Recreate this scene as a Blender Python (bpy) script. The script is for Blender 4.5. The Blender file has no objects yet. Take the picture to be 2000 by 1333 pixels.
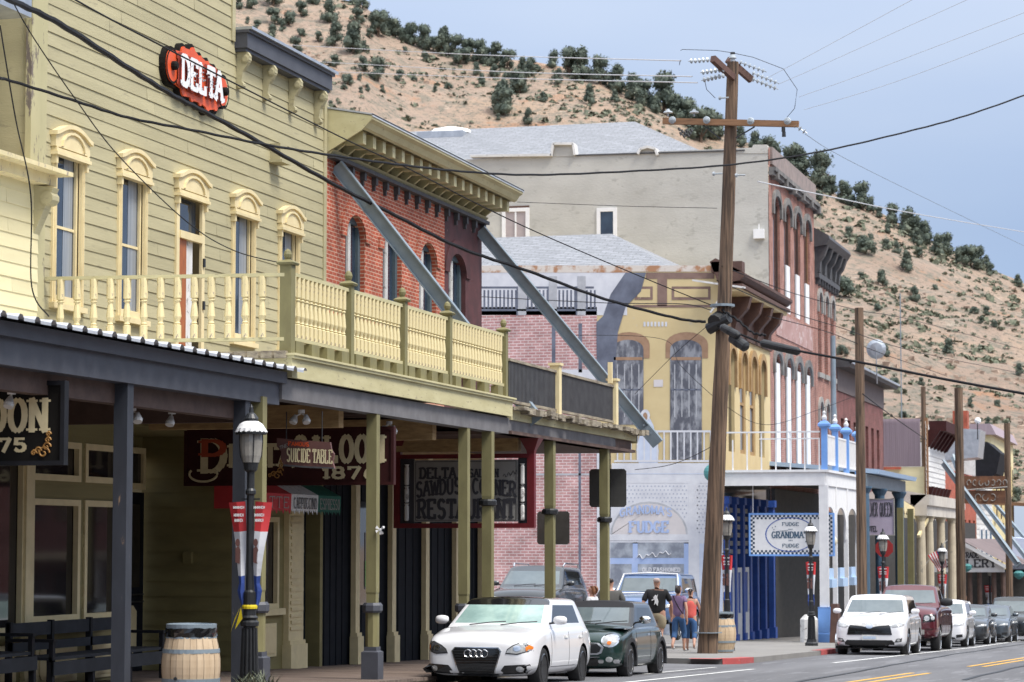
import bpy, bmesh, math, random
from mathutils import Vector, Matrix, noise
from mathutils.bvhtree import BVHTree
R = math.radians
random.seed(7)
C = bpy.context.scene.collection
SC = bpy.context.scene
# ---------------- camera, sky, sun, exposure ----------------
TH = R(15.4); PT = math.atan(394/5000); EZ = 2.1
cd = bpy.data.cameras.new('camera'); cam = bpy.data.objects.new('camera', cd); C.objects.link(cam)
cam.location = (0, 0, EZ); cam.rotation_euler = (math.pi/2+PT, 0, TH)
cd.lens = 90; cd.sensor_width = 36; cd.clip_start = 0.5; cd.clip_end = 6000
cd.dof.use_dof = True; cd.dof.focus_distance = 41; cd.dof.aperture_fstop = 4.0
SC.camera = cam
SUN_EL, SUN_AZ = 58, 112     # azimuth measured from +Y towards +X
w = bpy.data.worlds.new('World'); SC.world = w; w.use_nodes = True
nt = w.node_tree; bg = nt.nodes['Background']
sky = nt.nodes.new('ShaderNodeTexSky'); sky.sky_type = 'NISHITA'; sky.sun_disc = False
sky.sun_elevation = R(SUN_EL); sky.sun_rotation = R(SUN_AZ); sky.altitude = 1800; sky.dust_density = 1.5
tc = nt.nodes.new('ShaderNodeTexCoord'); mp = nt.nodes.new('ShaderNodeMapping'); mp.inputs['Scale'].default_value = (1, 1, 3.2)
nz = nt.nodes.new('ShaderNodeTexNoise'); nz.inputs['Scale'].default_value = 2.6; nz.inputs['Detail'].default_value = 5; nz.inputs['Roughness'].default_value = .45
cr = nt.nodes.new('ShaderNodeValToRGB')
cr.color_ramp.elements[0].position = .36; cr.color_ramp.elements[0].color = (2.0, 2.6, 3.9, 1)
cr.color_ramp.elements[1].position = .64; cr.color_ramp.elements[1].color = (2.7, 3.2, 4.2, 1)
mx = nt.nodes.new('ShaderNodeMix'); mx.data_type = 'RGBA'; mx.inputs[0].default_value = .82
L_ = nt.links.new
L_(tc.outputs['Generated'], mp.inputs[0]); L_(mp.outputs[0], nz.inputs['Vector']); L_(nz.outputs[0], cr.inputs[0])
sz = nt.nodes.new('ShaderNodeSeparateXYZ'); L_(tc.outputs['Generated'], sz.inputs[0])
mr = nt.nodes.new('ShaderNodeMapRange'); mr.inputs[1].default_value = .12; mr.inputs[2].default_value = 1; mr.inputs[3].default_value = 0; mr.inputs[4].default_value = 1; L_(sz.outputs[2], mr.inputs[0])   # overcast: brighter towards the zenith
zc = nt.nodes.new('ShaderNodeMix'); zc.data_type = 'RGBA'; L_(mr.outputs[0], zc.inputs[0]); zc.inputs[6].default_value = (1, 1, 1, 1); zc.inputs[7].default_value = (5.0, 4.2, 3.2, 1)
vm = nt.nodes.new('ShaderNodeVectorMath'); vm.operation = 'MULTIPLY'; L_(mx.outputs[2], vm.inputs[0]); L_(zc.outputs[2], vm.inputs[1])
L_(sky.outputs[0], mx.inputs[6]); L_(cr.outputs[0], mx.inputs[7]); L_(vm.outputs[0], bg.inputs[0])
bg.inputs[1].default_value = .1
sd = bpy.data.lights.new('sun', 'SUN'); sd.energy = 2.4; sd.angle = R(20); sd.color = (1, .95, .87)
sun = bpy.data.objects.new('sun', sd); C.objects.link(sun)
_el, _az = R(SUN_EL), R(SUN_AZ)
sun.rotation_euler = Vector((-math.sin(_az)*math.cos(_el), -math.cos(_az)*math.cos(_el), -math.sin(_el))).to_track_quat('-Z', 'Y').to_euler()
SC.view_settings.view_transform = 'Standard'; SC.view_settings.look = 'None'; SC.view_settings.gamma = 1
SC.view_settings.exposure = 0.85
# ---------------- rays from photograph pixels (2000x1333) onto real planes ----------------
s_, c_ = math.sin(TH), math.cos(TH); sp_, cp_ = math.sin(PT), math.cos(PT)
def ray(u, v):
    a, b = (u-1000)/5000, (666.5-v)/5000
    return Vector((-s_*cp_+c_*a+s_*sp_*b, c_*cp_+s_*a-c_*sp_*b, sp_+cp_*b))
def P(u, v, D):                 # on the plane x = -D  -> (Y, Z)
    r = ray(u, v); t = -D/r.x; return r.y*t, EZ+r.z*t
def PY(u, D, v=900): return P(u, v, D)[0]
def Q(u, v, Y):                 # on the plane y = Y -> (X, Z)
    r = ray(u, v); t = Y/r.y; return r.x*t, EZ+r.z*t
def pt(u, v, Y):
    x, z = Q(u, v, Y); return Vector((x, Y, z))
def gz(y, x=0):                 # pavement level
    return -.025*(min(y, 260)-38)
ST = -.12                       # street below pavement
# ---------------- tagging ----------------
def tag(o, label, cat, group=None):
    o['label'] = label; o['category'] = cat
    if group: o['group'] = group
    return o
def thing(name, label, cat, loc=(0, 0, 0), rz=0, group=None):
    o = bpy.data.objects.new(name, None); C.objects.link(o); o.empty_display_size = .2
    o.location = loc; o.rotation_euler = (0, 0, rz); return tag(o, label, cat, group)
def structure(o): o['kind'] = 'structure'; return o
def stuff(o): o['kind'] = 'stuff'; return o
def copy_tree(o, parent=None):
    c = o.copy(); C.objects.link(c)
    if parent: c.parent = parent
    for ch in list(o.children): copy_tree(ch, c)
    return c
# ---------------- mesh builder ----------------
class MB:
    def __init__(s): s.v = []; s.f = []; s.m = []; s.k = 0
    def add(s, vs, fs, m=None):
        b = len(s.v); s.v += [tuple(p) for p in vs]
        for f in fs: s.f.append([b+i for i in f]); s.m.append(s.k if m is None else m)
        return s
    def box(s, x0, x1, y0, y1, z0, z1, m=None):
        x0, x1 = min(x0, x1), max(x0, x1); y0, y1 = min(y0, y1), max(y0, y1); z0, z1 = min(z0, z1), max(z0, z1)
        return s.add([(x0,y0,z0),(x1,y0,z0),(x1,y1,z0),(x0,y1,z0),(x0,y0,z1),(x1,y0,z1),(x1,y1,z1),(x0,y1,z1)],
                     [(0,3,2,1),(4,5,6,7),(0,1,5,4),(1,2,6,5),(2,3,7,6),(3,0,4,7)], m)
    def beam(s, p, q, wd, h, m=None, up=(0, 0, 1)):
        p, q = Vector(p), Vector(q); d = (q-p).normalized(); up = Vector(up)
        a = d.cross(up).normalized()*wd/2; b = a.cross(d).normalized()*h/2
        vs = [e+i*a+j*b for e in (p, q) for i, j in ((-1,-1),(1,-1),(1,1),(-1,1))]
        return s.add(vs, [(0,1,2,3),(7,6,5,4),(0,4,5,1),(1,5,6,2),(2,6,7,3),(3,7,4,0)], m)
    def cyl(s, p, q, r0, r1=None, n=12, m=None, caps=True):
        p, q = Vector(p), Vector(q); r1 = r0 if r1 is None else r1
        d = (q-p).normalized(); a = d.orthogonal().normalized(); b = d.cross(a)
        vs = []
        for e, r in ((p, r0), (q, r1)):
            for i in range(n):
                t = 2*math.pi*i/n; vs.append(e+a*math.cos(t)*r+b*math.sin(t)*r)
        fs = [(i, (i+1) % n, n+(i+1) % n, n+i) for i in range(n)]
        if caps: fs += [tuple(range(n-1, -1, -1)), tuple(range(n, 2*n))]
        return s.add(vs, fs, m)
    def tube(s, pts, r, n=6, m=None):
        pts = [Vector(p) for p in pts]; vs = []; N = len(pts)
        for i, p in enumerate(pts):
            d = (pts[min(i+1, N-1)]-pts[max(i-1, 0)]).normalized()
            a = d.cross(Vector((.3, .2, 1))).normalized(); b = d.cross(a)
            rr = r[i] if isinstance(r, (list, tuple)) else r
            for k in range(n):
                t = 2*math.pi*k/n; vs.append(p+a*math.cos(t)*rr+b*math.sin(t)*rr)
        fs = [(i*n+k, i*n+(k+1) % n, (i+1)*n+(k+1) % n, (i+1)*n+k) for i in range(N-1) for k in range(n)]
        fs += [tuple(range(n-1, -1, -1)), tuple((N-1)*n+k for k in range(n))]
        return s.add(vs, fs, m)
    def lathe(s, c, prof, n=16, m=None, ax='z', sq=False):
        c = Vector(c); vs = []
        for r, h in prof:
            for k in range(n):
                t = 2*math.pi*(k+.5)/n
                rr = r/math.cos(math.pi/n) if sq else r
                a, b = rr*math.cos(t), rr*math.sin(t)
                vs.append(c+(Vector((a, b, h)) if ax == 'z' else Vector((h, a, b)) if ax == 'x' else Vector((a, h, b))))
        N = len(prof)
        fs = [(i*n+k, i*n+(k+1) % n, (i+1)*n+(k+1) % n, (i+1)*n+k) for i in range(N-1) for k in range(n)]
        fs += [tuple(range(n-1, -1, -1)), tuple((N-1)*n+k for k in range(n))]
        return s.add(vs, fs, m)
    def prism(s, poly, ax, a, b, m=None):
        # polygon in the two other axes, extruded along ax from a to b
        f = {'x': lambda p, t: (t, p[0], p[1]), 'y': lambda p, t: (p[0], t, p[1]), 'z': lambda p, t: (p[0], p[1], t)}[ax]
        n = len(poly); vs = [f(p, a) for p in poly]+[f(p, b) for p in poly]
        return s.add(vs, [tuple(range(n)), tuple(range(2*n-1, n-1, -1))]+[(i, n+i, n+(i+1) % n, (i+1) % n) for i in range(n)], m)
    def quad(s, *p, m=None): return s.add(p, [tuple(range(len(p)))], m)
    def build(s, name, mats, parent=None, local=False, smooth=False, org=None, fix=True):
        me = bpy.data.meshes.new(name)
        if not isinstance(mats, (list, tuple)): mats = [mats]
        off = Vector((0, 0, 0))
        if parent and not local:
            q = parent
            while q: off = off+q.location; q = q.parent
        if org is not None: off = Vector(org)
        me.from_pydata([tuple(Vector(p)-off) for p in s.v], [], s.f)
        for m in mats: me.materials.append(m)
        me.polygons.foreach_set('material_index', [min(i, len(mats)-1) for i in s.m])
        if smooth: me.polygons.foreach_set('use_smooth', [True]*len(me.polygons))
        me.update()
        if fix:
            bm = bmesh.new(); bm.from_mesh(me)
            bmesh.ops.recalc_face_normals(bm, faces=bm.faces); bm.to_mesh(me); bm.free()
        if smooth: me.set_sharp_from_angle(angle=R(38))
        o = bpy.data.objects.new(name, me); C.objects.link(o)
        if parent: o.parent = parent
        if org is not None: o.location = org
        return o
# ---------------- materials ----------------
def newmat(name):
    m = bpy.data.materials.new(name); m.use_nodes = True
    return m, m.node_tree, m.node_tree.nodes['Principled BSDF']
def pm(name, col, col2=None, sc=3, rough=.7, metal=0, bump=0, bsc=None, stretch=(1, 1, 1), spec=.5, lo=.35, hi=.65, detail=6, coat=0, emit=0, wear=None, wsc=4, wth=.62):
    m, t, b = newmat(name); N = t.nodes.new; L = t.links.new
    b.inputs['Roughness'].default_value = rough; b.inputs['Metallic'].default_value = metal
    b.inputs['Specular IOR Level'].default_value = spec; b.inputs['Coat Weight'].default_value = coat
    b.inputs['Coat Roughness'].default_value = .04
    if emit: b.inputs['Emission Color'].default_value = (*col, 1); b.inputs['Emission Strength'].default_value = emit
    if col2 is None: col2 = tuple(c*.86 for c in col)
    tc = N('ShaderNodeTexCoord'); mp = N('ShaderNodeMapping'); mp.inputs['Scale'].default_value = stretch
    L(tc.outputs['Object'], mp.inputs[0])
    n = N('ShaderNodeTexNoise'); n.inputs['Scale'].default_value = sc; n.inputs['Detail'].default_value = detail; n.inputs['Roughness'].default_value = .6
    L(mp.outputs[0], n.inputs['Vector'])
    r = N('ShaderNodeValToRGB'); r.color_ramp.elements[0].position = lo; r.color_ramp.elements[1].position = hi
    r.color_ramp.elements[0].color = (*col2, 1); r.color_ramp.elements[1].color = (*col, 1)
    L(n.outputs[0], r.inputs[0]); out = r.outputs[0]
    if wear:
        n2 = N('ShaderNodeTexNoise'); n2.inputs['Scale'].default_value = wsc; n2.inputs['Detail'].default_value = 8; n2.inputs['Roughness'].default_value = .7
        L(mp.outputs[0], n2.inputs['Vector'])
        r2 = N('ShaderNodeValToRGB'); r2.color_ramp.elements[0].position = wth; r2.color_ramp.elements[1].position = wth+.04
        L(n2.outputs[0], r2.inputs[0]); mx = N('ShaderNodeMix'); mx.data_type = 'RGBA'
        L(r2.outputs[0], mx.inputs[0]); L(out, mx.inputs[6]); mx.inputs[7].default_value = (*wear, 1); out = mx.outputs[2]
    L(out, b.inputs['Base Color'])
    if bump:
        n3 = N('ShaderNodeTexNoise'); n3.inputs['Scale'].default_value = bsc or sc*6; n3.inputs['Detail'].default_value = 5
        L(mp.outputs[0], n3.inputs['Vector']); bp = N('ShaderNodeBump'); bp.inputs['Strength'].default_value = bump; bp.inputs['Distance'].default_value = .03
        L(n3.outputs[0], bp.inputs['Height']); L(bp.outputs[0], b.inputs['Normal'])
    return m
def wallcoord(t):
    N = t.nodes.new; L = t.links.new
    tc = N('ShaderNodeTexCoord'); ge = N('ShaderNodeNewGeometry'); sx = N('ShaderNodeSeparateXYZ'); sn = N('ShaderNodeSeparateXYZ')
    L(tc.outputs['Object'], sx.inputs[0]); L(ge.outputs['Normal'], sn.inputs[0])
    def math_(op, a, b=None):
        k = N('ShaderNodeMath'); k.operation = op; L(a, k.inputs[0])
        if b is not None:
            if isinstance(b, (int, float)): k.inputs[1].default_value = b
            else: L(b, k.inputs[1])
        return k.outputs[0]
    ax = math_('GREATER_THAN', math_('ABSOLUTE', sn.outputs[0]), .5)
    inv = math_('SUBTRACT', ax, 1); inv = math_('ABSOLUTE', inv)
    u = math_('ADD', math_('MULTIPLY', sx.outputs[1], ax), math_('MULTIPLY', sx.outputs[0], inv))
    cb = N('ShaderNodeCombineXYZ'); L(u, cb.inputs[0]); L(sx.outputs[2], cb.inputs[1])
    return cb.outputs[0], tc
def brick(name, c1, c2, mort, bw=.21, bh=.075, ms=.012, stain=None, sth=.6, paint=None):
    m, t, b = newmat(name); N = t.nodes.new; L = t.links.new
    co, tc = wallcoord(t)
    br = N('ShaderNodeTexBrick'); L(co, br.inputs['Vector']); br.inputs['Scale'].default_value = 1
    br.inputs['Brick Width'].default_value = bw; br.inputs['Row Height'].default_value = bh; br.inputs['Mortar Size'].default_value = ms
    br.inputs['Mortar Smooth'].default_value = .2; br.inputs['Bias'].default_value = 0
    br.inputs['Color1'].default_value = (*c1, 1); br.inputs['Color2'].default_value = (*c2, 1); br.inputs['Mortar'].default_value = (*mort, 1)
    n = N('ShaderNodeTexNoise'); n.inputs['Scale'].default_value = 1.6; n.inputs['Detail'].default_value = 8; n.inputs['Roughness'].default_value = .65
    L(tc.outputs['Object'], n.inputs['Vector'])
    hs = N('ShaderNodeHueSaturation'); mr = N('ShaderNodeMapRange'); mr.inputs[1].default_value = .3; mr.inputs[2].default_value = .7; mr.inputs[3].default_value = .62; mr.inputs[4].default_value = 1.28
    L(n.outputs[0], mr.inputs[0]); L(mr.outputs[0], hs.inputs['Value']); L(br.outputs[0], hs.inputs['Color']); out = hs.outputs[0]
    if stain:
        n2 = N('ShaderNodeTexNoise'); n2.inputs['Scale'].default_value = 2.3; n2.inputs['Detail'].default_value = 9; n2.inputs['Roughness'].default_value = .75
        L(tc.outputs['Object'], n2.inputs['Vector']); r2 = N('ShaderNodeValToRGB'); r2.color_ramp.elements[0].position = sth; r2.color_ramp.elements[1].position = sth+.12
        L(n2.outputs[0], r2.inputs[0]); mx = N('ShaderNodeMix'); mx.data_type = 'RGBA'; L(r2.outputs[0], mx.inputs[0]); L(out, mx.inputs[6]); mx.inputs[7].default_value = (*stain, 1); out = mx.outputs[2]
    L(out, b.inputs['Base Color']); b.inputs['Roughness'].default_value = .88
    bp = N('ShaderNodeBump'); bp.inputs['Strength'].default_value = .6; bp.inputs['Distance'].default_value = .012
    iv = N('ShaderNodeMath'); iv.operation = 'SUBTRACT'; iv.inputs[0].default_value = 1; L(br.outputs['Fac'], iv.inputs[1]); L(iv.outputs[0], bp.inputs['Height']); L(bp.outputs[0], b.inputs['Normal'])
    return m
def shingle(name, c1, c2):
    m, t, b = newmat(name); N = t.nodes.new; L = t.links.new
    tc = N('ShaderNodeTexCoord'); mp = N('ShaderNodeMapping')
    L(tc.outputs['Object'], mp.inputs[0])
    sx = N('ShaderNodeSeparateXYZ'); L(mp.outputs[0], sx.inputs[0]); cb = N('ShaderNodeCombineXYZ')
    L(sx.outputs[0], cb.inputs[0]); L(sx.outputs[2], cb.inputs[1])
    br = N('ShaderNodeTexBrick'); L(cb.outputs[0], br.inputs['Vector']); br.inputs['Scale'].default_value = 1
    br.inputs['Brick Width'].default_value = .45; br.inputs['Row Height'].default_value = .085; br.inputs['Mortar Size'].default_value = .012
    br.inputs['Color1'].default_value = (*c1, 1); br.inputs['Color2'].default_value = (*c2, 1); br.inputs['Mortar'].default_value = (*[c*.6 for c in c2], 1)
    n = N('ShaderNodeTexNoise'); n.inputs['Scale'].default_value = 5; n.inputs['Detail'].default_value = 8; L(tc.outputs['Object'], n.inputs['Vector'])
    hs = N('ShaderNodeHueSaturation'); mr = N('ShaderNodeMapRange'); mr.inputs[1].default_value = .3; mr.inputs[2].default_value = .7; mr.inputs[3].default_value = .86; mr.inputs[4].default_value = 1.1
    L(n.outputs[0], mr.inputs[0]); L(mr.outputs[0], hs.inputs['Value']); L(br.outputs[0], hs.inputs['Color']); L(hs.outputs[0], b.inputs['Base Color'])
    b.inputs['Roughness'].default_value = .9
    return m
M = {}
M['siding'] = pm('siding', (.445, .40, .242), (.375, .336, .20), sc=1.1, rough=.75, stretch=(1, .35, 3), wear=(.33, .295, .185), wsc=4.5, wth=.60, bump=.15, bsc=20)
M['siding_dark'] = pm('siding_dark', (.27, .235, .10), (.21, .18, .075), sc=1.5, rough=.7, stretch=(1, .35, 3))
M['siding_cream'] = pm('siding_cream', (.74, .66, .40), (.66, .58, .34), sc=1.2, rough=.7, stretch=(1, .3, 3))
M['cream'] = pm('cream', (.78, .66, .39), (.70, .58, .33), sc=4, rough=.6, wear=(.52, .43, .28), wsc=7, wth=.7)
M['cream_worn'] = pm('cream_worn', (.76, .66, .38), (.68, .57, .32), sc=4, rough=.65, wear=(.34, .28, .22), wsc=9, wth=.58, stretch=(1, 1, .5))
M['olive'] = pm('olive', (.22, .20, .09), (.175, .155, .07), sc=5, rough=.65, wear=(.30, .25, .17), wsc=8, wth=.66, stretch=(1, 1, .4))
M['olive_pale'] = pm('olive_pale', (.55, .50, .29), (.47, .42, .23), sc=3, rough=.7, wear=(.33, .28, .18), wsc=9, wth=.6, stretch=(1, .5, 2))
M['weathered'] = pm('weathered', (.38, .33, .24), (.17, .14, .11), sc=6, rough=.9, stretch=(1, .4, 3), bump=.5, bsc=25)
M['grey_paint'] = pm('grey_paint', (.070, .075, .092), (.055, .058, .072), sc=3, rough=.55)
M['grey_post'] = pm('grey_post', (.036, .041, .054), (.026, .03, .04), sc=5, rough=.6, wear=(.33, .21, .13), wsc=5, wth=.67, stretch=(1, 1, .35))
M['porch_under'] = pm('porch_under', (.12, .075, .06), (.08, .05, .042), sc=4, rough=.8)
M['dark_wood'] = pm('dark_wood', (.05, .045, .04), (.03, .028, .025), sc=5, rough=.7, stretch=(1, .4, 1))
M['tan_wood'] = pm('tan_wood', (.42, .28, .13), (.27, .17, .075), sc=5, rough=.75, stretch=(1, .3, 4))
M['black_paint'] = pm('black_paint', (.016, .017, .022), (.011, .012, .015), sc=4, rough=.7, spec=.2)
M['bench_paint'] = pm('bench_paint', (.030, .034, .044), (.02, .024, .03), sc=4, rough=.7, spec=.2)
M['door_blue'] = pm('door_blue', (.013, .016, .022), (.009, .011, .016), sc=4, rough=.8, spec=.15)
M['door_wood'] = pm('door_wood', (.42, .13, .035), (.28, .08, .02), sc=6, rough=.5, stretch=(1, 6, .7))
M['white'] = pm('white', (.80, .80, .80), (.72, .72, .73), sc=4, rough=.6)
M['white_old'] = pm('white_old', (.72, .71, .69), (.60, .59, .57), sc=4, rough=.7, wear=(.30, .28, .27), wsc=7, wth=.58)
M['metal_roof'] = pm('metal_roof', (.70, .72, .75), (.55, .57, .6), sc=3, rough=.4, metal=.5)
M['galv'] = pm('galv', (.55, .58, .62), (.40, .43, .47), sc=3, rough=.4, metal=.7)
M['steel'] = pm('steel', (.24, .29, .33), (.19, .235, .27), sc=4, rough=.5, metal=.2, wear=(.14, .15, .16), wsc=5, wth=.68)
M['iron'] = pm('iron', (.02, .022, .025), (.012, .013, .015), sc=6, rough=.45)
M['brick_red'] = brick('brick_red', (.46, .10, .048), (.33, .065, .034), (.56, .34, .25), ms=.011, stain=(.30, .075, .05), sth=.6)
M['brick_front'] = brick('brick_front', (.37, .155, .115), (.28, .11, .08), (.40, .29, .25), ms=.010, stain=(.36, .22, .18), sth=.6)
M['brick_low'] = brick('brick_low', (.22, .075, .068), (.17, .06, .055), (.23, .14, .13), ms=.007)
M['brick_orange'] = brick('brick_orange', (.46, .09, .045), (.36, .07, .035), (.36, .19, .14), ms=.007)
M['brick_mural'] = brick('brick_mural', (.53, .30, .29), (.44, .22, .22), (.66, .54, .53), bw=.27, bh=.10, ms=.016, stain=(.55, .36, .36), sth=.62)
M['maroon_plaster'] = pm('maroon_plaster', (.10, .032, .035), (.06, .022, .024), sc=2.5, rough=.75, wear=(.24, .14, .13), wsc=3, wth=.66)
M['stucco'] = pm('stucco', (.51, .50, .465), (.425, .415, .385), sc=.55, rough=.9, bump=.25, bsc=8, wear=(.39, .38, .35), wsc=1.5, wth=.57, stretch=(1, 1, 1.8))
M['shingle'] = shingle('shingle', (.29, .30, .325), (.235, .245, .265))
M['ochre'] = pm('ochre', (.66, .53, .29), (.60, .47, .25), sc=1.2, rough=.8, wear=(.60, .50, .33), wsc=2.5, wth=.62)
M['ochre_trim'] = pm('ochre_trim', (.40, .26, .12), (.30, .19, .09), sc=3, rough=.75)
M['brown_trim'] = pm('brown_trim', (.115, .06, .045), (.08, .04, .03), sc=4, rough=.7, wear=(.30, .22, .16), wsc=6, wth=.64)
M['grey_stone'] = pm('grey_stone', (.22, .21, .20), (.10, .10, .10), sc=2, rough=.85)
M['dark_cornice'] = pm('dark_cornice', (.075, .075, .08), (.05, .05, .055), sc=4, rough=.6)
M['glass'] = pm('glass', (.035, .055, .085), (.02, .03, .05), sc=.9, rough=.06, spec=.9, lo=.4, hi=.6)
M['glass_dark'] = pm('glass_dark', (.03, .028, .03), (.012, .012, .014), sc=1.2, rough=.05, spec=.6)
M['curtain'] = pm('curtain', (.33, .36, .40), (.16, .18, .21), sc=2, rough=.3, stretch=(1, 9, .15), spec=.6)
M['blue_trim'] = pm('blue_trim', (.20, .40, .82), (.17, .35, .74), sc=4, rough=.5)
M['royal'] = pm('royal', (.03, .10, .42), (.022, .075, .34), sc=4, rough=.5)
M['deep_blue'] = pm('deep_blue', (.012, .04, .085), (.008, .03, .065), sc=4, rough=.5)
M['slate_blue'] = pm('slate_blue', (.07, .13, .20), (.05, .10, .155), sc=4, rough=.55)
M['pale_blue'] = pm('pale_blue', (.42, .56, .75), (.36, .50, .70), sc=4, rough=.6)
M['mauve'] = pm('mauve', (.34, .27, .30), (.28, .22, .25), sc=1, rough=.6, stretch=(8, 8, .3))
M['pole_wood'] = pm('pole_wood', (.20, .13, .085), (.055, .038, .028), sc=9, rough=.95, stretch=(1.6, 1.6, .07), bump=1, bsc=16, lo=.38, hi=.62)
M['arm_wood'] = pm('arm_wood', (.29, .155, .08), (.19, .10, .05), sc=5, rough=.8, stretch=(.3, 3, 3))
M['cable'] = pm('cable', (.012, .012, .014), rough=.7, spec=.2)
M['wire_pale'] = pm('wire_pale', (.62, .62, .62), rough=.4, metal=.3)
M['insul'] = pm('insul', (.46, .50, .53), (.32, .36, .39), sc=8, rough=.15)
M['rubber'] = pm('rubber', (.018, .018, .019), rough=.75)
M['chrome'] = pm('chrome', (.75, .76, .78), rough=.12, metal=1)
M['plastic'] = pm('plastic', (.02, .021, .023), rough=.5)
M['gloss_black'] = pm('gloss_black', (.008, .008, .009), rough=.12, coat=.6)
M['lamp_clear'] = pm('lamp_clear', (.55, .56, .56), (.22, .23, .24), sc=9, rough=.1, spec=.9, coat=.8)
M['lamp_dark'] = pm('lamp_dark', (.10, .10, .105), (.05, .05, .055), sc=9, rough=.08, spec=.8, coat=.8)
M['amber'] = pm('amber', (.80, .22, .03), rough=.2)
M['lens_red'] = pm('lens_red', (.30, .02, .018), rough=.4)
M['car_glass'] = pm('car_glass', (.13, .16, .17), (.09, .115, .125), sc=1.5, rough=.04, spec=.9)
M['car_glass_dark'] = pm('car_glass_dark', (.016, .018, .02), rough=.04, spec=.8)
M['asphalt'] = pm('asphalt', (.15, .15, .158), (.095, .095, .102), sc=.3, rough=.9, bump=.15, bsc=60, stretch=(2.5, .25, 1), wear=(.165, .165, .175), wsc=.9, wth=.55)
M['lot'] = pm('lot', (.19, .185, .18), (.155, .15, .145), sc=.5, rough=.95, bump=.2, bsc=40)
M['concrete'] = pm('concrete', (.235, .225, .21), (.19, .18, .17), sc=.9, rough=.9, bump=.15, bsc=30, wear=(.14, .135, .13), wsc=2.2, wth=.64)
M['kerb_red'] = pm('kerb_red', (.44, .075, .075), (.34, .07, .065), sc=4, rough=.75, wear=(.3, .2, .18), wsc=9, wth=.62)
M['line_white'] = pm('line_white', (.72, .72, .70), (.5, .5, .49), sc=7, rough=.8, wear=(.2, .2, .2), wsc=12, wth=.68)
M['line_yellow'] = pm('line_yellow', (.72, .40, .06), (.6, .33, .05), sc=7, rough=.8, wear=(.2, .18, .15), wsc=12, wth=.68)
M['earth'] = pm('earth', (.30, .21, .15), (.22, .16, .115), sc=.2, rough=.95)
M['sign_black'] = pm('sign_black', (.012, .011, .010), rough=.8, spec=.15)
M['sign_maroon'] = pm('sign_maroon', (.050, .013, .012), (.035, .009, .009), sc=3, rough=.7, spec=.2)
M['sign_brown'] = pm('sign_brown', (.15, .065, .055), (.10, .045, .04), sc=3, rough=.6)
M['gold'] = pm('gold', (.42, .22, .06), (.3, .15, .04), sc=6, rough=.5)
M['letter_cream'] = pm('letter_cream', (.68, .60, .38), (.58, .5, .3), sc=6, rough=.6)
M['letter_red'] = pm('letter_red', (.40, .06, .02), rough=.6)
M['sign_grey'] = pm('sign_grey', (.31, .30, .28), (.27, .26, .245), sc=3, rough=.6)
M['letter_dark'] = pm('letter_dark', (.045, .045, .055), rough=.6)
M['red'] = pm('red', (.55, .035, .04), (.47, .03, .035), sc=4, rough=.7)
M['green'] = pm('green', (.01, .13, .085), (.008, .1, .065), sc=4, rough=.7)
M['orange'] = pm('orange', (.74, .10, .025), (.62, .08, .02), sc=4, rough=.5)
M['navy'] = pm('navy', (.03, .07, .30), (.02, .05, .22), sc=4, rough=.7)
M['yellow'] = pm('yellow', (.75, .58, .02), rough=.6)
def island_var(m, lo=.92, hi=1.05):
    t = m.node_tree; b = t.nodes['Principled BSDF']; src = b.inputs['Base Color'].links[0].from_socket
    g = t.nodes.new('ShaderNodeNewGeometry'); r = t.nodes.new('ShaderNodeMapRange'); r.inputs[3].default_value = lo; r.inputs[4].default_value = hi
    h = t.nodes.new('ShaderNodeHueSaturation'); t.links.new(g.outputs['Random Per Island'], r.inputs[0]); t.links.new(r.outputs[0], h.inputs['Value']); t.links.new(src, h.inputs['Color']); t.links.new(h.outputs[0], b.inputs['Base Color'])
for k in ('siding', 'siding_dark', 'siding_cream', 'olive_pale', 'weathered', 'white_old'): island_var(M[k])
island_var(M['cream_worn'], .86, 1.05)
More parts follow.
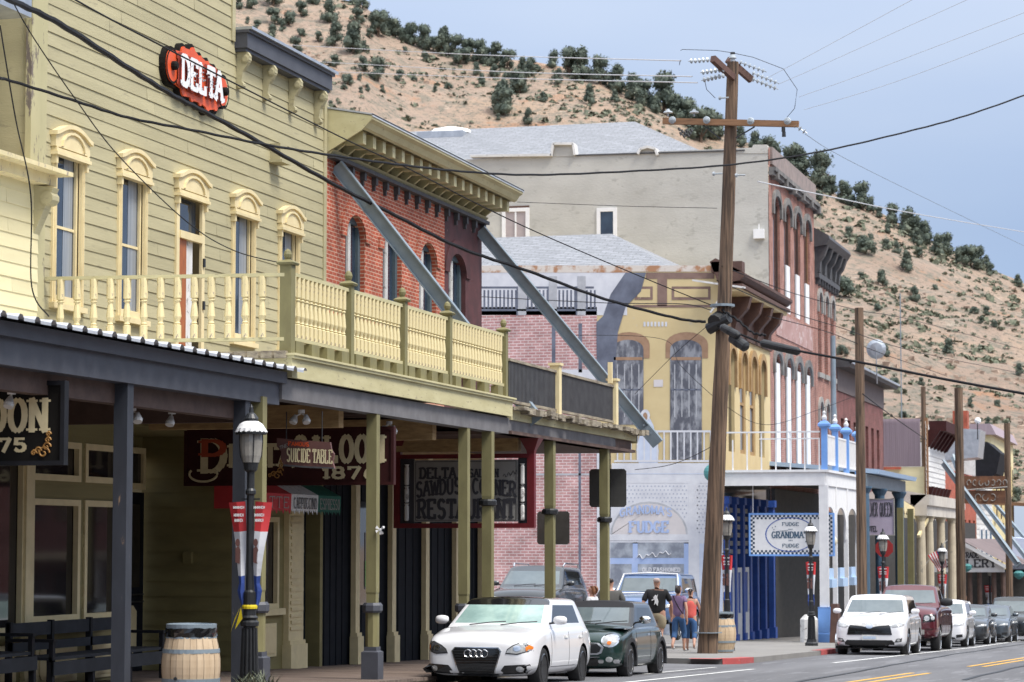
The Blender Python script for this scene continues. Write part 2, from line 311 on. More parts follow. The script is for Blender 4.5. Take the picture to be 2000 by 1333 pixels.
# ---------------- slab-serif sign lettering ----------------
def arc(cx, cy, rx, ry, a0, a1, n=8):
    return [(cx+rx*math.cos(R(a0+(a1-a0)*i/n)), cy+ry*math.sin(R(a0+(a1-a0)*i/n))) for i in range(n+1)]
GL = {
 'A': [[(0,0),(.4,1)],[(.4,1),(.8,0)],[(.17,.36),(.63,.36)]], 'B': [[(.1,0),(.1,1)],[(.1,1),(.45,1)]+arc(.45,.76,.25,.24,90,-90)+[(.1,.52)],[(.1,.52),(.45,.52)]+arc(.45,.26,.29,.26,90,-90)+[(.1,0)]],
 'C': [arc(.42,.5,.34,.5,50,310,14)], 'D': [[(.1,0),(.1,1)],[(.1,1),(.32,1)]+arc(.32,.5,.42,.5,90,-90,10)+[(.1,0)]],
 'E': [[(.1,0),(.1,1)],[(.1,1),(.7,1),(.7,.82)],[(.1,.52),(.5,.52)],[(.1,0),(.7,0),(.7,.18)]], 'F': [[(.1,0),(.1,1)],[(.1,1),(.7,1),(.7,.82)],[(.1,.52),(.5,.52)]],
 'G': [arc(.42,.5,.34,.5,50,320,14)+[(.72,.45),(.48,.45)]], 'H': [[(.1,0),(.1,1)],[(.7,0),(.7,1)],[(.1,.5),(.7,.5)]], 'I': [[(.2,0),(.2,1)]],
 'K': [[(.1,0),(.1,1)],[(.1,.45),(.7,1)],[(.3,.6),(.72,0)]], 'L': [[(.12,0),(.12,1)],[(.12,0),(.68,0),(.68,.2)]],
 'M': [[(.08,0),(.08,1)],[(.08,1),(.45,.2)],[(.45,.2),(.82,1)],[(.82,1),(.82,0)]], 'N': [[(.1,0),(.1,1)],[(.1,1),(.7,0)],[(.7,0),(.7,1)]],
 'O': [arc(.4,.5,.33,.5,0,360,18)], 'P': [[(.1,0),(.1,1)],[(.1,1),(.42,1)]+arc(.42,.74,.27,.26,90,-90)+[(.1,.48)]], 'Q': [arc(.4,.5,.33,.5,0,360,18),[(.45,.25),(.75,-.05)]],
 'R': [[(.1,0),(.1,1)],[(.1,1),(.42,1)]+arc(.42,.75,.26,.25,90,-90)+[(.1,.5)],[(.4,.5),(.72,0)]], 'S': [arc(.4,.75,.28,.25,30,250,9)+arc(.4,.26,.29,.26,70,-150,10)],
 'T': [[(.4,0),(.4,1)],[(.05,.82),(.05,1),(.75,1),(.75,.82)]], 'U': [[(.1,1),(.1,.3)]+arc(.4,.3,.3,.3,180,360,9)+[(.7,1)]], 'V': [[(0,1),(.4,0)],[(.4,0),(.8,1)]],
 'W': [[(0,1),(.25,0)],[(.25,0),(.5,.85)],[(.5,.85),(.75,0)],[(.75,0),(1,1)]], 'Y': [[(0,1),(.4,.5)],[(.8,1),(.4,.5)],[(.4,.5),(.4,0)]], 'J': [[(.55,1),(.55,.3)]+arc(.32,.3,.23,.3,0,-160,6)],
 '1': [[(.15,.8),(.35,1),(.35,0)]], '8': [arc(.4,.75,.25,.25,-90,270,12),arc(.4,.26,.3,.26,90,450,12)], '7': [[(.1,.85),(.1,1),(.7,1),(.32,0)]],
 '6': [arc(.4,.28,.3,.28,100,460,12),arc(.62,.3,.5,.7,110,185,6)], '5': [[(.65,1),(.17,1),(.14,.58)]+arc(.38,.32,.3,.3,120,-150,10)], '0': [arc(.4,.5,.3,.5,0,360,16)],
 "'": [[(.12,1),(.08,.75)]], '&': [arc(.36,.78,.18,.2,-60,240,9)+[(.72,0)],arc(.36,.27,.28,.27,100,-40+0,1)+arc(.36,.27,.28,.27,100,350,9)], 'X': [[(0,0),(.75,1)],[(0,1),(.75,0)]], '-': [[(.1,.5),(.5,.5)]]}
def adv(ch): return {'I': .45, ' ': .45, 'M': 1.05, 'W': 1.15, "'": .3, '1': .65}.get(ch, .95)
def text(mb, s, o, rt, up, h, wd, tk=.2, tn=.1, serif=True, m=0, arch=0, n=None, skew=0):
    """string s centred on o in the plane (rt, up), height h, total width wd"""
    o, rt, up = Vector(o), Vector(rt).normalized(), Vector(up).normalized(); nn = rt.cross(up)
    tot = sum(adv(c) for c in s)-.15; k = wd/tot; x = 0; lift = 0
    def pos(gx, gy, l):
        X = gx*k-wd/2; Y = gy*h+arch*(1-(2*X/wd)**2)+skew*X
        return o+rt*X+up*Y+nn*l
    for ch in s:
        for pl in GL.get(ch, []):
            for (ax, ay), (bx, by) in zip(pl[:-1], pl[1:]):
                dx, dy = (bx-ax)*k, (by-ay)*h; L = math.hypot(dx, dy) or 1e-6
                t = min((tn+(tk-tn)*abs(dy)/L)*h, (.30 if abs(dy) > abs(dx) else .30)*k)/2
                px, py = -dy/L*t, dx/L*t; ex, ey = dx/L*t*.5, dy/L*t*.5; lift += .00035
                A = [(x+ax)*k, ay*h]; B = [(x+bx)*k, by*h]
                q = [(A[0]-ex+px, A[1]-ey+py), (A[0]-ex-px, A[1]-ey-py), (B[0]+ex-px, B[1]+ey-py), (B[0]+ex+px, B[1]+ey+py)]
                mb.add([pos(a/k, b/h, lift % .006+.003) for a, b in q], [(0, 1, 2, 3)], m)
            if serif:
                for (ax, ay) in (pl[0], pl[-1]):
                    if ay in (0, 1) and len(pl) < 4 and ch not in 'OQ' and not (ch in 'ETFL' and len(pl) > 2):
                        lift += .00035; sw, sh = min(tk*h, .27*k)*.95, min(tn*h*.75, .2*k)
                        cy = sh/2 if ay == 0 else h-sh/2; X = (x+ax)*k
                        mb.add([pos((X+a*sw)/k, (cy+b*sh/2)/h, lift % .006+.003) for a, b in ((-1,-1),(1,-1),(1,1),(-1,1))], [(0, 1, 2, 3)], m)
        x += adv(ch)
    return mb
# ---------------- wall helpers (facade plane x = -D facing +X) ----------------
def rects(y0, y1, z0, z1, ops):
    zs = sorted({z0, z1, *[z for o in ops for z in (o[2], o[3]) if z0 < z < z1]}); out = []
    for a, b in zip(zs[:-1], zs[1:]):
        mid = (a+b)/2; cur = y0
        for o in sorted([o for o in ops if o[2] < mid < o[3]]):
            if o[0] > cur: out.append((cur, min(o[0], y1), a, b))
            cur = max(cur, o[1])
        if cur < y1: out.append((cur, y1, a, b))
    return out
def siding(mb, D, y0, y1, z0, z1, ops=(), h=.2, lip=.012, m=0):
    z = z0
    while z < z1-.001:
        zb = min(z+h, z1)
        js = [y0]; rj = random.Random(int(z*977)+int(D*10))      # boards butt-jointed at random lengths
        while js[-1] < y1: js.append(js[-1]+rj.uniform(2.4, 4.9))
        lips = [lip*rj.uniform(.75, 1.3) for _ in js]
        for (a0, b0, c, d) in rects(y0, y1, z, zb, ops):
            for j, lp in zip(js, lips):
                a, b = max(a0, j+.004), min(b0, js[js.index(j)+1] if j != js[-1] else y1)
                if b <= a: continue
                xa = -D+lp*(1-(c-z)/h); xb = -D+lp*(1-(d-z)/h)-.0008
                mb.quad((xa, a, c), (xa, b, c), (xb, b, d), (xb, a, d), m=m)
                if abs(c-z) < 1e-6: mb.quad((xa, a, c), (xa, b, c), (-D-.01, b, c), (-D-.01, a, c), m=m)
                mb.quad((xa, b, c), (xb, b, d), (-D-.01, b, d), (-D-.01, b, c), m=m)
        z = zb
def siding_y(mb, Y, x0, x1, z0, z1, h=.2, lip=.022, m=0):   # faces -Y
    z = z0
    while z < z1-.001:
        zb = min(z+h, z1)
        mb.quad((x0, Y-lip, z), (x1, Y-lip, z), (x1, Y, zb), (x0, Y, zb), m=m)
        mb.quad((x0, Y-lip, z), (x1, Y-lip, z), (x1, Y+.01, z), (x0, Y+.01, z), m=m)
        z = zb
def wall(mb, D, y0, y1, z0, z1, ops=(), m=0, rev=.25):
    for (a, b, c, d) in rects(y0, y1, z0, z1, ops): mb.quad((-D, a, c), (-D, b, c), (-D, b, d), (-D, a, d), m=m)
    for (a, b, c, d, *_) in ops:     # reveals
        X = -D-rev
        mb.quad((-D, a, c), (X, a, c), (X, a, d), (-D, a, d), m=m); mb.quad((-D, b, c), (X, b, c), (X, b, d), (-D, b, d), m=m)
        mb.quad((-D, a, c), (X, a, c), (X, b, c), (-D, b, c), m=m); mb.quad((-D, a, d), (X, a, d), (X, b, d), (-D, b, d), m=m)
def spandrel(mb, D, a, b, zs, zt, m=0, dep=.2, n=10):
    """fills the corners above an arch in the opening a..b, springing zs, crown zt"""
    c = (a+b)/2; r = (b-a)/2
    A = [(c+r*math.cos(math.pi*i/n), zs+(zt-zs)*math.sin(math.pi*i/n)) for i in range(n+1)]
    for i in range(n):
        p, q = A[i], A[i+1]
        mb.quad((-D, p[0], p[1]), (-D, p[0], zt+.001), (-D, q[0], zt+.001), (-D, q[0], q[1]), m=m)
        mb.quad((-D, p[0], p[1]), (-D-dep, p[0], p[1]), (-D-dep, q[0], q[1]), (-D, q[0], q[1]), m=m)
def archband(mb, D, a, b, zs, zt, t, d, m=0, n=12, legs=0):
    """proud moulding round an arch"""
    c = (a+b)/2; r = (b-a)/2
    f = lambda k, e: (c+(r+e)*math.cos(math.pi*k/n), zs+(zt-zs+e)*math.sin(math.pi*k/n))
    pts = [(f(k, 0), f(k, t)) for k in range(n+1)]
    if legs: pts = [((b, zs-legs), (b+t, zs-legs))]+pts+[((a, zs-legs), (a-t, zs-legs))]
    for (p, P_), (q, Q_) in zip(pts[:-1], pts[1:]):
        X = -D+d
        mb.quad((X, *p), (X, *P_), (X, *Q_), (X, *q), m=m)
        mb.quad((-D, *p), (X, *p), (X, *q), (-D, *q), m=m); mb.quad((-D, *P_), (X, *P_), (X, *Q_), (-D, *Q_), m=m)
# ================= SETTING =================
def strip(name, x0, x1, y0, y1, off, m, n=14):
    mb = MB()
    for i in range(n):
        a, b = y0+(y1-y0)*i/n, y0+(y1-y0)*(i+1)/n
        mb.quad((x0, a, gz(a)+off), (x1, a, gz(a)+off), (x1, b, gz(b)+off), (x0, b, gz(b)+off))
    return structure(mb.build(name, m))
mb = MB()   # ground sheet to the horizon
for (x0, x1) in ((-3000, -60), (-60, 60), (60, 3000)):
    ys = [-800, -100, 0, 60, 120, 200, 260, 600, 4000]
    for a, b in zip(ys[:-1], ys[1:]):
        mb.quad((x0, a, gz(a)-.4), (x1, a, gz(a)-.4), (x1, b, gz(b)-.4), (x0, b, gz(b)-.4))
structure(mb.build('ground', M['earth']))
strip('road', -12.6, 6.5, -60, 258, ST, M['asphalt'], 30)
# wooden walk in front of the saloon, with real planks
mb = MB(); rr = random.Random(3); y = 20
while y < 56:
    e = 11.3 if y < 36 else 12.15
    z = gz(y)+rr.uniform(-.004, .004)
    mb.box(-17.8, -e, y, y+.135, z-.05, z); y += .142
structure(mb.build('boardwalk', pm('boards', (.20, .15, .12), (.10, .072, .06), sc=1.3, rough=.85, stretch=(.5, 5, 1), bump=.4)))
mb = MB()
for i in range(12):
    y = 20+i*3.0; e = 11.3 if y < 36 else 12.15
    mb.quad((-e-.03, y, gz(y)-.03), (-e-.03, y+3, gz(y+3)-.03), (-e-.03, y+3, gz(y+3)-.3), (-e-.03, y, gz(y)-.3))
structure(mb.build('boardwalk_edge', M['weathered']))
def slab(name, poly, m, h=.125, segs=None):
    """pavement polygon following the slope, with a kerb face"""
    bm = bmesh.new(); vs = [bm.verts.new((x, y, 0)) for x, y in poly]; bm.faces.new(vs)
    for k in range(int(min(p[1] for p in poly))+2, int(max(p[1] for p in poly)), 6):
        bmesh.ops.bisect_plane(bm, geom=bm.verts[:]+bm.edges[:]+bm.faces[:], plane_co=(0, k, 0), plane_no=(0, 1, 0))
    r = bmesh.ops.extrude_face_region(bm, geom=bm.faces[:])
    for v in [g for g in r['geom'] if isinstance(g, bmesh.types.BMVert)]: v.co.z = -h-.03
    for v in bm.verts: v.co.z += gz(v.co.y)
    bmesh.ops.recalc_face_normals(bm, faces=bm.faces)
    me = bpy.data.meshes.new(name); bm.to_mesh(me); bm.free(); me.materials.append(m)
    o = bpy.data.objects.new(name, me); C.objects.link(o); return structure(o)
slab('pavement', [(-16.3, 56.15), (-12.2, 56.15), (-11.3, 55.9), (-10.6, 55.9), (-10.3, 56.5), (-10.25, 59), (-10.25, 150), (-16.3, 150)], M['concrete'])
mb = MB()   # rising side-street lot with the parked cars
for i in range(10):
    a, b = 16.3+i*3, 19.3+i*3
    f = lambda d: .11*min(d-16.3, 12)+.006
    for (p, q) in ((55.5, 70), (70, 84.7)):
        mb.quad((-b, p, gz(p)+f(b)), (-a, p, gz(p)+f(a)), (-a, q, gz(q)+f(a)), (-b, q, gz(q)+f(b)))
structure(mb.build('side_street', M['lot']))
def red_kerb(pts):
    mb = MB()
    for (a, b) in zip(pts[:-1], pts[1:]):
        za, zb = gz(a[1]), gz(b[1]); d = Vector((b[0]-a[0], b[1]-a[1], 0)).normalized(); n = Vector((-d.y, d.x, 0))
        if n.x > 0 or (abs(n.x) < .3 and n.y > 0): n = -n
        o = -n*.012; i = n*.28
        mb.quad((a[0]+o.x, a[1]+o.y, za+.008), (b[0]+o.x, b[1]+o.y, zb+.008), (b[0]+i.x, b[1]+i.y, zb+.008), (a[0]+i.x, a[1]+i.y, za+.008))
        mb.quad((a[0]+o.x, a[1]+o.y, za+.008), (b[0]+o.x, b[1]+o.y, zb+.008), (b[0]+o.x, b[1]+o.y, zb-.13), (a[0]+o.x, a[1]+o.y, za-.13))
    return structure(mb.build('red_kerb', M['kerb_red']))
red_kerb([(-11.3, 55.89), (-10.6, 55.89), (-10.3, 56.5), (-10.26, 57.9)])
red_kerb([(-10.25, 68.0), (-10.25, 71.5)])
def road_line(name, pts, wd, m):
    mb = MB(); n = 8
    for (a, b) in zip(pts[:-1], pts[1:]):
        for i in range(n):
            p = Vector(a).lerp(Vector(b), i/n); q = Vector(a).lerp(Vector(b), (i+1)/n)
            mb.quad(*[(X, Y, gz(Y)+ST+.005) for X, Y in ((p.x-wd/2, p.y), (p.x+wd/2, p.y), (q.x+wd/2, q.y), (q.x-wd/2, q.y))])
    return structure(mb.build(name, m))
road_line('lane_line', [(-9.75, 36), (-9.2, 51.9)], .12, M['line_white'])
road_line('lane_line', [(-8.55, 58.6), (-7.72, 84.3), (-7.4, 150)], .13, M['line_white'])
for dx in (0, .32):
    road_line('centre_line', [(-5.95-dx*1, 40), (-5.5-dx, 50.6)], .11, M['line_yellow'])
    road_line('centre_line', [(-5.0-dx, 56.7), (-4.3-dx, 75), (-3.6-dx, 120)], .11, M['line_yellow'])
road_line('lane_line', [(-3.6, 42.5), (-4.35, 44.5)], .09, M['line_white'])
road_line('stall_line', [(-10.2, 53), (-10.4, 47)], .10, M['line_white'])
def seam(pts, name='road_seam'):   # tar-sealed cracks
    mb = MB(); rr = random.Random(len(pts)+int(pts[0][1])); P0 = []
    for a, b in zip(pts[:-1], pts[1:]):
        for i in range(14): P0.append((a[0]+(b[0]-a[0])*i/14+rr.uniform(-.05, .05), a[1]+(b[1]-a[1])*i/14))
    for p, q in zip(P0[:-1], P0[1:]):
        w_ = .05
        mb.quad((p[0]-w_, p[1], gz(p[1])+ST+.009), (p[0]+w_, p[1], gz(p[1])+ST+.009), (q[0]+w_, q[1], gz(q[1])+ST+.009), (q[0]-w_, q[1], gz(q[1])+ST+.009))
    structure(mb.build(name, M['plastic']))
seam([(-9.9, 47.5), (-7.4, 48.2), (-5.2, 47.6)]); seam([(-8.2, 62), (-5.5, 61.2), (-3, 62.5)]); seam([(-6.9, 40), (-7.1, 70), (-6.6, 110)]); seam([(-4.4, 46), (-3.9, 90)])
# ================= HILL =================
SK = [(-900,-420),(-400,-300),(0,-200),(400,-90),(620,-20),(700,-4),(735,25),(800,60),(850,75),(900,88),(950,98),(1000,108),(1050,112),(1100,122),(1150,134),(1200,150),(1250,175),(1300,200),(1350,230),(1400,252),(1450,268),(1500,285),(1550,320),(1600,348),(1650,382),(1700,398),(1750,425),(1800,455),(1850,478),(1900,500),(1950,527),(2000,548),(2100,605),(2300,690),(2700,800),(3200,900)]
def sky_v(u):
    for (a, p), (b, q) in zip(SK[:-1], SK[1:]):
        if a <= u <= b: return p+(q-p)*(u-a)/(b-a)
    return SK[0][1] if u < SK[0][0] else SK[-1][1]
RB, TZ = 205, 0.78
def hill_pt(u, t):
    """terrain point on the bearing of column u, t=0 foot .. 1 crest .. 1.3 beyond"""
    r1 = 470-(u-1200)*.045; r = RB+(r1-RB)*t
    h = ray(u, 1060); h = Vector((h.x, h.y, 0)).normalized()
    tv = min(t, 1); v = 985+(sky_v(u)-985)*tv**TZ
    p = h*r; dep = p.dot(Vector((-s_, c_, 0)))
    z = EZ+(1060.5-v)/5000*dep
    if t > 1: z -= (t-1)*110
    a = min(1, t*4)*min(1, abs(1-t)*6+.25)
    q = Vector((p.x, p.y, 0))
    z += a*(3.2*noise.noise(q*.022)+1.6*noise.noise(q*.06)+.7*noise.noise(q*.17)+.35*noise.noise(q*.45))
    return Vector((p.x, p.y, z))
US = [-900+ i*(3300-(-900))/300 for i in range(301)]; TS = [i/110*1.25 for i in range(111)]
hv = [hill_pt(u, t) for t in TS for u in US]; nu = len(US)
mb = MB(); mb.add(hv, [(j*nu+i, j*nu+i+1, (j+1)*nu+i+1, (j+1)*nu+i) for j in range(len(TS)-1) for i in range(nu-1)])
hm, t_, b_ = newmat('hillside'); N = t_.nodes.new; L = t_.links.new
tc = N('ShaderNodeTexCoord')
def noi(sc, det=8, ro=.65, dist=0):
    n = N('ShaderNodeTexNoise'); n.inputs['Scale'].default_value = sc; n.inputs['Detail'].default_value = det; n.inputs['Roughness'].default_value = ro; n.inputs['Distortion'].default_value = dist
    L(tc.outputs['Object'], n.inputs['Vector']); return n.outputs[0]
def ramp(i, *st):
    r = N('ShaderNodeValToRGB'); e = r.color_ramp.elements
    e[0].position, e[0].color = st[0][0], (*st[0][1], 1); e[1].position, e[1].color = st[1][0], (*st[1][1], 1)
    for p, c in st[2:]: k = e.new(p); k.color = (*c, 1)
    L(i, r.inputs[0]); return r.outputs[0]
def mixc(f, a, b):
    k = N('ShaderNodeMix'); k.data_type = 'RGBA'; L(f, k.inputs[0])
    L(a, k.inputs[6])
    if isinstance(b, tuple): k.inputs[7].default_value = (*b, 1)
    else: L(b, k.inputs[7])
    return k.outputs[2]
base = ramp(noi(.03, 10, .7), (.33, (.33, .235, .175)), (.68, (.47, .33, .225)), (.5, (.40, .295, .225)))
base = mixc(ramp(noi(.055, 9, .75, .6), (.56, (0,0,0)), (.64, (1,1,1))), base, (.44, .24, .14))
base = mixc(ramp(noi(.35, 7, .75), (.49, (0,0,0)), (.57, (.8,.8,.8))), base, (.225, .205, .16))
base = mixc(ramp(noi(1.4, 5, .7), (.56, (0,0,0)), (.62, (.8,.8,.8))), base, (.12, .12, .085))
base = mixc(ramp(noi(.16, 8, .75), (.61, (0,0,0)), (.66, (.7,.7,.7))), base, (.56, .46, .36))
L(base, b_.inputs['Base Color']); b_.inputs['Roughness'].default_value = .95
bp = N('ShaderNodeBump'); bp.inputs['Strength'].default_value = 1; bp.inputs['Distance'].default_value = 1.2; L(noi(.5, 9, .75), bp.inputs['Height']); L(bp.outputs[0], b_.inputs['Normal'])
hill = structure(mb.build('hill', hm, smooth=True, fix=False))
bvh = BVHTree.FromPolygons([tuple(v) for v in hv], [tuple(p.vertices) for p in hill.data.polygons])
def on_hill(u, v):
    r = ray(u, v).normalized(); h = bvh.ray_cast(Vector((0, 0, EZ)), r)
    return h[0]
# foliage: clumps of small leaf faces
def leafm(name, c1, c2, c3):
    m, t, b = newmat(name); tc = t.nodes.new('ShaderNodeTexCoord'); n = t.nodes.new('ShaderNodeTexNoise'); n.inputs['Scale'].default_value = 2.2; n.inputs['Detail'].default_value = 4
    t.links.new(tc.outputs['Object'], n.inputs['Vector']); r = t.nodes.new('ShaderNodeValToRGB'); e = r.color_ramp.elements
    e[0].position, e[0].color = .35, (*c1, 1); e[1].position, e[1].color = .65, (*c3, 1); k = e.new(.5); k.color = (*c2, 1)
    t.links.new(n.outputs[0], r.inputs[0]); t.links.new(r.outputs[0], b.inputs['Base Color']); b.inputs['Roughness'].default_value = .8; return m
M['juniper'] = leafm('juniper', (.055, .076, .060), (.095, .12, .09), (.15, .17, .125))
M['sage'] = leafm('sage', (.07, .085, .055), (.13, .145, .095), (.20, .20, .14))
M['bark'] = pm('bark', (.12, .08, .055), rough=.9)
def crown(seed, tall):
    rr = random.Random(seed); mb = MB(); cl = []
    for _ in range(11+int(tall*6)):     # lumps
        t = rr.random()**.8; a = rr.uniform(0, 6.28); rad = (.36*(1-.72*t*tall)-.05)*rr.uniform(.3, 1)
        cl.append((Vector((math.cos(a)*rad, math.sin(a)*rad, .14+t*(.62+.12*tall))), rr.uniform(.13, .24)*(1-.35*t*tall)))
    for c, r in cl:
        for _ in range(70):
            d = Vector((rr.gauss(0, 1), rr.gauss(0, 1), rr.gauss(0, 1))).normalized()
            p = c+d*r*rr.uniform(.75, 1.28); s = rr.uniform(.018, .040)
            a = Vector((rr.gauss(0, 1), rr.gauss(0, 1), rr.gauss(0, 1))).normalized(); b = d.cross(a).normalized(); a = (d*.6+a*.8).normalized()
            mb.add([p-a*s-b*s*.6, p+a*s-b*s*.5, p+a*s*1.1+b*s*.6, p-a*s*.6+b*s*.7], [(0, 1, 2, 3)])
        # solid heart so that the crown is dense
        V = []; n = 5
        for i in range(n+1):
            for k in range(7):
                th = math.pi*i/n; ph = 2*math.pi*k/7
                V.append(c+Vector((math.sin(th)*math.cos(ph), math.sin(th)*math.sin(ph), math.cos(th)))*r*.8*rr.uniform(.85, 1.08))
        mb.add(V, [(i*7+k, i*7+(k+1) % 7, (i+1)*7+(k+1) % 7, (i+1)*7+k) for i in range(n) for k in range(7)])
    return mb
crowns = []
for i, tl in enumerate((.1, .35, .7, 1.0, .2, .55, .85)):
    o = crown(40+i, tl).build('crown', M['juniper'], fix=False); me = o.data; bpy.data.objects.remove(o); crowns.append(me)
tkm = MB()
tkm.cyl((0, 0, -.15), (.02, .01, .34), .05, .03, 6)
for a in range(4): tkm.cyl((.01, 0, .1+.04*a), (math.cos(a*1.9)*.2, math.sin(a*1.9)*.2, .36+.04*a), .022, .01, 5)
o = tkm.build('trunk', M['bark']); trunkme = o.data; bpy.data.objects.remove(o)
A_ = [(60,60,70),(140,60,90),(280,40,130),(540,30,90),(290,160,100),(380,165,100),(465,110,90),(645,150,120),(110,155,40),(170,195,60),(270,250,80),(340,205,50),(465,240,65),(575,275,60),(680,300,120),(800,350,160),(870,340,60),(835,150,90),(960,240,140),(905,250,60),(1025,235,40),(1160,280,100),(430,340,90),(675,440,75),(865,465,80),(960,530,130),(1100,530,65),(840,525,45),(765,555,80),(630,605,60),(890,595,40),(990,605,40),(1140,340,40),(1270,400,60),(1500,420,120),(1645,420,100),(1600,490,60),(1720,500,70),(1800,510,50),(1280,585,35),(1330,605,40),(1420,585,50),(1640,560,60),(1540,545,35),(1880,610,120),(1775,745,170),(1745,785,40),(1940,810,80),(1945,500,90),(1180,585,35),(1195,530,40),(1060,600,25),(650,700,40),(740,585,40),(850,610,40),
(800,30,60),(860,60,80),(920,80,90),(980,110,110),(1050,150,110),(1110,130,90),(1180,170,110),(1250,210,120),(1310,240,120),(1380,280,130),(1400,350,100),(1460,270,130),(1540,280,120),(1620,290,110),(1660,340,90),(1720,290,120),(1800,290,110),(1900,330,70),(1960,340,80),(1990,400,60)]
B_ = [(1115,118,45),(1140,114,50),(1175,128,45),(1210,134,45),(1240,152,40),(1262,165,45),(1300,192,60),(1325,200,40),(1345,218,50),(1372,238,45),(980,220,50),(1010,182,40),(1080,133,30),(1150,205,28),(1280,222,25),(1250,208,35),(1200,200,20),(1368,278,60),(1388,272,50),(1350,225,40),(1505,274,45),(1450,262,30),(1565,318,55),(1545,300,35),(1090,165,25),(1120,150,25),(1060,200,18),(1230,120,1),(1410,258,35),(1480,268,30)]
D_ = [(50,200,110),(190,290,170),(240,300,90),(290,390,90),(330,360,110),(150,400,60),(430,410,130),(480,390,70),(530,390,60),(600,420,100),(690,520,130),(750,560,110),(700,610,90),(800,600,100),(860,590,40),(930,670,110),(1020,650,80),(1120,710,100),(970,780,60),(1050,795,120),(1140,800,60),(1190,780,60),(730,670,80),(745,730,50),(850,730,95),(425,720,110),(550,690,50),(610,715,55),(560,600,50),(620,600,35),(150,495,50),(325,620,60),(460,630,40),(665,820,90),(525,905,70),(840,930,40),(715,995,70),(300,970,130),(400,865,40),(1325,900,50),(1360,810,40),(285,1320,70),(915,1320,80),(540,1320,60),(350,1200,40),(500,1050,50),(800,1230,30),(1070,1070,50),(1145,1080,50),(1190,1150,50),(1025,1160,20),(1110,1130,40),(990,1165,25),(1085,1300,30),(850,1040,35),(410,660,60)]
E_ = [(400,125,70),(945,280,55),(685,205,40),(1075,410,50),(1300,50,70),(540,310,40),(1140,275,50),(1280,960,90),(455,355,60),(590,120,50)]
TR = [(450+x/3.333, y/3.333, w/3.333) for x, y, w in A_]+B_+[(1550+x/3.03, 260+y/3.03, w/3.03) for x, y, w in D_]+[(1640+x/3.703, 720+y/3.703, w/3.703) for x, y, w in E_]
rr = random.Random(11); nt_ = 0
for i, (u, v, wd) in enumerate(TR):
    if wd < 12: continue
    p = on_hill(u, v)
    if p is None: p = hill_pt(u, .97)
    k = rr.randrange(7); dist = (p-Vector((0, 0, EZ))).length; W = wd*dist/5000*1.36
    big = 'large' if wd > 33 else 'small' if wd < 17 else 'medium-sized'
    ridge = v < sky_v(u)+35
    where = 'on the ridge skyline' if ridge else 'high on the slope' if v < 200 else 'on the mid slope' if v < 560 else 'low on the slope'
    shape = ['broad round', 'rounded', 'upright', 'pointed conical', 'squat round', 'upright bushy', 'tall pointed'][k]
    sec = 'above the green front' if u < 640 else 'above the brick cornice' if u < 860 else 'above the shingle roof' if u < 1390 else 'right of the tall pole' if u < 1600 else 'beyond the brick front' if u < 1760 else 'near the right edge'
    g = 'junipers: '+' '.join((big, shape, where, sec))
    t = thing('juniper_tree', f'{big} {shape} juniper {where} {sec}', 'tree', p-Vector((0, 0, .1)), rr.uniform(0, 6.28), g)
    t.scale = (W, W, W*rr.uniform(.85, 1.0)*(1.0 if k in (0, 1, 4) else 1.15))
    for nm, me in (('crown', crowns[k]), ('trunk', trunkme)):
        c = bpy.data.objects.new(nm, me); C.objects.link(c); c.parent = t
    nt_ += 1
# low sagebrush cover: one mass
mb = MB(); n_ = 0
for _ in range(15000):
    u = rr.uniform(560, 2120); t = rr.uniform(.02, 1.0)
    p = hill_pt(u, t); q = Vector((p.x, p.y, 0))
    if noise.noise(q*.035)+.45*noise.noise(q*.13) < rr.uniform(-.35, .45): continue
    s = rr.uniform(.14, .42)*(.6+.6*t)*(1.9 if rr.random() < .12 else 1)
    for _ in range(7):
        d = Vector((rr.gauss(0, 1), rr.gauss(0, 1), abs(rr.gauss(0, .7)))).normalized(); c = p+Vector((d.x*s, d.y*s, d.z*s*.8)); a = Vector((rr.gauss(0, 1), rr.gauss(0, 1), rr.gauss(0, .6))).normalized()*s*.6; b = d.cross(a).normalized()*s*.45
        mb.add([c-a-b, c+a-b, c+a+b, c-a+b], [(0, 1, 2, 3)])
stuff(tag(mb.build('sagebrush', M['sage'], fix=False), 'low grey-green sagebrush scattered over the sandy hillside', 'sagebrush'))
mb = MB()
for _ in range(2600):     # loose rock
    u = rr.uniform(560, 2120); t = rr.uniform(.05, 1.0); p = hill_pt(u, t)
    if noise.noise(Vector((p.x, p.y, 7))*.05) < .12: continue
    s = rr.uniform(.15, .55)
    vs = [p+Vector((x*s*rr.uniform(.5, 1.2), y*s*rr.uniform(.5, 1.2), z*s*rr.uniform(.4, .9))) for x in (-1, 1) for y in (-1, 1) for z in (-1, 1)]
    mb.add(vs, [(0, 1, 3, 2), (4, 6, 7, 5), (0, 4, 5, 1), (2, 3, 7, 6), (1, 5, 7, 3), (0, 2, 6, 4)])
stuff(tag(mb.build('loose_rock', pm('rock', (.42, .31, .235), (.30, .22, .17), sc=1, rough=.95), fix=False), 'pale tan rocks scattered over the hillside', 'rocks'))
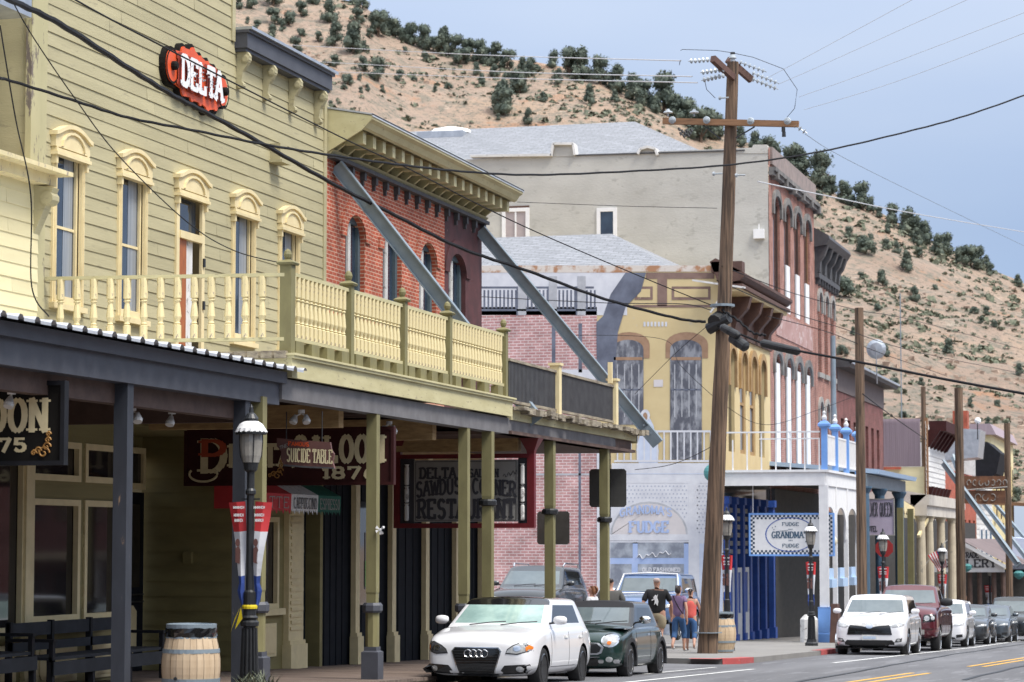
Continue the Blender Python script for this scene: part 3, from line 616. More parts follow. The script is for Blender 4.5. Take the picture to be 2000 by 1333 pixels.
# ================= LEFT NEIGHBOUR =================
def lathe_baluster(mb, x, y, z0, h, r=.045, m=0):
    pr = [(.9, 0), (.9, .22), (.5, .235), (.75, .25), (.55, .275), (.62, .30), (.92, .36), (.72, .50), (.5, .60), (.85, .625), (.5, .65), (.9, .67), (.9, 1)]
    mb.lathe((x, y, z0), [(a*r, b*h) for a, b in pr], 8, m)
nb = thing('board_house', 'pale yellow board house cut off by the left edge, metal box on its upper wall', 'house', (-16, 28, .2))
mb = MB(); siding(mb, 15.75, 20, 32.35, 4.5, 7.05, m=0); mb.quad((-15.75, 32.35, 4.5), (-17, 32.35, 4.5), (-17, 32.35, 7.05), (-15.75, 32.35, 7.05), m=0)
mb.box(-16.2, -15.55, 20, 32.5, 7.05, 7.2, 1); mb.box(-16.2, -15.35, 20, 32.62, 7.2, 7.26, 1)
mb.build('wall', [M['siding_cream'], M['cream_worn']], nb)
mb = MB(); mb.box(-19, -16.3, 20, 31.7, 7.3, 12.5, 0)
for k in range(40): mb.box(-16.3, -16.28, 20+k*.3, 20.02+k*.3, 7.3, 12.5, 0)
mb.build('upper_wall', M['white_old'], nb)
mb = MB(); mb.prism([(-15.75, 6.35), (-15.45, 7.0), (-15.75, 7.05)], 'y', 32.2, 32.38); mb.lathe((-15.55, 32.29, 6.86), [(.10, -.11), (.10, .11)], 10, ax='y'); mb.build('bracket', M['siding'], nb)
mb = MB(); mb.box(-16.3, -15.6, 30.6, 31.75, 9.3, 9.9); mb.box(-16.3, -15.8, 30.8, 31.65, 9.9, 10.5); mb.cyl((-15.9, 31.3, 10.5), (-15.9, 31.3, 11.2), .16, n=12); mb.build('metal_duct', M['galv'], nb)
# ================= DELTA BUILDING =================
ZB = -.2
dl = thing('clapboard_building', 'tall olive-green clapboard false front with tall cream-hooded windows and a balcony', 'building', (-16, 38.6, 0))
WIN = [(33.27, 34.32), (35.54, 36.62), (40.19, 41.27), (42.43, 43.48)]; DOOR = (37.77, 38.95)
op = [(a+.10, b-.10, 5.58, 7.74) for a, b in WIN]+[(DOOR[0]+.1, DOOR[1]-.1, 4.6, 7.68)]
mb = MB()
siding(mb, 16, 32.5, 44.9, 4.6, 10.6, op); siding(mb, 16, 32.5, 40.2, 10.6, 13.6)
wall(mb, 16.01, 32.5, 44.9, 10.45, 10.65)
mb.quad((-16, 44.9, -.4), (-30, 44.9, -.4), (-30, 44.9, 10.6), (-16, 44.9, 10.6)); mb.quad((-16, 40.2, 10.6), (-30, 40.2, 10.6), (-30, 40.2, 13.6), (-16, 40.2, 13.6)); mb.quad((-16, 32.5, 4), (-30, 32.5, 4), (-30, 32.5, 13.6), (-16, 32.5, 13.6))
mb.quad((-16, 40.2, 10.6), (-16, 44.9, 10.6), (-30, 44.9, 10.6), (-30, 40.2, 10.6)); mb.quad((-16, 32.5, 13.6), (-16, 40.2, 13.6), (-30, 40.2, 13.6), (-30, 32.5, 13.6))
mb.build('wall', M['siding'], dl)
mb = MB(); mb.box(-15.93, -16.02, 32.45, 32.75, 4.6, 13.6); mb.box(-15.955, -16.02, 32.78, 33.0, 4.6, 13.6); mb.build('corner_board', pm('cornerboard', (.47, .425, .245), (.41, .375, .215), sc=2, rough=.8, wear=(.16, .13, .11), wsc=3, wth=.56, stretch=(1, 1, .35)), dl)
mb = MB(); mb.box(-15.97, -16.02, 44.78, 44.93, 4.6, 10.6); mb.box(-15.965, -16.02, 40.1, 40.24, 10.6, 13.6); mb.build('corner_board', M['siding'], dl)
def hood(a, b, parent, mat, zt=8.02, zb=7.86, hgt=.42):
    """crowned window head: curved cap moulding over an inner segmental arch"""
    mb = MB(); c = (a+b)/2; r = (b-a)/2+.05; n = 14
    cap = lambda s: zt-.06+ .13*max(0, math.cos(s*math.pi*.62))**.8 - (.02 if abs(s) > .9 else 0)
    S = [-1+2*i/n for i in range(n+1)]
    for lay, (dx, k, t, lo) in enumerate(((.09, 1, .0, None), (.13, 1.06, .04, .06))):
        for s, q in zip(S[:-1], S[1:]):
            y0, y1 = c+s*r*k, c+q*r*k; za, zb_ = cap(s)+t, cap(q)+t
            l0, l1 = (zb-.10, zb-.10) if lo is None else (za-lo, zb_-lo)
            X = -16+dx
            mb.quad((X, y0, l0), (X, y1, l1), (X, y1, zb_), (X, y0, za)); mb.quad((X, y0, za), (X, y1, zb_), (-16, y1, zb_), (-16, y0, za)); mb.quad((X, y0, l0), (X, y1, l1), (-16, y1, l1), (-16, y0, l0))
        for s in (-1, 1):
            y = c+s*r*k; l = zb-.10 if lo is None else cap(s)+t-lo
            mb.quad((-16, y, l), (-16+dx, y, l), (-16+dx, y, cap(s)+t), (-16, y, cap(s)+t))
    archband(mb, 15.91, c-r*.62, c+r*.62, zb-.08, zb+.13, .035, .03, n=8)
    for k, s in enumerate((.05, .035)): mb.box(-16, -15.90+k*.02, a-.03-k*.02, b+.03+k*.02, zb-.12-.05*(k+1), zb-.12-.05*k)
    for e in (a-.02, b-.04): mb.box(-16, -15.91, e, e+.06, zb-.34, zb-.1)
    return mb.build('hood', mat, parent)
def sash(mb, X, a, b, c, d, t=.05, dep=.05, m=0):
    mb.box(X-dep, X, a, a+t, c, d, m); mb.box(X-dep, X, b-t, b, c, d, m); mb.box(X-dep, X, a+t, b-t, c, c+t, m); mb.box(X-dep, X, a+t, b-t, d-t, d, m)
for i, (a, b) in enumerate(WIN):
    mb = MB(); sash(mb, -15.96, a, b, 5.52, 7.82, .10, .05)
    for k in range(2): mb.box(-15.945, -15.96, a+.03+k*.04, a+.05+k*.04, 5.55, 7.7); mb.box(-15.945, -15.96, b-.05-k*.04, b-.03-k*.04, 5.55, 7.7)
    sash(mb, -16.03, a+.10, b-.10, 5.6, 7.72, .05, .05)
    f = mb.build('window', M['cream'], dl)
    s = MB(); s.box(-15.91, -16, a-.04, b+.04, 5.44, 5.52); s.build('sill', M['cream'], f)
    g = MB(); g.quad((-16.07, a+.11, 5.6), (-16.07, b-.11, 5.6), (-16.07, b-.11, 7.74), (-16.07, a+.11, 7.74)); g.box(-16.05, -16.07, a+.16, b-.16, 6.62, 6.66, 1); g.build('pane', [M['glass'], M['cream']], f)
    q = MB(); q.quad((-16.066, a+.10+(b-a)*.42, 5.65), (-16.066, b-.2, 5.65), (-16.066, b-.2, 7.7), (-16.066, a+.10+(b-a)*.42, 7.7)); q.build('curtain', M['curtain'], f)
    hood(a-.0, b+.0, f, M['cream'])
def upper_door():
    a, b = DOOR; mb = MB()
    sash(mb, -15.96, a, b, 4.6, 7.76, .12, .05); mb.box(-16.02, -15.94, a+.12, b-.12, 6.98, 7.10)
    d = mb.build('door_frame', M['cream'], dl)
    g = MB(); g.quad((-16.08, a+.12, 7.1), (-16.08, b-.12, 7.1), (-16.08, b-.12, 7.66), (-16.08, a+.12, 7.66)); g.build('transom_pane', M['glass'], d)
    g = MB(); g.box(-16.05, -16.0, a+.12, a+.50, 4.6, 6.98); g.box(-16.0, -15.99, a+.18, a+.44, 4.9, 5.7); g.build('door', M['door_wood'], dl)
    g = MB(); g.box(-16.06, -16.02, a+.50, a+.80, 4.6, 6.98); g.build('door_lining', M['white_old'], dl)
    g = MB(); g.quad((-16.2, a+.12, 4.6), (-16.2, b-.1, 4.6), (-16.2, b-.1, 6.98), (-16.2, a+.12, 6.98)); g.build('doorway', M['glass_dark'], dl)
    g = MB(); [g.box(-15.96, -15.93, b-.09, b-.03, z, z+.14) for z in (5.1, 5.9, 6.6)]; g.build('hinge', M['iron'], dl); hood(a, b, d, M['cream'])
upper_door()
mb = MB()
mb.box(-16.0, -15.76, 40.27, 44.6, 10.50, 10.76, 0); mb.box(-16.0, -15.72, 40.25, 44.65, 10.76, 10.81, 0); mb.box(-16.0, -15.67, 40.25, 44.7, 10.81, 10.86, 1); mb.box(-16.0, -15.8, 40.3, 44.55, 10.44, 10.50, 0)
cn = mb.build('cornice', [M['grey_paint'], M['galv']], dl)
def scroll(y, zt, parent):
    mb = MB(); X = -15.99; pr = [(X, zt), (X+.20, zt), (X+.24, zt-.07), (X+.22, zt-.17), (X+.18, zt-.24), (X+.12, zt-.33), (X+.10, zt-.46), (X+.09, zt-.56), (X+.03, zt-.62), (X, zt-.62)]
    mb.prism(pr, 'y', y, y+.11); mb.lathe((X+.16, y+.055, zt-.12), [(.045, -.075), (.075, -.065), (.075, .065), (.045, .075)], 12, ax='y'); mb.lathe((X+.075, y+.055, zt-.56), [(.06, -.07), (.06, .07)], 10, ax='y')
    return mb.build('bracket', M['siding'], parent)
for y in (40.35, 41.6, 42.9, 44.25): scroll(y, 10.44, cn)
c2 = MB(); c2.box(-16, -15.35, 31.8, 40.3, 13.3, 13.6); cp = c2.build('upper_cornice', M['grey_paint'], dl)
for y in (33.5, 34.9, 36.35, 37.8, 39.2): scroll(y, 11.95 if y == 36.35 else 13.3, cp)
mb = MB(); mb.box(-16, -15.8, 42.0, 42.35, 8.82, 9.12); mb.box(-16, -15.75, 41.95, 42.4, 8.78, 8.83); mb.build('wall_box', M['siding'], dl)
# ---- ground floor ----
RZ = 4.45
mb = MB()
lo = [(30.0, 32.55, .85, 3.3), (32.75, 34.35, .98, 2.72), (34.5, 35.75, .98, 2.72), (32.75, 34.35, 2.98, 3.55), (34.5, 35.75, 2.98, 3.55)]
siding(mb, 16, 24, 36.0, -.3, RZ, lo, h=.18)
mb.quad((-16, 36.0, -.4), (-17.7, 36.0, -.4), (-17.7, 36.0, RZ), (-16, 36.0, RZ))
siding_y(mb, 40.5, -17.7, -16, -.3, RZ, h=.25)
co = [(40.85, 42.55, .95, 2.55), (43.85, 44.75, -.3, RZ)]
wall(mb, 16, 40.5, 44.9, -.3, RZ, co, rev=.3)
mb.quad((-17.7, 36, 3.5), (-17.7, 40.5, 3.5), (-17.7, 40.5, RZ), (-17.7, 36, RZ)); mb.quad((-16, 36, 3.9), (-16, 40.5, 3.9), (-16, 40.5, RZ), (-16, 36, RZ))
mb.quad((-16, 36, 3.9), (-16, 40.5, 3.9), (-17.7, 40.5, 3.9), (-17.7, 36, 3.9))
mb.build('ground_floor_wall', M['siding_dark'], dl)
M['lower_trim'] = pm('lower_trim', (.78, .67, .40), (.68, .58, .34), sc=4, rough=.6)  # ground-floor trim paint, much the same cream as upstairs
def shopwin(a, b, c, d, D=16, nm='shop_window', gm='glass_dark', t=.09, rec=.06):
    mb = MB(); sash(mb, -D+.03, a, b, c, d, t, .08); f = mb.build(nm, M['lower_trim'], dl)
    g = MB(); g.quad((-D-rec, a+.02, c+.02), (-D-rec, b-.02, c+.02), (-D-rec, b-.02, d-.02), (-D-rec, a+.02, d-.02)); g.build('pane', M[gm], f); return f
for o in lo: shopwin(*o)
f = shopwin(40.85, 42.55, .95, 2.55)
mb = MB()   # street-corner pilasters, sills, lower panels
for a, b in ((32.5, 32.75), (35.8, 36.0), (40.5, 40.8), (28.6, 29.9)): mb.box(-16, -15.93, a, b, -.3, RZ-.3)
mb.box(-16, -15.9, 32.75, 35.8, .86, .97); mb.box(-16, -15.9, 40.8, 42.7, .84, .95)
for a, b in ((32.9, 34.25), (34.65, 35.65), (41.0, 41.6), (41.7, 42.4), (30.2, 32.3)): mb.box(-16, -15.955, a, b, .12+gz(a)*0, .70)
mb.build('pilaster', M['lower_trim'], dl)
mb = MB()
for a, b in ((33.0, 34.15), (34.75, 35.55), (41.05, 41.55), (41.75, 42.35), (30.3, 32.2)):
    z0, z1, k = .18, .64, .07; mb.prism([(a, z0+k), (a+k, z0), (b-k, z0), (b, z0+k), (b, z1-k), (b-k, z1), (a+k, z1), (a, z1-k)], 'x', -15.955, -15.935)
mb.build('panel', M['cream'], dl)
def fluted(y, w_=.36, D=16, z0=-.25, z1=3.6, parent=dl, mat='lower_trim', orn=False):
    mb = MB(); mb.box(-D, -D+.10, y, y+w_, z0, z1); mb.box(-D, -D+.17, y-.05, y+w_+.05, z0, z0+.55); mb.box(-D, -D+.14, y-.02, y+w_+.02, z0+.55, z0+.62); mb.box(-D, -D+.16, y-.04, y+w_+.04, z1-.12, z1)
    n = 24 if orn else 0
    for i in range(n):
        z = z0+.8+i*(z1-z0-1.1)/n; mb.box(-D+.10, -D+.125, y+.06+(i % 2)*.03, y+w_-.06-(i % 3)*.03, z, z+.06)
    return mb.build('pilaster', M[mat], parent)
fluted(42.85, .75, orn=True)
def recessed_doors():
    for k, (a, b) in enumerate(((36.1, 37.5), (37.55, 38.9), (38.95, 40.4))):
        mb = MB(); X = -17.62; mb.box(X-.06, X, a, b, -.1, 2.95, 0)
        mb.box(X, X+.02, a+.2, b-.2, 1.35, 2.75, 1); mb.prism([(a+.3, .35), (a+.45, .25), (b-.45, .25), (b-.3, .35), (b-.3, .95), (b-.45, 1.05), (a+.45, 1.05), (a+.3, .95)], 'x', X, X+.02, 2)
        d = mb.build('door', [M['door_blue'], M['glass_dark'], M['lower_trim']], dl)
        h = MB(); h.box(X+.06, X+.08, a+.15, b-.15, 1.22, 1.25); h.box(X+.06, X+.08, a+.15, b-.15, 1.10, 1.13); h.build('push_bar', M['iron'], d)
    mb = MB(); sash(mb, -17.55, 36.4, 40.3, 3.0, 3.7, .1, .06); mb.build('transom_frame', M['lower_trim'], dl)
    mb = MB(); mb.quad((-17.6, 36.4, 3.0), (-17.6, 40.3, 3.0), (-17.6, 40.3, 3.7), (-17.6, 36.4, 3.7)); mb.build('transom_pane', M['glass_dark'], dl)
    mb = MB(); mb.box(-17.55, -17.54, 36.6, 36.75, 1.7, 1.95); mb.build('notice', M['white'], dl)
recessed_doors()
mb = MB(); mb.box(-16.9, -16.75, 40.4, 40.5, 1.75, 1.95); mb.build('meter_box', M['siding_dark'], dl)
mb = MB(); mb.quad((-16.28, 43.85, -.3), (-16.28, 44.75, -.3), (-16.28, 44.75, RZ), (-16.28, 43.85, RZ)); mb.build('dark_panel', M['door_blue'], dl)
# ================= BRICK BUILDING =================
bb = thing('brick_building', 'two-storey red brick building with arched windows under a heavy bracketed olive cornice', 'building', (-16, 50.2, 0))
def pyY(u): return PY(u, 16, 560)
W4 = [(46.08, 47.25), (48.36, 49.6), (50.78, 52.0), (52.9, 54.2)]
mb = MB(); wall(mb, 16, 44.95, 52.6, 4.4, 9.4, [(a, b, 5.55, 8.42) for a, b in W4[:3]], 0, .3); wall(mb, 16, 52.6, 55.5, 4.4, 9.4, [(*W4[3], 5.55, 8.42)], 1, .3)
for i, (a, b) in enumerate(W4): spandrel(mb, 16, a, b, 7.95, 8.42, 0 if i < 3 else 1)
mb.quad((-16, 55.5, -.6), (-30, 55.5, -.6), (-30, 55.5, 9.3), (-16, 55.5, 9.3), m=0); mb.quad((-16, 45, 9.3), (-16, 55.5, 9.3), (-30, 55.5, 9.3), (-30, 45, 9.3), m=0)
mb.build('wall', [M['brick_red'], M['maroon_plaster']], bb)
mb = MB()
for i, (a, b) in enumerate(W4): archband(mb, 16, a, b, 7.95, 8.42, .3, .035, 0 if i < 3 else 1)
mb.build('arch_course', [M['brick_red'], M['maroon_plaster']], bb)
M['teal_frame'] = pm('teal_frame', (.085, .12, .14), (.06, .09, .11), sc=4)
for a, b in W4:
    mb = MB(); X = -16.1; sash(mb, X, a, b, 5.55, 8.4, .13, .06, 1); mb.box(X-.05, X-.01, (a+b)/2-.04, (a+b)/2+.04, 5.6, 8.35, 0); sash(mb, X-.02, a+.16, (a+b)/2-.04, 5.7, 8.25, .04, .04, 0)
    mb.box(X-.05, X-.01, a+.1, b-.1, 6.95, 7.0, 0)
    f = mb.build('window', [M['white_old'], M['teal_frame']], bb)
    g = MB(); g.quad((X-.06, a, 5.55), (X-.06, b, 5.55), (X-.06, b, 8.4), (X-.06, a, 8.4)); g.build('pane', M['glass'], f)
mb = MB()   # cornice
ya, yb = 45.02, 55.6
mb.prism([(-16.3, 9.38), (-15.95, 9.38), (-15.86, 9.46), (-16.0, 9.46), (-16.0, 10.3), (-16.3, 10.3)], 'y', ya, yb, 0)
mb.prism([(-16.0, 10.02), (-15.30, 9.82), (-15.24, 9.85), (-15.18, 9.95), (-15.1, 10.0), (-15.1, 10.06), (-16.4, 10.30), (-16.4, 10.2)], 'y', ya, yb+.15, 0)
mb.quad((-15.985, ya, 9.47), (-15.985, yb, 9.47), (-15.985, yb, 10.1), (-16.02, ya, 10.1), m=2)
mb.prism([(-16.4, 10.31), (-15.08, 10.07), (-15.08, 10.10), (-16.4, 10.35)], 'y', ya-.06, yb+.2, 1); mb.beam((-15.09, ya-.06, 10.07), (-15.09, yb+.2, 10.07), .02, .05, 1)
mb.prism([(-16.4, 9.35), (-16.0, 9.4), (-15.3, 9.80), (-15.1, 10.0), (-15.1, 10.06), (-16.4, 10.30)], 'y', ya-.05, ya, 0)
mb.quad((-15.96, ya, 9.95), (-15.31, ya, 9.80), (-15.31, yb, 9.80), (-15.96, yb, 9.95), m=2)
cn = mb.build('cornice', [M['olive_pale'], M['metal_roof'], pm('olive_deep', (.17, .145, .065), (.12, .10, .05), sc=4)], bb)
for i in range(18):
    y = ya+.25+i*(yb-ya-.45)/17; mb = MB()
    mb.prism([(-16.0, 9.47), (-15.93, 9.45), (-15.45, 9.82), (-16.0, 9.94)], 'y', y, y+.08)
    mb.box(-15.74, -15.36, y-.05, y+.13, 9.58, 9.84); mb.box(-15.76, -15.34, y-.07, y+.15, 9.82, 9.86)
    mb.build('bracket', M['olive_pale'], cn)
mb = MB(); mb.box(-16.0, -15.84, ya, yb, 9.3, 9.375)
for i in range(15): y = ya+.5+i*(yb-ya-.7)/14; mb.box(-16, -15.9, y, y+.12, 9.14, 9.3); mb.box(-16, -15.94, y+.03, y+.09, 9.03, 9.14)
mb.build('frieze_moulding', M['dark_cornice'], bb)
mb = MB()  # ground floor: dark panels behind slim pilasters
for a, b in ((44.95, 46.6), (46.6, 48.9), (48.9, 51.2), (51.2, 53.4), (53.4, 55.5)):
    mb.box(-16.15, -16.05, a, b, -.6, 4.3, 0)
    for k in range(4): mb.box(-16.05, -16.035, a+.15+k*(b-a-.3)/4, a+.17+k*(b-a-.3)/4, -.3, 3.9, 0)
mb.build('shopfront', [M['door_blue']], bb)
for y in (46.5, 48.75, 51.0, 53.2, 55.2): fluted(y, .24, z0=gz(y)-.02, z1=3.9, parent=bb)
mb = MB(); mb.box(-16.06, -16.03, 47.1, 48.3, .9, 2.9, 0); mb.box(-16.03, -16.02, 47.4, 48.1, 1.2, 2.3, 1); mb.box(-16.02, -16.015, 47.4, 47.9, 1.25, 1.75, 2); f = mb.build('shop_window', [M['glass_dark'], M['sign_grey'], pm('leaflet', (.25, .55, .16))], bb)
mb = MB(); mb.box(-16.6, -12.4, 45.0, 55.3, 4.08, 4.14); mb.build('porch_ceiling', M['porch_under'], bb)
# steel braces from wall head to the porch edge
for (lab, p, q) in (('grey steel brace slanting from the left end of the brick cornice to the balcony', (-15.95, 45.4, 9.22), pt(1048, 822, 46.6)), ('grey steel brace slanting from the maroon brick corner past the porch end', (-15.95, 55.2, 9.15), pt(1284, 866, 56.6))):
    o = MB(); p, q = Vector(p), Vector(q); d = (q-p).normalized(); o.beam(p, q, .24, .03, up=(0, 1, 0)); side = Vector((0, 1, 0)).cross(d).normalized()
    o.beam(p+side*.12, q+side*.12, .02, .17, up=(0, 1, 0)); o.beam(p-side*.12, q-side*.12, .02, .17, up=(0, 1, 0))
    o.beam(q-d*.45, q+d*.02, .27, .2, up=(0, 1, 0))
    for k in range(3): o.cyl(q-d*(.2+.12*k)+Vector((0, -.13, .06)), q-d*(.2+.12*k)+Vector((0, -.09, .06)), .02, n=6)
    tag(o.build('steel_brace', M['steel'], org=p), lab, 'brace')
# ================= PORCHES =================
def col_mb(x, y, z0, z1, kind=0):
    mb = MB(); c = (x, y, 0)
    if kind == 0:      # square post, chamfered, block collar and base
        mb.lathe(c, [(.135, z0), (.135, z0+.42), (.10, z0+.44), (.10, z0+.5)], 4, 1, sq=True)
        for k in range(8): pass
        mb.lathe(c, [(.098, z0+.5), (.098, z0+1.02)], 8, 0, sq=True)
        mb.lathe(c, [(.125, z0+1.02), (.145, z0+1.05), (.145, z0+1.13), (.12, z0+1.17)], 8, 1, sq=True)
        mb.lathe(c, [(.075, z0+1.17), (.075, z0+1.3), (.082, z0+1.33), (.082, z1)], 4, 0, sq=True)
    elif kind == 1:
        mb.lathe(c, [(.13, z0), (.13, z0+.3)], 4, 1, sq=True); mb.lathe(c, [(.088, z0+.3), (.088, z0+2.9)], 4, 0, sq=True)
        mb.lathe(c, [(.12, z0+2.9), (.16, z0+2.92), (.16, z0+2.99), (.13, z0+3.02)], 12, 1); mb.lathe(c, [(.085, z0+3.02), (.092, z0+3.08), (.092, z1)], 4, 0, sq=True)
    return mb
# --- grey-fascia porch ---
p1 = thing('porch', 'grey-painted porch with a ribbed metal roof edge at the left of the photo', 'porch', (-12.5, 28, gz(28)))
mb = MB(); mb.box(-12.58, -12.5, 20, 33.25, 4.0, 4.36); mb.box(-12.5, -12.42, 20, 33.35, 4.30, 4.46); mb.box(-12.7, -12.58, 20, 33.25, 4.0, 4.4); mb.build('fascia', M['grey_paint'], p1)
mb = MB(); mb.box(-12.9, -12.7, 20, 33.2, 3.76, 4.0); mb.box(-15.95, -12.9, 33.05, 33.2, 3.76, 4.4)
for i in range(17): mb.box(-15.95, -12.7, 20.3+i*.8, 20.4+i*.8, 4.16, 4.36)
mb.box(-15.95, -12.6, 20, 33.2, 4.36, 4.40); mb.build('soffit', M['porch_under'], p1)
mb = MB(); y = 20; X0, X1 = -12.22, -15.95
while y < 33.4:
    for a, b, za, zb in ((0, .26, .02, .02), (.26, .30, .02, .055), (.30, .36, .055, .055), (.36, .40, .055, .02)):
        ya, yb = y+a, y+b
        mb.quad((X0, ya, 4.47+za), (X0, yb, 4.47+zb), (X1, yb, 4.70+zb), (X1, ya, 4.70+za))
        mb.quad((X0, ya, 4.455), (X0, yb, 4.455), (X0, yb, 4.47+zb), (X0, ya, 4.47+za)) if a < .26 else None
    y += .40
mb.build('metal_roof', M['metal_roof'], p1, fix=False)
for y in (28.3, 32.15):
    mb = MB(); mb.lathe((-12.62, y, 0), [(.088, gz(y)), (.088, 4.0)], 4, sq=True); mb.build('post', M['grey_post'], p1)
# --- balcony porch ---
p2 = thing('balcony', 'cream turned-baluster balcony on olive posts in front of the green clapboard building', 'balcony', (-12.5, 39, gz(39)))
mb = MB(); mb.box(-12.44, -12.37, 33.4, 44.95, 4.39, 4.66); mb.box(-12.44, -12.33, 33.38, 45.0, 4.66, 4.70); mb.box(-12.44, -12.31, 33.36, 45.02, 4.70, 4.73); mb.box(-16, -12.44, 33.4, 33.46, 4.39, 4.66); mb.build('fascia', M['olive_pale'], p2)
mb = MB(); mb.box(-15.95, -12.37, 33.46, 44.9, 4.66, 4.72)
for i in range(9): mb.box(-14.2+i*.2, -14.04+i*.2, 33.30, 33.42, 4.66, 4.76)
mb.build('deck', M['weathered'], p2)
mb = MB(); mb.box(-12.72, -12.46, 33.25, 53.6, 4.08, 4.37); mb.build('beam', pm('beam', (.17, .165, .17), (.12, .115, .12), sc=3), p2)
mb = MB(); mb.box(-15.95, -12.7, 33.3, 44.9, 4.36, 4.40)
for i in range(14): mb.box(-15.95, -12.7, 33.5+i*.8, 33.6+i*.8, 4.2, 4.36)
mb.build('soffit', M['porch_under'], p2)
for y in (32.62, 37.5, 42.45): col_mb(-12.55, y, gz(y), 4.08, 0).build('post', [M['olive'], M['grey_paint']], p2)
def rail(p, q, parent, z, m='olive_pale', w_=.07, h=.05, nm='handrail'):
    mb = MB(); mb.beam((p[0], p[1], z), (q[0], q[1], z), w_, h); return mb.build(nm, M[m], parent)
bal = MB(); lathe_baluster(bal, 0, 0, 0, .86, .062); bo = bal.build('baluster', M['cream_worn'], smooth=False)
bme = bo.data; bpy.data.objects.remove(bo)
bal = MB(); lathe_baluster(bal, 0, 0, 0, .86, .046); bo = bal.build('baluster', M['cream_worn']); bme2 = bo.data; bpy.data.objects.remove(bo)
def baluster(x, y, z, parent, me):
    o = bpy.data.objects.new('baluster', me); C.objects.link(o); o.parent = parent; o.location = Vector((x, y, z))-parent.location
rail((-15.98, 33.05), (-12.5, 33.45), p2, 5.83); rail((-15.98, 33.05), (-12.5, 33.45), p2, 4.93, 'olive_pale', nm='bottom_rail')
for i in range(13): baluster(-15.74+i*.243, 33.08+i*.028, 4.955, p2, bme)
POSTS = [33.5, 36.1, 38.72, 41.2, 44.72]
for i, y in enumerate(POSTS):
    mb = MB(); zt = 6.02 if i == 0 else 5.98; r = .085 if i == 0 else .07
    mb.lathe((-12.48, y, 0), [(r, 4.70), (r, zt)], 4, sq=True); mb.lathe((-12.48, y, 0), [(r+.03, zt-.05), (r+.045, zt-.02), (r+.02, zt), (.03, zt+.03)], 4, sq=True)
    mb.lathe((-12.48, y, 0), [(.03, zt+.02), (.05, zt+.06), (.06, zt+.10), (.045, zt+.15), (.01, zt+.18)], 10); mb.build('rail_post', M['olive'], p2)
for a, b in zip(POSTS[:-1], POSTS[1:]):
    rail((-12.48, a), (-12.48, b), p2, 5.86); rail((-12.48, a), (-12.48, b), p2, 4.95, nm='bottom_rail')
    mb = MB()
    for k in range(4): yy = a+(k+.5)*(b-a)/4; mb.box(-12.55, -12.41, yy-.16, yy+.16, 4.73, 4.92)
    mb.build('rail_block', M['olive'], p2)
    n = int((b-a-.2)/.175)
    for k in range(n): baluster(-12.48, a+.14+(b-a-.28)*(k+.5)/n, 4.975, p2, bme2)
# --- porch of the brick building, dark slatted rail ---
p3 = thing('porch', 'porch with a dark slatted rail and crumbling edge in front of the brick building', 'porch', (-12.5, 49, gz(49)))
for y in (43.95, 48.35, 52.95): col_mb(-12.55, y, gz(y), 4.08, 1).build('post', [M['olive'], M['iron']], p3)
mb = MB(); mb.box(-12.5, -12.42, 45.05, 55.6, 4.34, 4.52); mb.box(-16, -12.42, 55.5, 55.6, 4.3, 4.55); mb.build('fascia', M['olive_pale'], p3)
mb = MB(); rr = random.Random(5); mb.box(-15.95, -12.36, 45.05, 55.7, 4.52, 4.58)
y = 45.1
while y < 55.6:
    l = rr.uniform(.12, .5); a = rr.uniform(-.07, .03); mb.box(-12.36+a, -12.2+rr.uniform(-.1, .04), y, y+l*.9, 4.50+rr.uniform(-.05, .03), 4.55+rr.uniform(0, .05)); y += l*.7
for x in range(12): mb.box(-15.9+x*.3, -15.65+x*.3, 55.5, 55.65+rr.uniform(0, .15), 4.5+rr.uniform(-.05, .02), 4.56+rr.uniform(0, .04))
mb.build('deck', M['weathered'], p3)
mb = MB(); mb.box(-15.95, -12.7, 45.0, 55.3, 4.37, 4.42); mb.box(-12.8, -12.5, 53.4, 55.3, 4.1, 4.37)
for i in range(13): mb.box(-15.95, -12.7, 45.3+i*.8, 45.4+i*.8, 4.18, 4.37)
mb.build('soffit', M['porch_under'], p3)
for a, b in ((45.0, 48.42), (48.62, 53.36)):
    mb = MB(); n = int((b-a)/.095)
    for k in range(n): y = a+(k+.5)*(b-a)/n; mb.box(-12.49, -12.45, y-.022, y+.022, 4.70, 5.42)
    mb.build('rail_slats', M['dark_cornice'], p3); rail((-12.47, a), (-12.47, b), p3, 5.44, 'weathered', .09); rail((-12.47, a), (-12.47, b), p3, 4.68, 'weathered', .08, nm='bottom_rail')
for y in (48.52, 53.45):
    mb = MB(); mb.box(-12.57, -12.38, y-.1, y+.1, 4.58, 5.56); mb.box(-12.6, -12.35, y-.13, y+.13, 5.56, 5.61); mb.build('rail_post', M['cream'], p3)
mb = MB(); mb.box(-12.53, -12.44, 53.2, 53.28, 5.5, 5.95); mb.build('rail_post', M['cream'], p3)
mb = MB(); mb.box(-15.96, -15.88, 45.0, 55.4, 3.72, 4.07)
for i in range(5): mb.prism([(-15.88, 3.72), (-15.62, 3.72), (-15.62, 3.66), (-15.88, 3.40)], 'y', 46.4+i*2.2, 46.5+i*2.2)
mb.build('lintel', M['tan_wood'], bb)
mb = MB()
for y in (36.6, 41.4, 46.9): mb.box(-15.9, -12.8, y, y+.22, 3.84, 4.19)
mb.build('cross_beam', M['tan_wood'], p2)
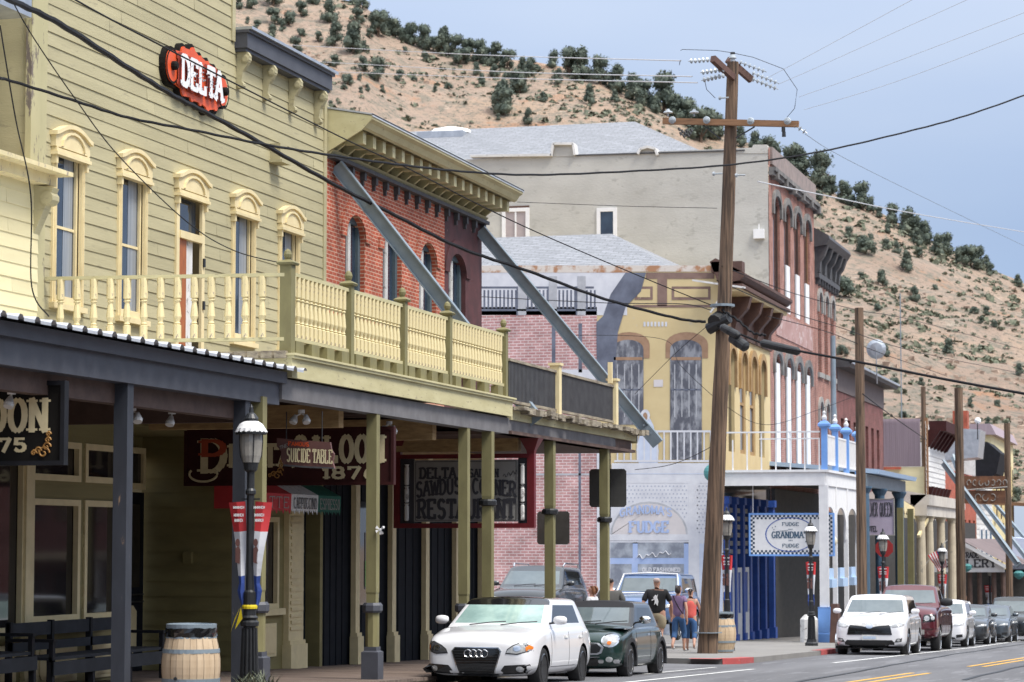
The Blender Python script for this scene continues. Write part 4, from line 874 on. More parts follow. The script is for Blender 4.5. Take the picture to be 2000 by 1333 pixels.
# spot lamps under the porch eaves
def spots(x, y, z, lab, two=True):
    t = thing('spot_lamp', lab, 'lamp', (x, y, z), group='spot lamps under the porch eaves')
    m = MB(); m.cyl((0, 0, 0), (0, 0, -.05), .05, n=10); m.build('mount', M['white'], t, local=True)
    for k, dx in enumerate((-.08, .08) if two else (0,)):
        m = MB(); d = Vector((dx*3, -.5, -1)).normalized()
        m.cyl((0, 0, -.05), Vector((dx, -.02, -.09)), .012, n=6); c = Vector((dx, -.02, -.08)); m.cyl(c, c+d*.09, .025, .062, n=12); m.cyl(c+d*.09, c+d*.13, .062, .055, n=12)
        m.build('bulb', pm('bulb', (.62, .62, .60), rough=.3) if 'bulb' not in bpy.data.materials else bpy.data.materials['bulb'], t, local=True)
spots(-12.95, 26.0, 3.80, 'white spot lamp under the grey porch, above the hanging OON sign', False)
spots(-12.95, 29.3, 3.78, 'pair of white spot lamps under the grey porch beside its post')
spots(-12.95, 30.55, 3.80, 'single white spot lamp under the grey porch, left of the street lamp', False)
spots(-12.85, 35.1, 4.03, 'pair of white spot lamps above the suicide table sign'); spots(-12.85, 39.2, 4.05, 'pair of white spot lamps just right of the second olive post')
# ================= SIGNS =================
def board(x0, x1, y, z0, z1, mats, name, lab, t=.06, frame=.05, fm=1, loc=None):
    """flat sign facing the camera side (-Y)"""
    s = thing(name, lab, 'sign', ((x0+x1)/2, y, z0))
    mb = MB(); mb.box(x0, x1, y, y+t, z0, z1, 0); mb.build('panel', mats[0], s)
    if frame:
        mb = MB(); f = frame
        mb.box(x0-f, x0, y-.03, y+t+.02, z0-f, z1+f); mb.box(x1, x1+f, y-.03, y+t+.02, z0-f, z1+f); mb.box(x0, x1, y-.03, y+t+.02, z1, z1+f); mb.box(x0, x1, y-.03, y+t+.02, z0-f, z0)
        mb.build('frame', mats[1], s)
    return s
def letters(par, s, x, y, z, h, wd, mat, nm='lettering', **k):
    mb = MB(); text(mb, s, (x, y-.006, z), (1, 0, 0), (0, 0, 1), h, wd, **k); return mb.build(nm, M[mat], par, fix=False)
# OON / 75
s = board(-16.0, -12.53, 26.4, 3.02, 3.87, (M['sign_black'], M['black_paint']), 'hanging_sign', 'black hanging saloon sign reading OON and 75 with gold scrolls, cut by the left edge')
letters(s, 'SALOON', -13.45, 26.4, 3.36, .35, 1.5, 'letter_cream', tk=.22, tn=.10); letters(s, '1875', -13.28, 26.4, 3.13, .14, .66, 'letter_cream', tk=.38, tn=.2)
def scrollwork(par, cx, y, cz, r, mat, flip=1):
    mb = MB()
    for k, (a, b, q) in enumerate(((0, 0, 1), (-.9, .3, .6), (.5, .9, .7), (-1.6, .0, .45), (.7, 1.9, .5), (.8, 2.8, .4))):
        pts = []
        for i in range(22):
            t = i/21*8; rad = r*q*(1-.9*i/21); pts.append((cx+a*r*flip+math.cos(t)*rad*flip, y-.012, cz+b*r+math.sin(t)*rad))
        mb.tube(pts, .011, 4)
    return mb.build('scrollwork', M[mat], par)
scrollwork(s, -12.74, 26.4, 3.11, .075, 'gold')
mb = MB(); mb.cyl((-12.9, 26.43, 3.9), (-12.9, 26.43, 4.2), .012, n=6); mb.cyl((-15, 26.43, 3.9), (-15, 26.43, 4.2), .012, n=6); mb.build('hanger', M['iron'], s)
# DELTA SALOON 1876
s = board(-16.0, -12.55, 38.4, 3.06, 3.88, (M['sign_maroon'], M['sign_maroon']), 'hanging_sign', 'dark maroon sign reading DELTA SALOON 1876 hung across the porch behind the street lamp')
letters(s, 'D', -15.55, 38.4, 3.24, .5, .42, 'letter_cream', tk=.26, tn=.1); letters(s, 'ELTA', -14.72, 38.4, 3.32, .34, 1.1, 'letter_cream', tk=.3, tn=.14)
letters(s, 'D', -15.55, 38.395, 3.50, .235, .40, 'letter_red', tk=.5, tn=.2); letters(s, 'SALOON', -13.42, 38.4, 3.38, .40, 1.5, 'letter_cream', tk=.28, tn=.12)
letters(s, '1876', -13.25, 38.4, 3.12, .17, .95, 'letter_cream', tk=.38, tn=.2); scrollwork(s, -14.45, 38.4, 3.17, .08, 'gold')
mb = MB(); mb.tube(arc(0, 0, .26, .17, 60, -200, 18) and [(-15.72+a, 38.385, 3.2+b) for a, b in arc(0, 0, .24, .12, 40, -210, 18)], .02, 5); mb.build('flourish', M['letter_cream'], s)
# FAMOUS SUICIDE TABLE
def suicide():
    y = 35.0; s = thing('hanging_sign', 'small brown hanging sign reading FAMOUS SUICIDE TABLE with a ragged outline', 'sign', (-12.77, y, 3.2))
    mb = MB(); mb.prism([(-13.19, 3.62), (-12.9, 3.59), (-12.37, 3.55), (-12.35, 3.44), (-12.31, 3.38), (-12.33, 3.26), (-12.30, 3.17), (-12.7, 3.19), (-13.08, 3.22), (-13.13, 3.33), (-13.12, 3.42), (-13.19, 3.50)], 'y', y, y+.05); mb.build('panel', M['sign_brown'], s)
    mb = MB(); mb.prism([(-13.08, 3.235), (-12.7, 3.205), (-12.31, 3.185), (-12.30, 3.165), (-12.7, 3.18), (-13.08, 3.21)], 'y', y-.015, y+.06); mb.build('edging', M['dark_cornice'], s)
    letters(s, 'FAMOUS', -12.85, y, 3.50, .055, .32, 'orange', serif=False, tk=.24, tn=.2, skew=-.05); letters(s, 'SUICIDE TABLE', -12.68, y, 3.26, .19, .70, 'letter_cream', tk=.22, tn=.09, skew=-.05)
    letters(s, 'THE', -13.08, y, 3.47, .05, .12, 'sign_grey', serif=False, skew=.3)
    mb = MB(); mb.cyl((-13.05, y+.02, 3.6), (-13.05, y+.02, 4.0), .008, n=5); mb.cyl((-12.5, y+.02, 3.55), (-12.5, y+.02, 4.0), .008, n=5); mb.build('hanger', M['iron'], s)
suicide()
# restaurant sign in red frame
def resto():
    y = 47.0; s = thing('restaurant_sign', 'grey restaurant sign in a dark red frame with turned spindles, reading SAWDUST CORNER', 'sign', (-13.9, y, 2.4))
    mb = MB(); mb.box(-14.9, -12.83, y, y+.06, 2.5, 3.68); mb.build('panel', M['sign_grey'], s)
    mb = MB(); mb.box(-15.2, -14.9, y+.02, y+.05, 2.45, 3.72); mb.box(-12.83, -12.64, y+.02, y+.05, 2.45, 3.72); mb.build('backing', M['letter_dark'], s)
    mb = MB(); mb.box(-15.3, -15.18, y-.04, y+.1, 2.38, 4.08); mb.box(-12.64, -12.50, y-.04, y+.1, 2.38, 4.08); mb.box(-15.18, -12.64, y-.04, y+.1, 2.38, 2.47); mb.box(-15.18, -12.64, y-.04, y+.1, 3.71, 3.79)
    for c in (-15.24, -12.57): mb.lathe((c, y+.03, 0), [(.07, 3.79), (.08, 3.85), (.19, 4.08)], 4, sq=True)
    mb.build('frame', M['sign_maroon'] if 0 else pm('frame_red', (.16, .012, .018), (.11, .01, .014), sc=3, rough=.45), s)
    for c in (-15.04, -12.735):
        mb = MB()
        for a, b in ((2.52, 2.85), (2.87, 3.18), (3.2, 3.6)): mb.lathe((c, y-.02, 0), [(.03, a), (.045, a+.02), (.045, b-.06), (.03, b-.03), (.05, b)], 8)
        mb.build('spindle', M['white_old'], s)
    for t_, x, z, h, w_, k in (('DELTA', -14.42, 3.33, .20, .72, {}), ('SALOON', -13.5, 3.35, .15, .58, {}), ('SAWDUST CORNER', -13.86, 2.97, .28, 1.98, dict(arch=.07)), ('RESTAURANT', -13.85, 2.57, .35, 1.94, dict(tk=.26))):
        letters(s, t_, x, y, z, h, w_, 'letter_dark', **({'tk': .3, 'tn': .14} | k))
    letters(s, '1876', -14.35, y, 3.22, .07, .3, 'letter_dark', serif=False, tk=.15, tn=.1); mb = MB(); mb.tube([(-13.12+i*.018, y-.01, 3.36+.04*math.sin(i*1.3)+i*.006) for i in range(16)], .006, 4); mb.tube([(-13.6+i*.03, y-.01, 2.93+.02*math.sin(i*1.1)) for i in range(16)], .009, 4); mb.build('flourish', M['letter_dark'], s)
    mb = MB(); sash(mb, 0, 0, 0, 0, 0) if 0 else None
    for a, b, c, d in ((-14.87, -12.86, 2.525, 2.535), (-14.87, -12.86, 3.645, 3.655), (-14.87, -14.86, 2.535, 3.645), (-12.87, -12.86, 2.535, 3.645)): mb.box(a, b, y-.006, y, c, d)
    mb.build('border_line', M['letter_dark'], s)
resto()
# DELTA marquee sign on the wall
def marquee():
    D = -15.9; s = thing('marquee_sign', 'orange scalloped DELTA sign with a black rim on the upper clapboard wall', 'sign', (-16, 38.6, 9.1))
    def outl(e):
        pts = []
        def lobe(cy, cz, r, a0, a1, n=10):
            for i in range(n+1): a = R(a0+(a1-a0)*i/n); pts.append((cy+math.cos(a)*(r+e)*.82, cz+math.sin(a)*(r+e)))
        lobe(39.86, 9.60, .30, -90, 90); lobe(39.45, 9.86, .17, 20, 110, 5); lobe(39.1, 9.97, .12, 30, 140, 5); lobe(38.75, 10.02, .11, 40, 150, 5); lobe(38.38, 10.05, .17, 40, 150, 6); lobe(37.95, 9.98, .17, 60, 170, 6)
        lobe(37.42, 9.66, .33, 90, 270); lobe(37.95, 9.32, .17, 190, 290, 6); lobe(38.35, 9.24, .13, 200, 320, 5); lobe(38.75, 9.22, .12, 210, 330, 5); lobe(39.1, 9.20, .15, 210, 320, 5); lobe(39.5, 9.3, .17, 240, 340, 6)
        return [(38.36+(a-38.6)*.88, 9.63+(b-9.63)*.84) for a, b in pts]
    mb = MB(); mb.prism(outl(.05), 'x', D-.10, D); mb.build('rim', M['sign_black'], s)
    mb = MB(); mb.prism(outl(-.02), 'x', D, D+.03); mb.build('face', M['orange'], s)
    mb = MB()
    for cy, cz in ((37.32, 9.655), (39.47, 9.605)):
        for i in range(20):
            a, b = 2*math.pi*i/20, 2*math.pi*(i+1)/20
            if abs(math.cos(a)) < .3 and 0: continue
            mb.quad(*[(D+.035, cy+math.cos(t)*r*.74, cz+math.sin(t)*r*.84) for t, r in ((a, .30), (b, .30), (b, .345), (a, .345))])
        mb.lathe((D+.03, cy, cz), [(.075, 0), (.075, .06), (.05, .09)], 10, ax='x')
    mb.build('end_boss', M['sign_black'], s)
    mb = MB(); text(mb, 'DELTA', (D+.10, 38.40, 9.40), (0, 1, 0), (0, 0, 1), .46, 1.72, tk=.30, tn=.17); mb.build('lettering', M['white'], s, fix=False)
    mb = MB(); text(mb, 'DELTA', (D+.05, 38.38, 9.39), (0, 1, 0), (0, 0, 1), .48, 1.76, tk=.34, tn=.2); mb.build('letter_shadow_board', pm('dark_red', (.30, .04, .02)), s, fix=False)
    mb = MB(); rr = random.Random(1)
    for i in range(46):
        y, z = 37.75+rr.random()*1.25, 9.45+rr.random()*.36; mb.lathe((D+.10, y, z), [(.012, 0), (.012, .02)], 5, ax='x')
    mb.build('bulbs', M['insul'], s)
marquee()
# coffee awning
def awning():
    s = thing('awning', 'red, white and green cloth awning reading LATTE CAPPUCCINO ESPRESSO over the cafe window', 'awning', (-15.6, 41.6, 2.6))
    for k, (a, b, m_, tx) in enumerate(((39.3, 41.2, 'red', 'LATTE'), (41.2, 42.55, 'white_old', 'CAPPUCCINO'), (42.55, 43.75, 'green', 'ESPRESSO'))):
        mb = MB(); X = -15.25; n = 12
        mb.quad((-15.9, a, 3.28), (-15.9, b, 3.28), (X, b, 2.93), (X, a, 2.93))
        mb.quad((X, a, 2.93), (X, b, 2.93), (X-.01, b, 2.66), (X-.01, a, 2.66))
        for i in range(n): p, q = a+(b-a)*i/n, a+(b-a)*(i+1)/n; mb.quad((X-.01, p, 2.66), (X-.01, q, 2.66), (X, (p+q)/2, 2.58 if i % 2 else 2.62), m=0)
        if k != 1:
            e = a if k == 0 else b; mb.quad((-15.9, e, 3.28), (X, e, 2.93), (X, e, 2.66), (-15.9, e, 2.66))
        mb.build('canopy_panel', M[m_], s, fix=False)
        mb = MB(); text(mb, tx, (X+.004, (a+b)/2, 2.69), (0, 1, 0), (0, 0, 1), .18, (b-a)*.86, tk=.14, tn=.08); mb.build('lettering', M['sign_grey'] if k != 1 else M['letter_dark'], s, fix=False)
awning()
# backs of road signs seen between the posts
def signback(u0, u1, v0, v1, Y, lab, post=True, arm=False):
    a, b = pt(u0, v1, Y), pt(u1, v0, Y); s = thing('road_sign', lab, 'sign', ((a.x+b.x)/2, Y, a.z))
    k = .05; mb = MB(); x0, x1, z0, z1 = a.x, b.x, a.z, b.z
    mb.prism([(x0+k, z0), (x1-k, z0), (x1, z0+k), (x1, z1-k), (x1-k, z1), (x0+k, z1), (x0, z1-k), (x0, z0+k)], 'y', Y, Y+.02); mb.build('plate', pm('sign_back', (.12, .12, .115), (.09, .09, .085), sc=3, rough=.5, metal=.4) if 'sign_back' not in bpy.data.materials else bpy.data.materials['sign_back'], s)
    c = (x0+x1)/2+(.0 if not arm else .04); mb = MB()
    if arm: mb.box(c-.03, c+.03, Y-.05, Y, z0-.35, z1+.45); mb.box(c-2.1, c-.03, Y-.05, Y, z1+.40, z1+.45); mb.box(c-.28, c-.26, Y-.05, Y, z1+.45, z1+.62)
    else: mb.box(c-.03, c+.03, Y-.05, Y, gz(Y), z1+.02)
    mb.build('post', M['iron'], s)
signback(1151, 1223, 916, 991, 55.3, 'grey back of a square sign hung from a black arm at the last porch post', arm=True)
signback(1049, 1112, 999, 1064, 57.5, 'small grey back of a road sign low behind the middle round porch post')
# ================= STREET FURNITURE =================
def ring(mb, prof, m=None, n=14): mb.lathe((0, 0, 0), prof, n, m)
M['banner_white'] = pm('banner_white', (.62, .63, .66), (.52, .53, .57), sc=4, rough=.7)
def lamp(x, y, lab, banners=True, s=1.0, rz=0, bw=1):
    t = thing('street_lamp', lab, 'street lamp', (x, y, gz(y)), rz, 'black street lamps with white shades'); t.scale = (s, s, s)
    mb = MB(); ring(mb, [(.20, 0), (.20, .08), (.16, .12), (.15, .2)], n=8)
    for k in range(12): a = k*math.pi/6; mb.cyl((math.cos(a)*.105, math.sin(a)*.105, .18), (math.cos(a)*.085, math.sin(a)*.085, .86), .024, .02, 6)
    ring(mb, [(.10, .15), (.08, .88), (.12, .89), (.125, .94), (.09, .97), (.115, 1.0), (.07, 1.04)]); mb.build('base', M['iron'], t, local=True)
    mb = MB(); ring(mb, [(.085, 1.0), (.085, 1.33), (.056, 1.36), (.050, 2.6), (.07, 2.62), (.07, 2.66), (.05, 2.69), (.05, 2.9), (.085, 2.93), (.105, 3.04)]); mb.box(-.13, .13, -.008, .008, 2.54, 2.56); mb.build('shaft', M['iron'], t, local=True)
    mb = MB(); ring(mb, [(.11, 3.03), (.135, 3.12), (.15, 3.3), (.145, 3.42)], n=16); mb.build('lantern_glass', pm('lantern', (.36, .34, .30), (.20, .19, .175), sc=5, rough=.2, stretch=(1, 1, .6)) if 'lantern' not in bpy.data.materials else bpy.data.materials['lantern'], t, local=True)
    mb = MB()
    for k in range(4): a = k*math.pi/2+.6; mb.tube([(math.cos(a)*r, math.sin(a)*r, z) for r, z in ((.10, 3.02), (.145, 3.12), (.158, 3.3), (.155, 3.42))], .007, 4)
    ring(mb, [(.205, 3.40), (.21, 3.43), (.19, 3.45)]); ring(mb, [(.10, 3.55), (.085, 3.60), (.10, 3.61), (.06, 3.67), (.03, 3.69), (.022, 3.76), (.004, 3.80)]); mb.build('cage', M['iron'], t, local=True)
    mb = MB(); prof = []; n = 32; vs = []; pr = [(.205, 3.435), (.19, 3.48), (.15, 3.54), (.095, 3.575)]
    for i, (r, z) in enumerate(pr):
        for k in range(n): a = 2*math.pi*k/n; w_ = (1+.05*(-1)**k) if i == 0 else 1; vs.append((math.cos(a)*r*w_, math.sin(a)*r*w_, z-(.022*(k % 2) if i == 0 else 0)))
    mb.add(vs, [(i*n+k, i*n+(k+1) % n, (i+1)*n+(k+1) % n, (i+1)*n+k) for i in range(len(pr)-1) for k in range(n)]); mb.build('shade', M['white'], t, local=True)
    if banners:
        for sg in (-1, 1):
            mb = MB(); n = 14; rows = []
            for i in range(n+1):
                f = i/n; z = 2.52-1.36*f; w_ = (.25*(1-f)**.8+.05*(f > .8)+.012)*bw; yy = .03*math.sin(f*7+sg)
                rows.append([(sg*.06, yy-.01, z), (sg*(.06+w_*.5), yy-.03, z-.01), (sg*(.06+w_), yy, z-.015*(1-f))])
            for i in range(n):
                m_ = 0 if i < 4 else 1 if i < 10 else 2
                for k in range(2): mb.quad(rows[i][k], rows[i][k+1], rows[i+1][k+1], rows[i+1][k], m=m_)
            b = mb.build('banner', [M['red'], M['banner_white'], M['navy']], t, local=True, fix=False)
            d = MB(); cx = sg*.14*bw
            for (zz, w2, h2) in ((2.44, .17, .03), (2.34, .15, .035), (2.27, .13, .035)):
                text(d, 'MHNHEHIM'[:5+int(w2*10)], (cx+sg*.02*bw, -.052, zz-h2/2), (1, 0, 0), (0, 0, 1), h2, w2*bw, serif=False, tk=.3, tn=.3, m=0)
            d.build('banner_text', M['white'], b, local=True, fix=False)
            d = MB(); d.prism([(cx-.03+math.cos(a)*.032, 1.98+math.sin(a)*.05) for a in [i*.52 for i in range(12)]], 'y', -.056, -.052); d.prism([(cx-.06, 1.72), (cx+.0, 1.70), (cx+.01, 1.88), (cx-.02, 1.94), (cx-.06, 1.9)], 'y', -.056, -.052); d.build('portrait', M['sign_brown'], b, local=True)
    return t
L1 = lamp(-11.92, 30.7, 'nearest black street lamp, white scalloped shade and two red, white and blue pennants', s=.97, bw=.9)
lamp(-12.45, 66.4, 'black street lamp just right of the tall power pole with a furled pennant', s=.99, bw=.35)
lamp(-11.75, 76.2, 'black street lamp in front of the oval fudge sign', s=.99, bw=.35)
lamp(-10.9, 86.5, 'street lamp with red pennant beside the slate-blue porch post', s=1.0, bw=.5); lamp(-10.9, 105.5, 'street lamp with pointed cap beside the striped flag', s=1.0, bw=.5)
lamp(-10.9, 128, 'farthest street lamp with a pink pennant under the gallery gable', s=.9)
# barrels
def barrel(x, y, h, r, lab, lid=True):
    t = thing('barrel', lab, 'barrel', (x, y, gz(y)), group=None); bl = lambda f: r*(.80+.20*math.sin(math.pi*f))
    sm = pm('barrel_wood', (.56, .43, .29), (.45, .33, .21), sc=3, rough=.7, stretch=(4, 4, .4)) if 'barrel_wood' not in bpy.data.materials else bpy.data.materials['barrel_wood']
    mb = MB(); n = 26; N_ = 10; hb = h*.88
    for k in range(n):
        a, b = 2*math.pi*k/n, 2*math.pi*(k+.94)/n; e = 1+.006*((k*7) % 3)
        for i in range(N_):
            f, g = i/N_, (i+1)/N_; mb.quad(*[(math.cos(q)*bl(w_)*e, math.sin(q)*bl(w_)*e, w_*hb) for q, w_ in ((a, f), (b, f), (b, g), (a, g))])
    ring(mb, [(bl(i/N_)-.01, i/N_*hb) for i in range(N_+1)], n=26); mb.build('staves', sm, t, local=True)
    for f in (.06, .30, .72, .93):
        mb = MB(); ring(mb, [(bl(f)+.001, f*hb-.022), (bl(f)+.009, f*hb-.022), (bl(f+.03)+.009, f*hb+.026), (bl(f+.03)+.001, f*hb+.026)], n=26); mb.build('hoop', M['steel'], t, local=True)
    mb = MB(); rr = random.Random(4); n = 30
    for lv in range(3):
        vs = [(math.cos(2*math.pi*k/n)*(bl(.97)+.012+rr.uniform(0, .014)), math.sin(2*math.pi*k/n)*(bl(.97)+.012+rr.uniform(0, .014)), hb-.06+lv*.05+rr.uniform(-.008, .008)) for k in range(n)]
        mb.add(vs, [])
    mb.f += [[i*n+k, i*n+(k+1) % n, (i+1)*n+(k+1) % n, (i+1)*n+k] for i in range(2) for k in range(n)]; mb.m += [0]*(2*n)
    ring(mb, [(bl(.97)-.01, hb-.02), (bl(.97)+.0, hb+.02), (.05, hb-.08)], n=26); mb.build('bin_liner', M['gloss_black'], t, local=True)
    mb = MB(); ring(mb, [(bl(.97)+.012, hb+.03), (bl(.97)+.015, hb+.085), (bl(.97)-.02, hb+.09), (bl(.97)-.03, hb+.04)], n=26); mb.build('lid_ring', M['steel'], t, local=True)
    mb = MB(); mb.lathe((-.05, -r*.985, h*.30), [(.02, -.02), (.02, .02)], 8, ax='y'); mb.build('bung_hole', M['iron'], t, local=True); return t
barrel(-11.68, 28.2, .93, .345, 'pale wooden barrel bin with black liner at the foot of the near porch post')
barrel(-12.12, 63.4, 1.05, .45, 'pale wooden barrel bin partly hidden behind the tall power pole')
# benches
def bench(y0, y1, lab):
    t = thing('bench', lab, 'bench', (-15.4, (y0+y1)/2, gz((y0+y1)/2)), group=None); h = (y1-y0)/2
    mb = MB()
    for x in (-.14, .0, .14, .28): mb.box(x, x+.12, -h, h, .42, .46)
    mb.build('seat', M['bench_paint'], t, local=True)
    mb = MB(); mb.box(-.26, -.22, -h, h, .72, .90); mb.box(-.24, -.20, -h, h, .52, .64); mb.build('backrest', M['bench_paint'], t, local=True)
    mb = MB(); mb.box(.40, .44, -h, h, .22, .40); mb.build('front_rail', M['bench_paint'], t, local=True)
    for y in (-h, -h*.33, h*.33, h-.06):
        mb = MB(); mb.box(-.28, -.2, y, y+.07, 0, .92); mb.box(.34, .42, y, y+.07, 0, .42)
        mb.build('leg', M['black_paint'], t, local=True)
    for y in (-h+.02, h-.1):
        mb = MB(); mb.box(-.25, .44, y-.04, y+.08, .66, .70); mb.box(.36, .42, y-.02, y+.06, .40, .66); mb.build('armrest', M['black_paint'], t, local=True)
bench(27.6, 30.9, 'dark wooden bench against the shopfront at the bottom left corner'); bench(31.4, 35.2, 'second dark wooden bench, just left of the recessed saloon doors')
def ribbon(x, y, z, lab, mat='white', s=.09):
    mb = MB(); rr = random.Random(int(y*10))
    for a in (40, 140, 200, 320, 265): a = R(a+rr.uniform(-15, 15)); c, d = math.cos(a), math.sin(a); mb.quad((x, y, z), (x+c*s-d*.02, y-.02, z+d*s+c*.02), (x+c*s*1.2, y+.02, z+d*s*1.2), (x+c*s+d*.02, y-.01, z+d*s-c*.03))
    mb.lathe((x, y, z), [(.02, -.02), (.02, .02)], 6, ax='y'); tag(mb.build('ribbon_bow', M[mat], org=(x, y, z)), lab, 'ribbon')
ribbon(-12.40, 32.5, 2.55, 'white ribbon bow on the olive post right behind the near street lamp', s=.07); ribbon(-12.40, 37.4, 2.3, 'white ribbon bow on the olive post below the suicide table sign', s=.07)
mb = MB(); rr = random.Random(8)
ring(mb, [(.095, 0), (.10, .03), (.095, .05)]); mb.quad((-.09, -.09, .03), (-.14, -.1, -.1), (-.22, -.1, -.3), (-.17, -.08, -.12)); mb.quad((-.08, -.1, .02), (-.05, -.12, -.12), (-.16, -.1, -.26), (-.10, -.09, -.05))
o = mb.build('ribbon', M['yellow'], local=True, fix=False, org=None); o.location = (-11.92, 30.7, gz(30.7)+1.08); tag(o, 'yellow ribbon tied round the near street lamp shaft', 'ribbon')
mb = MB()
for i in range(170):
    a = rr.uniform(0, 6.28); l = rr.uniform(.12, .42); b = Vector((rr.uniform(-.22, .22), rr.uniform(-.2, .1), 0)); d = Vector((math.cos(a)*.5, math.sin(a)*.5, 1)).normalized(); s_d = Vector((math.sin(a), -math.cos(a), 0))*.008
    m1 = b+d*l*.6; e = b+d*l+Vector((d.x, d.y, -.3))*l*.3; mb.add([b-s_d, b+s_d, m1+s_d, m1-s_d, e], [(0, 1, 2, 3), (3, 2, 4)])
o = mb.build('weed', M['sage'], fix=False); o.location = (-11.75, 30.5, gz(30.5)); tag(o, 'tuft of weeds at the foot of the near street lamp', 'plant')
# ================= MAIN POWER POLE =================
def bent_pole(name, lab, p0, p1, r0, r1, parent_parts=True):
    t = thing(name, lab, 'utility pole', p0); mb = MB(); n = 14; K = 16; vs = []; L = Vector(p1)-Vector(p0); rr = random.Random(int(r0*1000))
    for i in range(K+1):
        f = i/K; c = L*f+Vector((math.sin(f*3)*.05, 0, 0)); r = r0+(r1-r0)*f**.7
        for k in range(n): a = 2*math.pi*k/n; rk = r*(1+rr.uniform(-.035, .035)); vs.append(c+Vector((math.cos(a)*rk, math.sin(a)*rk, 0)))
    mb.add(vs, [(i*n+k, i*n+(k+1) % n, (i+1)*n+(k+1) % n, (i+1)*n+k) for i in range(K) for k in range(n)]+[tuple(K*n+k for k in range(n))]); mb.build('shaft', M['pole_wood'], t, local=True, smooth=True); return t
PB = Vector((-12.16, 62.2, gz(62)-.02)); PT_ = pt(1431, 122, 62.2)
pole = bent_pole('utility_pole', 'tall leaning wooden power pole with two crossarms, nearest the street corner', PB, PT_, .255, .145)
def onpole(v):
    f = 0
    for i in range(200):
        q = PB.lerp(PT_, i/200)
        pr = (q-Vector((0, 0, EZ))); dd = pr.dot(Vector((-s_*cp_, c_*cp_, sp_))); vv = 666.5-5000*pr.dot(Vector((s_*sp_, -c_*sp_, cp_)))/dd
        if vv < v: return q
    return PT_
def insul(mb, p, d, n=3, r=.065, m=0):
    p, d = Vector(p), Vector(d).normalized()
    for k in range(n):
        c = p+d*(.125*k); mb.cyl(c, c+d*.03, r*.5, r, 10, m); mb.cyl(c+d*.03, c+d*.05, r, r*.3, 10, m); mb.cyl(c+d*.05, c+d*.125, .012, n=6, m=m)
    return p+d*(.125*n)
arm1 = [pt(1295, 237, 62.0), pt(1560, 243, 62.0)]
mb = MB(); mb.beam(arm1[0], arm1[1], .12, .15); mb.build('crossarm', M['arm_wood'], pole)
mb = MB(); mb.beam(pt(1392, 115, 61.2), pt(1432, 152, 62.1), .13, .16); mb.build('crossarm', M['brown_trim'], pole)
mb = MB(); mb.beam(pt(1421, 116, 62.45), pt(1468, 157, 62.9), .13, .16); mb.build('crossarm', M['brown_trim'], pole)
mb = MB(); q = onpole(275); mb.beam(pt(1374, 245, 62), pt(1408, 272, 62), .04, .03); mb.beam(pt(1474, 248, 62), pt(1437, 270, 62), .04, .03); mb.build('arm_brace', M['iron'], pole)
mb = MB(); WE = {}
for k, (u, v, du, dv) in enumerate(((1392,117,-60,4),(1415,136,-58,8),(1414,148,-45,10))): WE['l%d' % k] = insul(mb, pt(u, v, 61.6), pt(u+du, v+dv, 62)-pt(u, v, 61.6), 6)
for k, (u, v, du, dv) in enumerate(((1445,122,55,20),(1470,143,50,20),(1470,155,45,18))): WE['r%d' % k] = insul(mb, pt(u, v, 62.6), pt(u+du, v+dv, 63)-pt(u, v, 62.6), 6)
for u in (1313, 1380, 1466, 1538):
    c = pt(u, 235 if u < 1400 else 237, 61.85)
    for r, h in ((.095, 0), (.06, -.05), (.03, -.08)): mb.cyl(c+Vector((0, h, 0)), c+Vector((0, h-.05, 0)), r, r*.8, 12)
for u in (1305, 1356): c = pt(u, 228, 62); mb.cyl(c, c+Vector((0, 0, .09)), .02, n=6); mb.cyl(c+Vector((0, 0, .09)), c+Vector((0, 0, .13)), .12, .10, 14); mb.cyl(c+Vector((0, 0, .13)), c+Vector((0, 0, .19)), .06, .03, 10)
c = onpole(122); mb.cyl(c, c+Vector((0, 0, .10)), .06, n=8); mb.cyl(c+Vector((0, 0, .1)), c+Vector((0, 0, .2)), .10, .05, 10)
for u, v in ((1404, 192), (1392, 340), (1436, 343)): c = pt(u, v, 62); mb.cyl(c, c+Vector((.25, 0, 0)), .02, n=6); mb.cyl(c, c+Vector((.05, 0, 0)), .05, n=8)
e = insul(mb, pt(1553, 245, 62), pt(1572, 258, 62)-pt(1553, 245, 62), 3, .07)
mb.build('insulators', M['insul'], pole, smooth=False)
mb = MB(); c = onpole(122)+Vector((0, 0, .2)); mb.cyl(c, c+Vector((0, 0, .05)), .06, n=8)
for u, v in ((1530, 248), (1531, 258)): c = pt(u, v, 61.8); mb.cyl(c, c+Vector((0, 0, -.12)), .045, .05, 8)
for i in range(9): c = pt(1325+i*3, 250+(i*37) % 14, 61.8); mb.cyl(c, c+Vector((.04, 0, -.07)), .028, .035, 7)
mb.tube([pt(1329, 99, 62), pt(1333, 97, 62), pt(1400, 99, 62), pt(1427, 103, 62)], .008, 4); mb.tube([pt(1427, 103, 62), pt(1470, 112, 62), pt(1530, 135, 62), pt(1557, 175, 62), pt(1552, 212, 62), pt(1535, 232, 62)], .008, 4)
mb.tube([pt(1330, 118, 62), pt(1328, 121, 62), pt(1327, 128, 62)], .01, 4); mb.tube([pt(1375, 150, 62), pt(1380, 175, 62), pt(1397, 192, 62)], .008, 4)
mb.build('fittings', M['iron'], pole)
mb = MB(); c = onpole(637); mb.cyl(c+Vector((-.30, -.1, -.14)), c+Vector((.25, -.32, .10)), .15, .13, 10); mb.cyl(c+Vector((-.12, -.3, 0)), c+Vector((.05, .1, .2)), .2, n=10); mb.build('splice_box', M['plastic'], pole)
